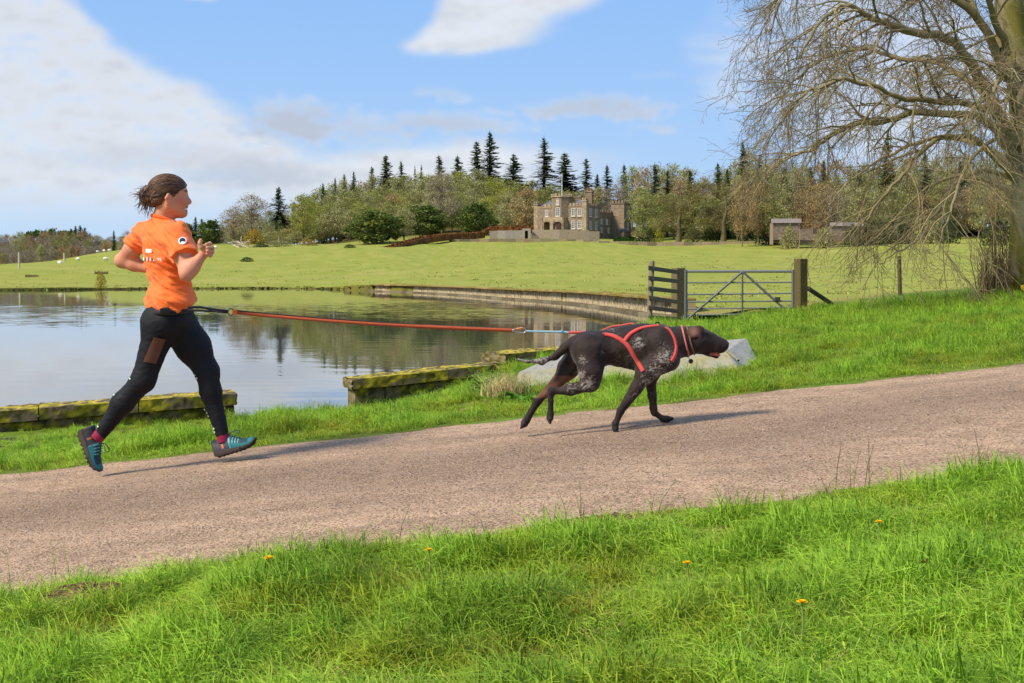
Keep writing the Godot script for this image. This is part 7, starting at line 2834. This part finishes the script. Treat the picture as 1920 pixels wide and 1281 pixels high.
func dog_harness(o: Node3D, s: SDF, foot: Vector3, C: float) -> void:
	var h := Node3D.new()
	h.name = "harness"
	o.add_child(h)
	h.set_meta("label", "red padded pulling harness with a black ring on the withers")
	var red := Color8(198, 68, 58)
	var eye := Vector3(0, CAM_Y, 0)
	# [pixels on the near flank], width
	var on_side := func(called: String, px: Array, wide: float, thick: float, col: Color) -> void:
		var pts := []
		for q in px:
			pts.append(at(q[0], q[1], C))
		var c := smooth(pts, 6)
		var p2 := PackedVector3Array()
		var n2 := PackedVector3Array()
		for p in c:
			var dirv: Vector3 = (p - eye).normalized()
			var q := s.march(p - dirv * 0.3, dirv, 0.42)
			if s.eval(q) > 0.01:
				q = s.snap(p)
			var n := s.grad(q)
			p2.push_back(q + n * thick * 0.5)
			n2.push_back(n)
		# even out
		for it in 3:
			for i in range(1, p2.size() - 1):
				n2[i] = (n2[i - 1] + n2[i] * 2.0 + n2[i + 1]).normalized()
				p2[i] = (p2[i - 1] + p2[i] * 2.0 + p2[i + 1]) * 0.25
		var mb := MB.new(foot)
		ribbon(mb, p2, n2, wide, thick, col)
		part(called, mb, M.cloth, h)
	on_side.call("flank_strap", [[1133, 627], [1150, 630], [1168, 640], [1180, 652], [1190, 669], [1199, 684], [1206, 696]], 0.022, 0.005, red)
	on_side.call("shoulder_strap", [[1171, 640], [1180, 628], [1194, 619], [1212, 613], [1236, 610.5]], 0.02, 0.005, red)
	on_side.call("neck_strap", [[1247, 613.5], [1256, 620], [1263, 631], [1267, 644], [1267.5, 655], [1265, 667], [1259, 677]], 0.019, 0.005, red)
	# over the back and down the far side
	var over := func(called: String, q: Array, wide: float, col: Color) -> void:
		var pts := []
		for e in q:
			pts.append(at(e[0], e[1], e[2]))
		var c := smooth(pts, 6)
		var n := PackedVector3Array()
		for p in c:
			n.push_back(Vector3(0, 1, 0.35).normalized())
		var mb := MB.new(foot)
		ribbon(mb, c, n, wide, 0.009, col)
		part(called, mb, M.cloth, h)
	over.call("tow_strap", [[1066, 624, C - 0.01], [1085, 623.2, C - 0.01], [1110, 622.8, C - 0.01], [1133, 626, C - 0.05]], 0.018, red)
	over.call("far_strap", [[1126, 622, C + 0.02], [1138, 616.5, C + 0.04], [1150, 612.5, C + 0.06], [1168, 610, C + 0.06], [1182, 607.2, C + 0.06], [1190, 609, C + 0.05], [1200, 614, C + 0.03]], 0.014, Color8(196, 74, 58))
	over.call("far_neck_strap", [[1247, 613, C], [1252, 616, C + 0.06], [1258, 636, C + 0.095], [1262, 660, C + 0.07], [1261, 677, C + 0.01]], 0.018, red)
	over.call("far_flank_strap", [[1150, 612.5, C + 0.06], [1170, 640, C + 0.105], [1190, 668, C + 0.108], [1206, 697, C + 0.06]], 0.02, red)
	var mb := MB.new(foot)
	var c := smooth([at(1080, 628, C), at(1084, 632, C), at(1096, 629.5, C), at(1112, 626, C)], 4)
	mb.tube(c, ramp(0.008, 0.006, c.size()), 6, Color8(28, 24, 24))
	part("spreader", mb, M.cloth, h)
	mb = MB.new(foot)
	var ring := PackedVector3Array()
	for i in 13:
		var a := PI * i / 12.0
		ring.push_back(at(1232.5, 611, C) + Vector3(0.014 * cos(a), 0.018 * sin(a), 0))
	mb.tube(ring, ramp(0.0035, 0.0035, 13), 6, Color8(22, 22, 24))
	part("withers_ring", mb, mat(0.4), h)
	# collars and tag
	var k := Node3D.new()
	k.name = "collar"
	o.add_child(k)
	k.set_meta("label", "thin pink collar with a dangling name disc")
	for q in [[1282, 1288.5, 0.009, Color8(196, 108, 94)], [1292.5, 1297.5, 0.008, Color8(120, 78, 62)]]:
		var pts := PackedVector3Array()
		var nn := PackedVector3Array()
		var ctr := at((q[0] + q[1]) * 0.5, 640, C)
		var ax := (at(q[1], 640, C) - at(q[0], 640, C)).normalized()
		for i in 37:
			var a := TAU * i / 36.0
			var dirv := Vector3(-0.12 * sin(a), cos(a), sin(a)).normalized()
			var t := 0.02
			var p := ctr
			for st in 40:
				p = ctr + dirv * t + Vector3(0.02 * -cos(a), 0, 0)
				var e := s.eval(p)
				if e > -0.0005:
					break
				t += maxf(-e * 0.8, 0.0008)
			pts.push_back(p + dirv * 0.003)
			nn.push_back(dirv)
		mb = MB.new(foot)
		ribbon(mb, pts, nn, q[2], 0.005, q[3])
		part("band", mb, M.cloth, k)
	mb = MB.new(foot)
	mb.ball(at(1289, 666.5, C), Vector3(0.012, 0.010, 0.012), Basis.IDENTITY, 6, 8, Color8(24, 22, 22))
	part("clip", mb, mat(0.4), k)
	mb = MB.new(foot)
	var tc := at(1295.5, 677.5, C)
	mb.stick(tc + Vector3(0, 0, -0.0015), tc + Vector3(0, 0, 0.0015), 0.0125, 16, Color8(56, 56, 62))
	part("name_disc", mb, mat(0.35, Color.WHITE, {"metallic": 0.5}), k)
	mb = MB.new(foot)
	mb.stick(at(1289.5, 669, C), at(1293.5, 674.5, C), 0.002, 5, Color8(170, 170, 176))
	part("tag_link", mb, mat(0.35, Color.WHITE, {"metallic": 0.7}), k)

func build_leash() -> void:
	var a := at(364, 578, 6.86)
	var o := thing("leash", at(700, 603, 6.9), "taut orange and black tow line from runner's belt to dog's harness", "leash")
	var org := o.position
	var mb := MB.new(org)
	for q in [[574.5, 584, -0.02], [581.0, 586.0, 0.02]]:
		var c := smooth([at(352, q[0] + 2.0, 6.83 + q[2]), at(372, q[0] + 1.2, 6.86 + q[2]), at(395, (q[0] + q[1]) * 0.5, 6.88), at(427, q[1] - 0.5, 6.89)], 5)
		var n := PackedVector3Array()
		for p in c:
			n.push_back(Vector3(0, 0.25, 1))
		ribbon(mb, c, n, 0.012, 0.004, Color8(30, 30, 33))
	part("webbing", mb, M.cloth, o)
	mb = MB.new(org)
	var ring := PackedVector3Array()
	for i in 21:
		var th := TAU * i / 20.0
		ring.push_back(at(432.5, 585.3, 6.89) + Vector3(0.0135 * cos(th), 0.0185 * sin(th), 0))
	mb.tube(ring, ramp(0.0022, 0.0022, 21), 6, Color8(74, 76, 80))
	part("d_ring", mb, mat(0.3, Color.WHITE, {"metallic": 0.8}), o)
	# strap: orange face, black top edge
	var s0 := at(436, 585.5, 6.89)
	var s1 := at(962, 619.5, 6.85)
	var pts := PackedVector3Array()
	var nn := PackedVector3Array()
	for i in 41:
		var t := i / 40.0
		var p := s0.lerp(s1, t) + Vector3.DOWN * (0.012 * 4.0 * t * (1.0 - t))
		pts.push_back(p)
		var tw := 0.18 + 0.25 * sin(t * 5.0)
		nn.push_back(Vector3(0, tw, 1).normalized())
	mb = MB.new(org)
	for i in 40:
		pass
	ribbon(mb, pts, nn, 0.019, 0.004, Color8(158, 70, 34))
	part("orange_strap", mb, M.cloth, o)
	mb = MB.new(org)
	var up := PackedVector3Array()
	for i in 41:
		var w := lerpf(0.010, 0.0085, i / 40.0)
		up.push_back(pts[i] + Vector3(0, w, -0.003))
	ribbon(mb, up, nn, 0.0065, 0.006, Color8(34, 24, 22))
	part("black_edge", mb, M.cloth, o)
	mb = MB.new(org)
	mb.bevel_box(Transform3D(Basis(Vector3.BACK, -0.06), at(440, 585.8, 6.888)), Vector3(0.022, 0.027, 0.007), 0.002, Color8(238, 110, 40))
	part("keeper", mb, M.cloth, o)
	# snap hook
	mb = MB.new(org)
	var hook := smooth([at(961, 619.5, 6.85), at(967, 616.5, 6.85), at(978, 614.5, 6.848), at(985, 617.5, 6.846), at(985.5, 622, 6.846), at(979, 624.5, 6.848), at(968, 623, 6.85), at(961, 619.8, 6.85)], 4)
	mb.tube(hook, ramp(0.003, 0.003, hook.size()), 6, Color8(176, 172, 164))
	var hk := part("snap_hook", mb, mat(0.25, Color.WHITE, {"metallic": 0.9}), o)
	mb = MB.new(org)
	mb.stick(at(969, 617, 6.845), at(980, 614.8, 6.843), 0.004, 6, Color8(226, 120, 44))
	part("gate", mb, mat(0.4), hk)
	mb = MB.new(org)
	var cord := smooth([at(985, 621, 6.846), at(1010, 621.8, 6.845), at(1052, 622.5, 6.84), at(1068, 624, 6.838)], 5)
	mb.tube(cord, ramp(0.0048, 0.0048, cord.size()), 6, Color8(132, 178, 188))
	mb.ball(at(1053.5, 622, 6.838), Vector3(0.009, 0.009, 0.009), Basis.IDENTITY, 6, 8, Color8(92, 152, 168))
	part("blue_cord", mb, M.cloth, o)

# ---------------------------------------------------------------- small plants, soil, grass

func build_small() -> void:
	# mole hills and bare scrapes
	for q in [[165, 1122, 0.2, 0.055, "crumbly brown molehill in the grass by the runner's side of the drive"], [1128, 988, 0.2, 0.05, "crumbly brown molehill at the drive's edge below the dog"], [272, 832, 0.09, 0.03, "small soil scrape in the grass below the runner"], [858, 779, 0.10, 0.03, "small soil scrape in the grass before the mossy wall"], [1360, 1005, 0.12, 0.02, "flat bare earth patch in the tall verge grass"], [805, 1033, 0.10, 0.025, "thin bare earth patch at the near edge of the drive"], [70, 1130, 0.09, 0.03, "little crumb heap beside the larger molehill"]]:
		var c := hit(q[0], q[1])
		var o := thing("molehill", c, q[4], "molehill")
		bare.append(Vector3(c.x, q[2], c.z))
		var mb := MB.new(c)
		var n := 30
		for i in n + 1:
			for j in n + 1:
				var u := (float(i) / n - 0.5) * 2.4
				var v := (float(j) / n - 0.5) * 2.4
				var x: float = c.x + u * q[2]
				var z: float = c.z + v * q[2] * 0.8
				var r := Vector2(u, v).length() + noise.get_noise_2d(x * 9.0, z * 9.0) * 0.5
				var h: float = 0.6 * q[3] * clampf(1.0 - r * r, -0.6, 1.0) * (1.0 + noise.get_noise_2d(x * 20.0, z * 20.0) * 0.5) + noise.get_noise_2d(x * 60.0, z * 60.0) * 0.008
				mb.vert(Vector3(x, ground_y(x, z) + h, z), Vector3.UP, jitter(Color8(156, 120, 90).lerp(Color8(124, 94, 70), rng.randf()), 0.12))
		for i in n:
			for j in n:
				var k := i * (n + 1) + j
				var g := (mb.v[k + n + 1] - mb.v[k]).cross(mb.v[k + 1] - mb.v[k])
				mb.n[k] = g.normalized() * signf(g.y)
		for i in n:
			for j in n:
				var k := i * (n + 1) + j
				mb.face(k, k + 1, k + n + 2)
				mb.face(k, k + n + 2, k + n + 1)
		part("soil", mb, M.stone, o)
		var crumbs := MB.new(c)
		for i in 160:
			var a := rf(0, TAU)
			var r: float = sqrt(rng.randf()) * q[2] * 1.15
			var x: float = c.x + cos(a) * r
			var z: float = c.z + sin(a) * r * 0.8
			var sz := rf(0.002, 0.008)
			var hh: float = 0.6 * q[3] * clampf(1.0 - pow(r / q[2], 2.0), 0.0, 1.0)
			crumbs.ball(Vector3(x, ground_y(x, z) + hh + 0.002, z), Vector3(sz, sz * 0.8, sz * 0.9), Basis(Vector3(rf(-1, 1), 1, rf(-1, 1)).normalized(), rf(0, 3)), 3, 5, jitter(Color8(144, 110, 82), 0.25))
		part("crumbs", crumbs, M.plain, o)
	# dandelions
	var spots := [[503, 1090, "dandelion in flower by itself in the near verge"], [803, 1074, "half-open dandelion near the molehill at the drive's edge"], [1286, 1107, "small dandelion in the middle of the near verge"], [1645, 1022, "dandelion in the taller grass by the uphill end of the drive"], [1500, 1196, "low dandelion deep in the near verge"], [1512, 657, "tiny yellow flower on the far verge beyond the concrete slab"]]
	for i in spots.size():
		var q = spots[i]
		var p := hit(q[0], q[1] + (26 if q[1] > 900 else 8))
		var h := 0.1 if q[1] > 900 else 0.05
		var o := thing("dandelion", p, q[2], "flower", "dandelions in the verge")
		var mb := MB.new(p)
		mb.tube(PackedVector3Array([p - Vector3.UP * 0.01, p + Vector3(0.006, h * 0.6, 0), p + Vector3(0.002, h, 0.004)]), ramp(0.0025, 0.002, 3), 5, Color8(126, 140, 70))
		part("stalk", mb, M.plain, o)
		mb = MB.new(p)
		var c := p + Vector3(0.002, h, 0.004)
		var rr := 0.017 if i == 0 else 0.012
		for ring in 3:
			for k in 18:
				var a := TAU * (k + 0.5 * ring) / 18.0
				var out := Vector3(cos(a), 0.25 + ring * 0.5, sin(a)).normalized()
				var side := Vector3(-sin(a), 0, cos(a)) * 0.0022
				var tip := c + out * rr * (1.0 - ring * 0.22)
				mb.quad(c - side * 0.5, c + side * 0.5, tip + side, tip - side, Vector3.UP, jitter(Color8(240, 196, 24), 0.08))
		part("petals", mb, M.leaf, o)
	# dock plant and the straw tuft at the wall's end
	var dp := hit(985, 752)
	var o := thing("dock_plant", dp, "broad-leaved dock plant beside the concrete slab", "plant")
	for i in 26:
		var mb := MB.new(dp)
		broad_leaf(mb, dp + Vector3(rf(-0.1, 0.1), 0, rf(-0.06, 0.06)), rf(0, TAU), rf(0.09, 0.17), rf(0.02, 0.032), jitter(Color8(96, 140, 52), 0.15))
		part("leaf", mb, M.leaf, o)
	var sp := hit(945, 742)
	o = thing("dry_grass_tuft", sp, "straw-coloured dead grass tuft at the end of the mossy wall", "grass tuft")
	var mb := MB.new(sp)
	for i in 420:
		blade(mb, sp + Vector3(rng.randfn(0, 0.07), 0, rng.randfn(0.02, 0.06)), rf(0, TAU), rf(0.06, 0.22), 0.002, rf(0.3, 1.6), jitter(Color8(214, 194, 138), 0.14))
	part("stalks", mb, M.leaf, o)
	var np := hit(905, 742)
	o = thing("nettle_clump", np, "green nettle clump between wall and dead grass", "plant")
	for i in 34:
		mb = MB.new(np)
		var st := np + Vector3(rf(-0.09, 0.09), 0, rf(-0.06, 0.06))
		var h := rf(0.08, 0.2)
		for k in 4:
			broad_leaf(mb, st + Vector3.UP * h * (k + 1) / 4.0, rf(0, TAU), rf(0.03, 0.05), 0.012, jitter(Color8(84, 128, 44), 0.15))
		part("stem", mb, M.leaf, o)
	# daffodil by the tree
	var fp := at(1919, 574, 24.0)
	fp.y = ground_y(fp.x, fp.z)
	o = thing("daffodil", fp, "yellow daffodil in bloom before the mossy tree foot", "flower")
	mb = MB.new(fp)
	for i in 9:
		blade(mb, fp + Vector3(rf(-0.05, 0.05), 0, rf(-0.03, 0.03)), rf(0, TAU), rf(0.15, 0.26), 0.008, 0.2, Color8(84, 124, 50))
	part("leaves", mb, M.leaf, o)
	for i in 3:
		mb = MB.new(fp)
		var c := fp + Vector3(-0.03 + i * 0.035, 0.24 + rf(-0.03, 0.04), 0.02)
		for k in 6:
			var a := TAU * k / 6.0
			var tip := c + Vector3(cos(a), sin(a), 0.1) * 0.042
			var s := Vector3(-sin(a), cos(a), 0) * 0.014
			mb.quad(c, c.lerp(tip, 0.5) + s, tip, c.lerp(tip, 0.5) - s, Vector3.BACK, Color8(246, 222, 60))
		mb.tube(PackedVector3Array([c, c + Vector3(0, 0, 0.035)]), PackedFloat32Array([0.01, 0.017]), 8, Color8(244, 190, 24))
		part("bloom", mb, M.leaf, o)
	# a pale leaf on the drive's edge
	var lp := hit(1098, 782)
	o = thing("fallen_leaf", lp, "pale curled leaf lying at the drive's far edge under the dog", "leaf")
	mb = MB.new(lp)
	broad_leaf(mb, lp + Vector3(0, 0.012, 0), 0.2, 0.034, 0.012, Color8(216, 206, 186))
	part("blade", mb, M.leaf, o)
	var bp := hit(1712, 1103)
	o = thing("dead_leaf", bp + Vector3.UP * 0.05, "curled brown dead leaf caught in the near grass", "leaf")
	mb = MB.new(o.position)
	broad_leaf(mb, o.position, 0.6, 0.05, 0.014, Color8(160, 112, 78))
	part("blade", mb, M.leaf, o)

func broad_leaf(mb: MB, p: Vector3, turn: float, len: float, wide: float, col: Color) -> void:
	var dirv := Vector3(cos(turn), 0, sin(turn))
	var side := Vector3(-sin(turn), 0, cos(turn))
	var prev := [p, p]
	var up := rf(0.5, 1.3)
	var mid_prev := p
	for k in range(1, 5):
		var t := k / 4.0
		var c := p + dirv * len * t + Vector3.UP * len * (up * t - up * 0.9 * t * t)
		var w: float = wide * [0.0, 0.8, 1.0, 0.75, 0.05][k]
		var a := c + side * w + Vector3.UP * w * 0.3
		var b := c - side * w + Vector3.UP * w * 0.3
		mb.quad(prev[0], mid_prev, c, a, Vector3.UP, col)
		mb.quad(mid_prev, prev[1], b, c, Vector3.UP, col)
		prev = [a, b]
		mid_prev = c

# one bent blade
func blade(mb: MB, p: Vector3, turn: float, h: float, w: float, lean: float, col: Color) -> void:
	var dirv := Vector3(cos(turn), 0, sin(turn))
	var side := Vector3(-sin(turn), 0, cos(turn)) * w
	var p1 := p + Vector3.UP * h * 0.45 + dirv * h * lean * 0.22
	var p2 := p + Vector3.UP * h * (0.82 - lean * 0.1) + dirv * h * lean * 0.62
	var p3 := p + Vector3.UP * h * (1.0 - lean * 0.35) + dirv * h * lean * 1.15
	var nn := (Vector3.UP * 0.8 + dirv * 0.45).normalized()
	var k := mb.v.size()
	mb.vert(p - side, nn, col); mb.vert(p + side, nn, col)
	mb.vert(p1 - side * 0.9, nn, col); mb.vert(p1 + side * 0.9, nn, col)
	mb.vert(p2 - side * 0.6, nn, col); mb.vert(p2 + side * 0.6, nn, col)
	mb.vert(p3, nn, col)
	mb.face(k, k + 1, k + 3)
	mb.face(k, k + 3, k + 2)
	mb.face(k + 2, k + 3, k + 5)
	mb.face(k + 2, k + 5, k + 4)
	mb.face(k + 4, k + 5, k + 6)

func clump(blades: int, spread: float, h0: float, h1: float, w: float, lean: float, cols: Array) -> MB:
	var mb := MB.new()
	for i in blades:
		var c: Color = jitter(cols[rng.randi() % cols.size()], 0.12)
		if rng.randf() < 0.035:
			c = Color8(188, 176, 104)
		blade(mb, Vector3(rng.randfn(0, spread), -0.015, rng.randfn(0, spread)), rf(0, TAU), rf(h0, h1), w * rf(0.7, 1.2), rf(0.15, lean), c)
	return mb

func scatter(root: Node3D, called: String, mesh: Mesh, spots: Array) -> void:
	var mm := MultiMesh.new()
	mm.transform_format = MultiMesh.TRANSFORM_3D
	mm.use_colors = true
	mm.mesh = mesh
	mm.instance_count = spots.size()
	for i in spots.size():
		mm.set_instance_transform(i, spots[i][0])
		mm.set_instance_color(i, spots[i][1])
	var mi := MultiMeshInstance3D.new()
	mi.multimesh = mm
	mi.name = called
	root.add_child(mi, true)

func build_grass() -> void:
	var fresh := [Color8(166, 198, 64), Color8(150, 188, 56), Color8(180, 206, 82), Color8(134, 174, 50)]
	var tall := [Color8(144, 186, 58), Color8(128, 172, 52), Color8(156, 192, 66)]
	var near := thing("near_verge_grass", Vector3.ZERO, "lush green grass of the verge on the camera's side of the drive", "grass", "", "stuff")
	var far := thing("far_verge_grass", Vector3.ZERO, "green grass of the verge between the drive, pond and gate", "grass", "", "stuff")
	var kinds := [clump(34, 0.03, 0.04, 0.09, 0.0017, 1.5, fresh), clump(34, 0.026, 0.05, 0.12, 0.0019, 1.4, fresh), clump(34, 0.024, 0.08, 0.17, 0.0021, 1.2, tall), clump(36, 0.034, 0.03, 0.06, 0.0017, 1.6, fresh)]
	var meshes := []
	for k in kinds:
		meshes.append(k.mesh(M.leaf))
	var put := func(lists: Array, x: float, z: float, size: float, tallness: float) -> void:
		var n := noise.get_noise_2d(x * 1.1 + 70.0, z * 1.1) + noise.get_noise_2d(x * 3.4, z * 3.4 + 20.0) * 0.6 + rf(-0.18, 0.18) + tallness
		var kind := 3
		if n > 0.3:
			kind = 2
		elif n > 0.0:
			kind = 1
		elif n > -0.22:
			kind = 0
		var s := size * rf(0.8, 1.25)
		var b := Basis(Vector3.UP, rf(0, TAU)).scaled(Vector3(s, s * rf(0.8, 1.15), s))
		b = Basis(Vector3(rf(-1, 1), 0, rf(-1, 1)).normalized(), rf(-0.4, 0.4)) * b
		var v := 0.96 + noise.get_noise_2d(x * 0.8 + 9.0, z * 0.8) * 0.22 + rf(-0.08, 0.08)
		var yel := clampf(noise.get_noise_2d(x * 2.2 + 200.0, z * 2.2) * 0.5 + 0.06, 0.0, 0.3)
		lists[kind].append([Transform3D(b, Vector3(x, terrain_y(x, z), z)), Color(clampf(v + yel * 0.7, 0, 1), clampf(v, 0, 1), clampf(v - yel * 0.2, 0, 1))])
	# near verge
	var lists := [[], [], [], []]
	for i in 41000:
		var d := sqrt(rf(1.7 * 1.7, 5.6 * 5.6))
		var x := rf(-1, 1) * (d * 0.41 + 1.5)
		var edge := road_near_d(x) + noise.get_noise_2d(x * 2.0, 27.0) * 0.12
		if d > edge + rf(-0.05, 0.02):
			continue
		var skip := false
		for q in bare:
			if Vector2(x - q.x, -d - q.z).length() < q.y * rf(0.35, 0.95):
				skip = true
		if skip:
			continue
		put.call(lists, x, -d, 0.78 if edge - d > 0.25 else 0.58, -0.35 if edge - d < 0.12 else 0.0)
	for k in 4:
		scatter(near, "grass_clumps", meshes[k], lists[k])
	# far verge, out to fence and pond
	lists = [[], [], [], []]
	for i in 52000:
		var d := 7.0 + 24.5 * pow(rng.randf(), 1.8)
		var x := rf(-1, 1) * (d * 0.41 + 1.8)
		if d < road_far_d(x) + noise.get_noise_2d(x * 2.0, 7.0) * 0.10 - rf(0.0, 0.05):
			continue
		if pond_dist(x, d) < 0.0 or d > fence_d(x) + 0.6:
			continue
		if x < 0.6 and d > 13.0:
			continue
		# nothing grows in the slab
		if x > 0.0 and x < 1.75 and d > 9.95 - x * 0.1 and d < 10.9:
			continue
		var e := d - road_far_d(x)
		put.call(lists, x, -d, lerpf(0.72, 1.7, smoothstep(10.0, 26.0, d)) * (0.62 if x < -2.0 and d > 8.3 else 1.0), (-0.3 if e < 0.15 else 0.0) + (0.35 if x > -2.1 and x < -1.4 and d > 9.3 and d < 12.0 else 0.0))
	for k in 4:
		scatter(far, "grass_clumps", meshes[k], lists[k])
	# tussocks out in the field
	var tus := thing("field_tussocks", Vector3.ZERO, "low tussocks and rough tufts scattered over the open field", "grass", "", "stuff")
	for kind in 2:
		var proto_t := clump(18, 0.16, 0.05, 0.14, 0.012, 1.5, [Color8(190, 194, 96), Color8(204, 196, 112), Color8(172, 182, 82)] if kind == 0 else [Color8(214, 202, 130), Color8(196, 192, 104)])
		var list := []
		for i in 1500:
			var d := 31.0 + 330.0 * pow(rng.randf(), 2.2)
			var x := rf(-1, 1) * (d * 0.41 + 1.0)
			if pond_dist(x, d) < 1.0 or d < fence_d(x) + 0.5 or noise.get_noise_2d(x * 0.15 + 11.0, d * 0.1) + rf(-0.3, 0.3) < 0.0:
				continue
			var s := rf(0.6, 1.4) * (1.0 + d * 0.006)
			list.append([Transform3D(Basis(Vector3.UP, rf(0, TAU)).scaled(Vector3(s, s * 0.7, s)), Vector3(x, ground_y(x, -d), -d)), Color.WHITE])
		scatter(tus, "tufts", proto_t.mesh(M.leaf), list)
	# seed stalks leaning over the drive's near edge
	var stalks := []
	for i in 3:
		var mb := MB.new()
		for j in 4:
			blade(mb, Vector3(rf(-0.03, 0.03), -0.01, rf(-0.03, 0.03)), rf(0, TAU), rf(0.12, 0.24), 0.0012, rf(0.4, 1.3), jitter(Color8(122, 132, 70), 0.2))
		stalks.append(mb.mesh(M.leaf))
	for k in 3:
		var list := []
		for i in 11:
			var x := clampf(rng.randfn([-1.05, 0.35, 1.3][k], 0.3), -2.4, 2.6)
			var d := road_near_d(x) - rf(0.0, 0.14)
			list.append([Transform3D(Basis(Vector3.UP, rf(0, TAU)), Vector3(x, terrain_y(x, -d), -d)), Color.WHITE])
		scatter(near, "seed_stalks", stalks[k], list)

var bare := []
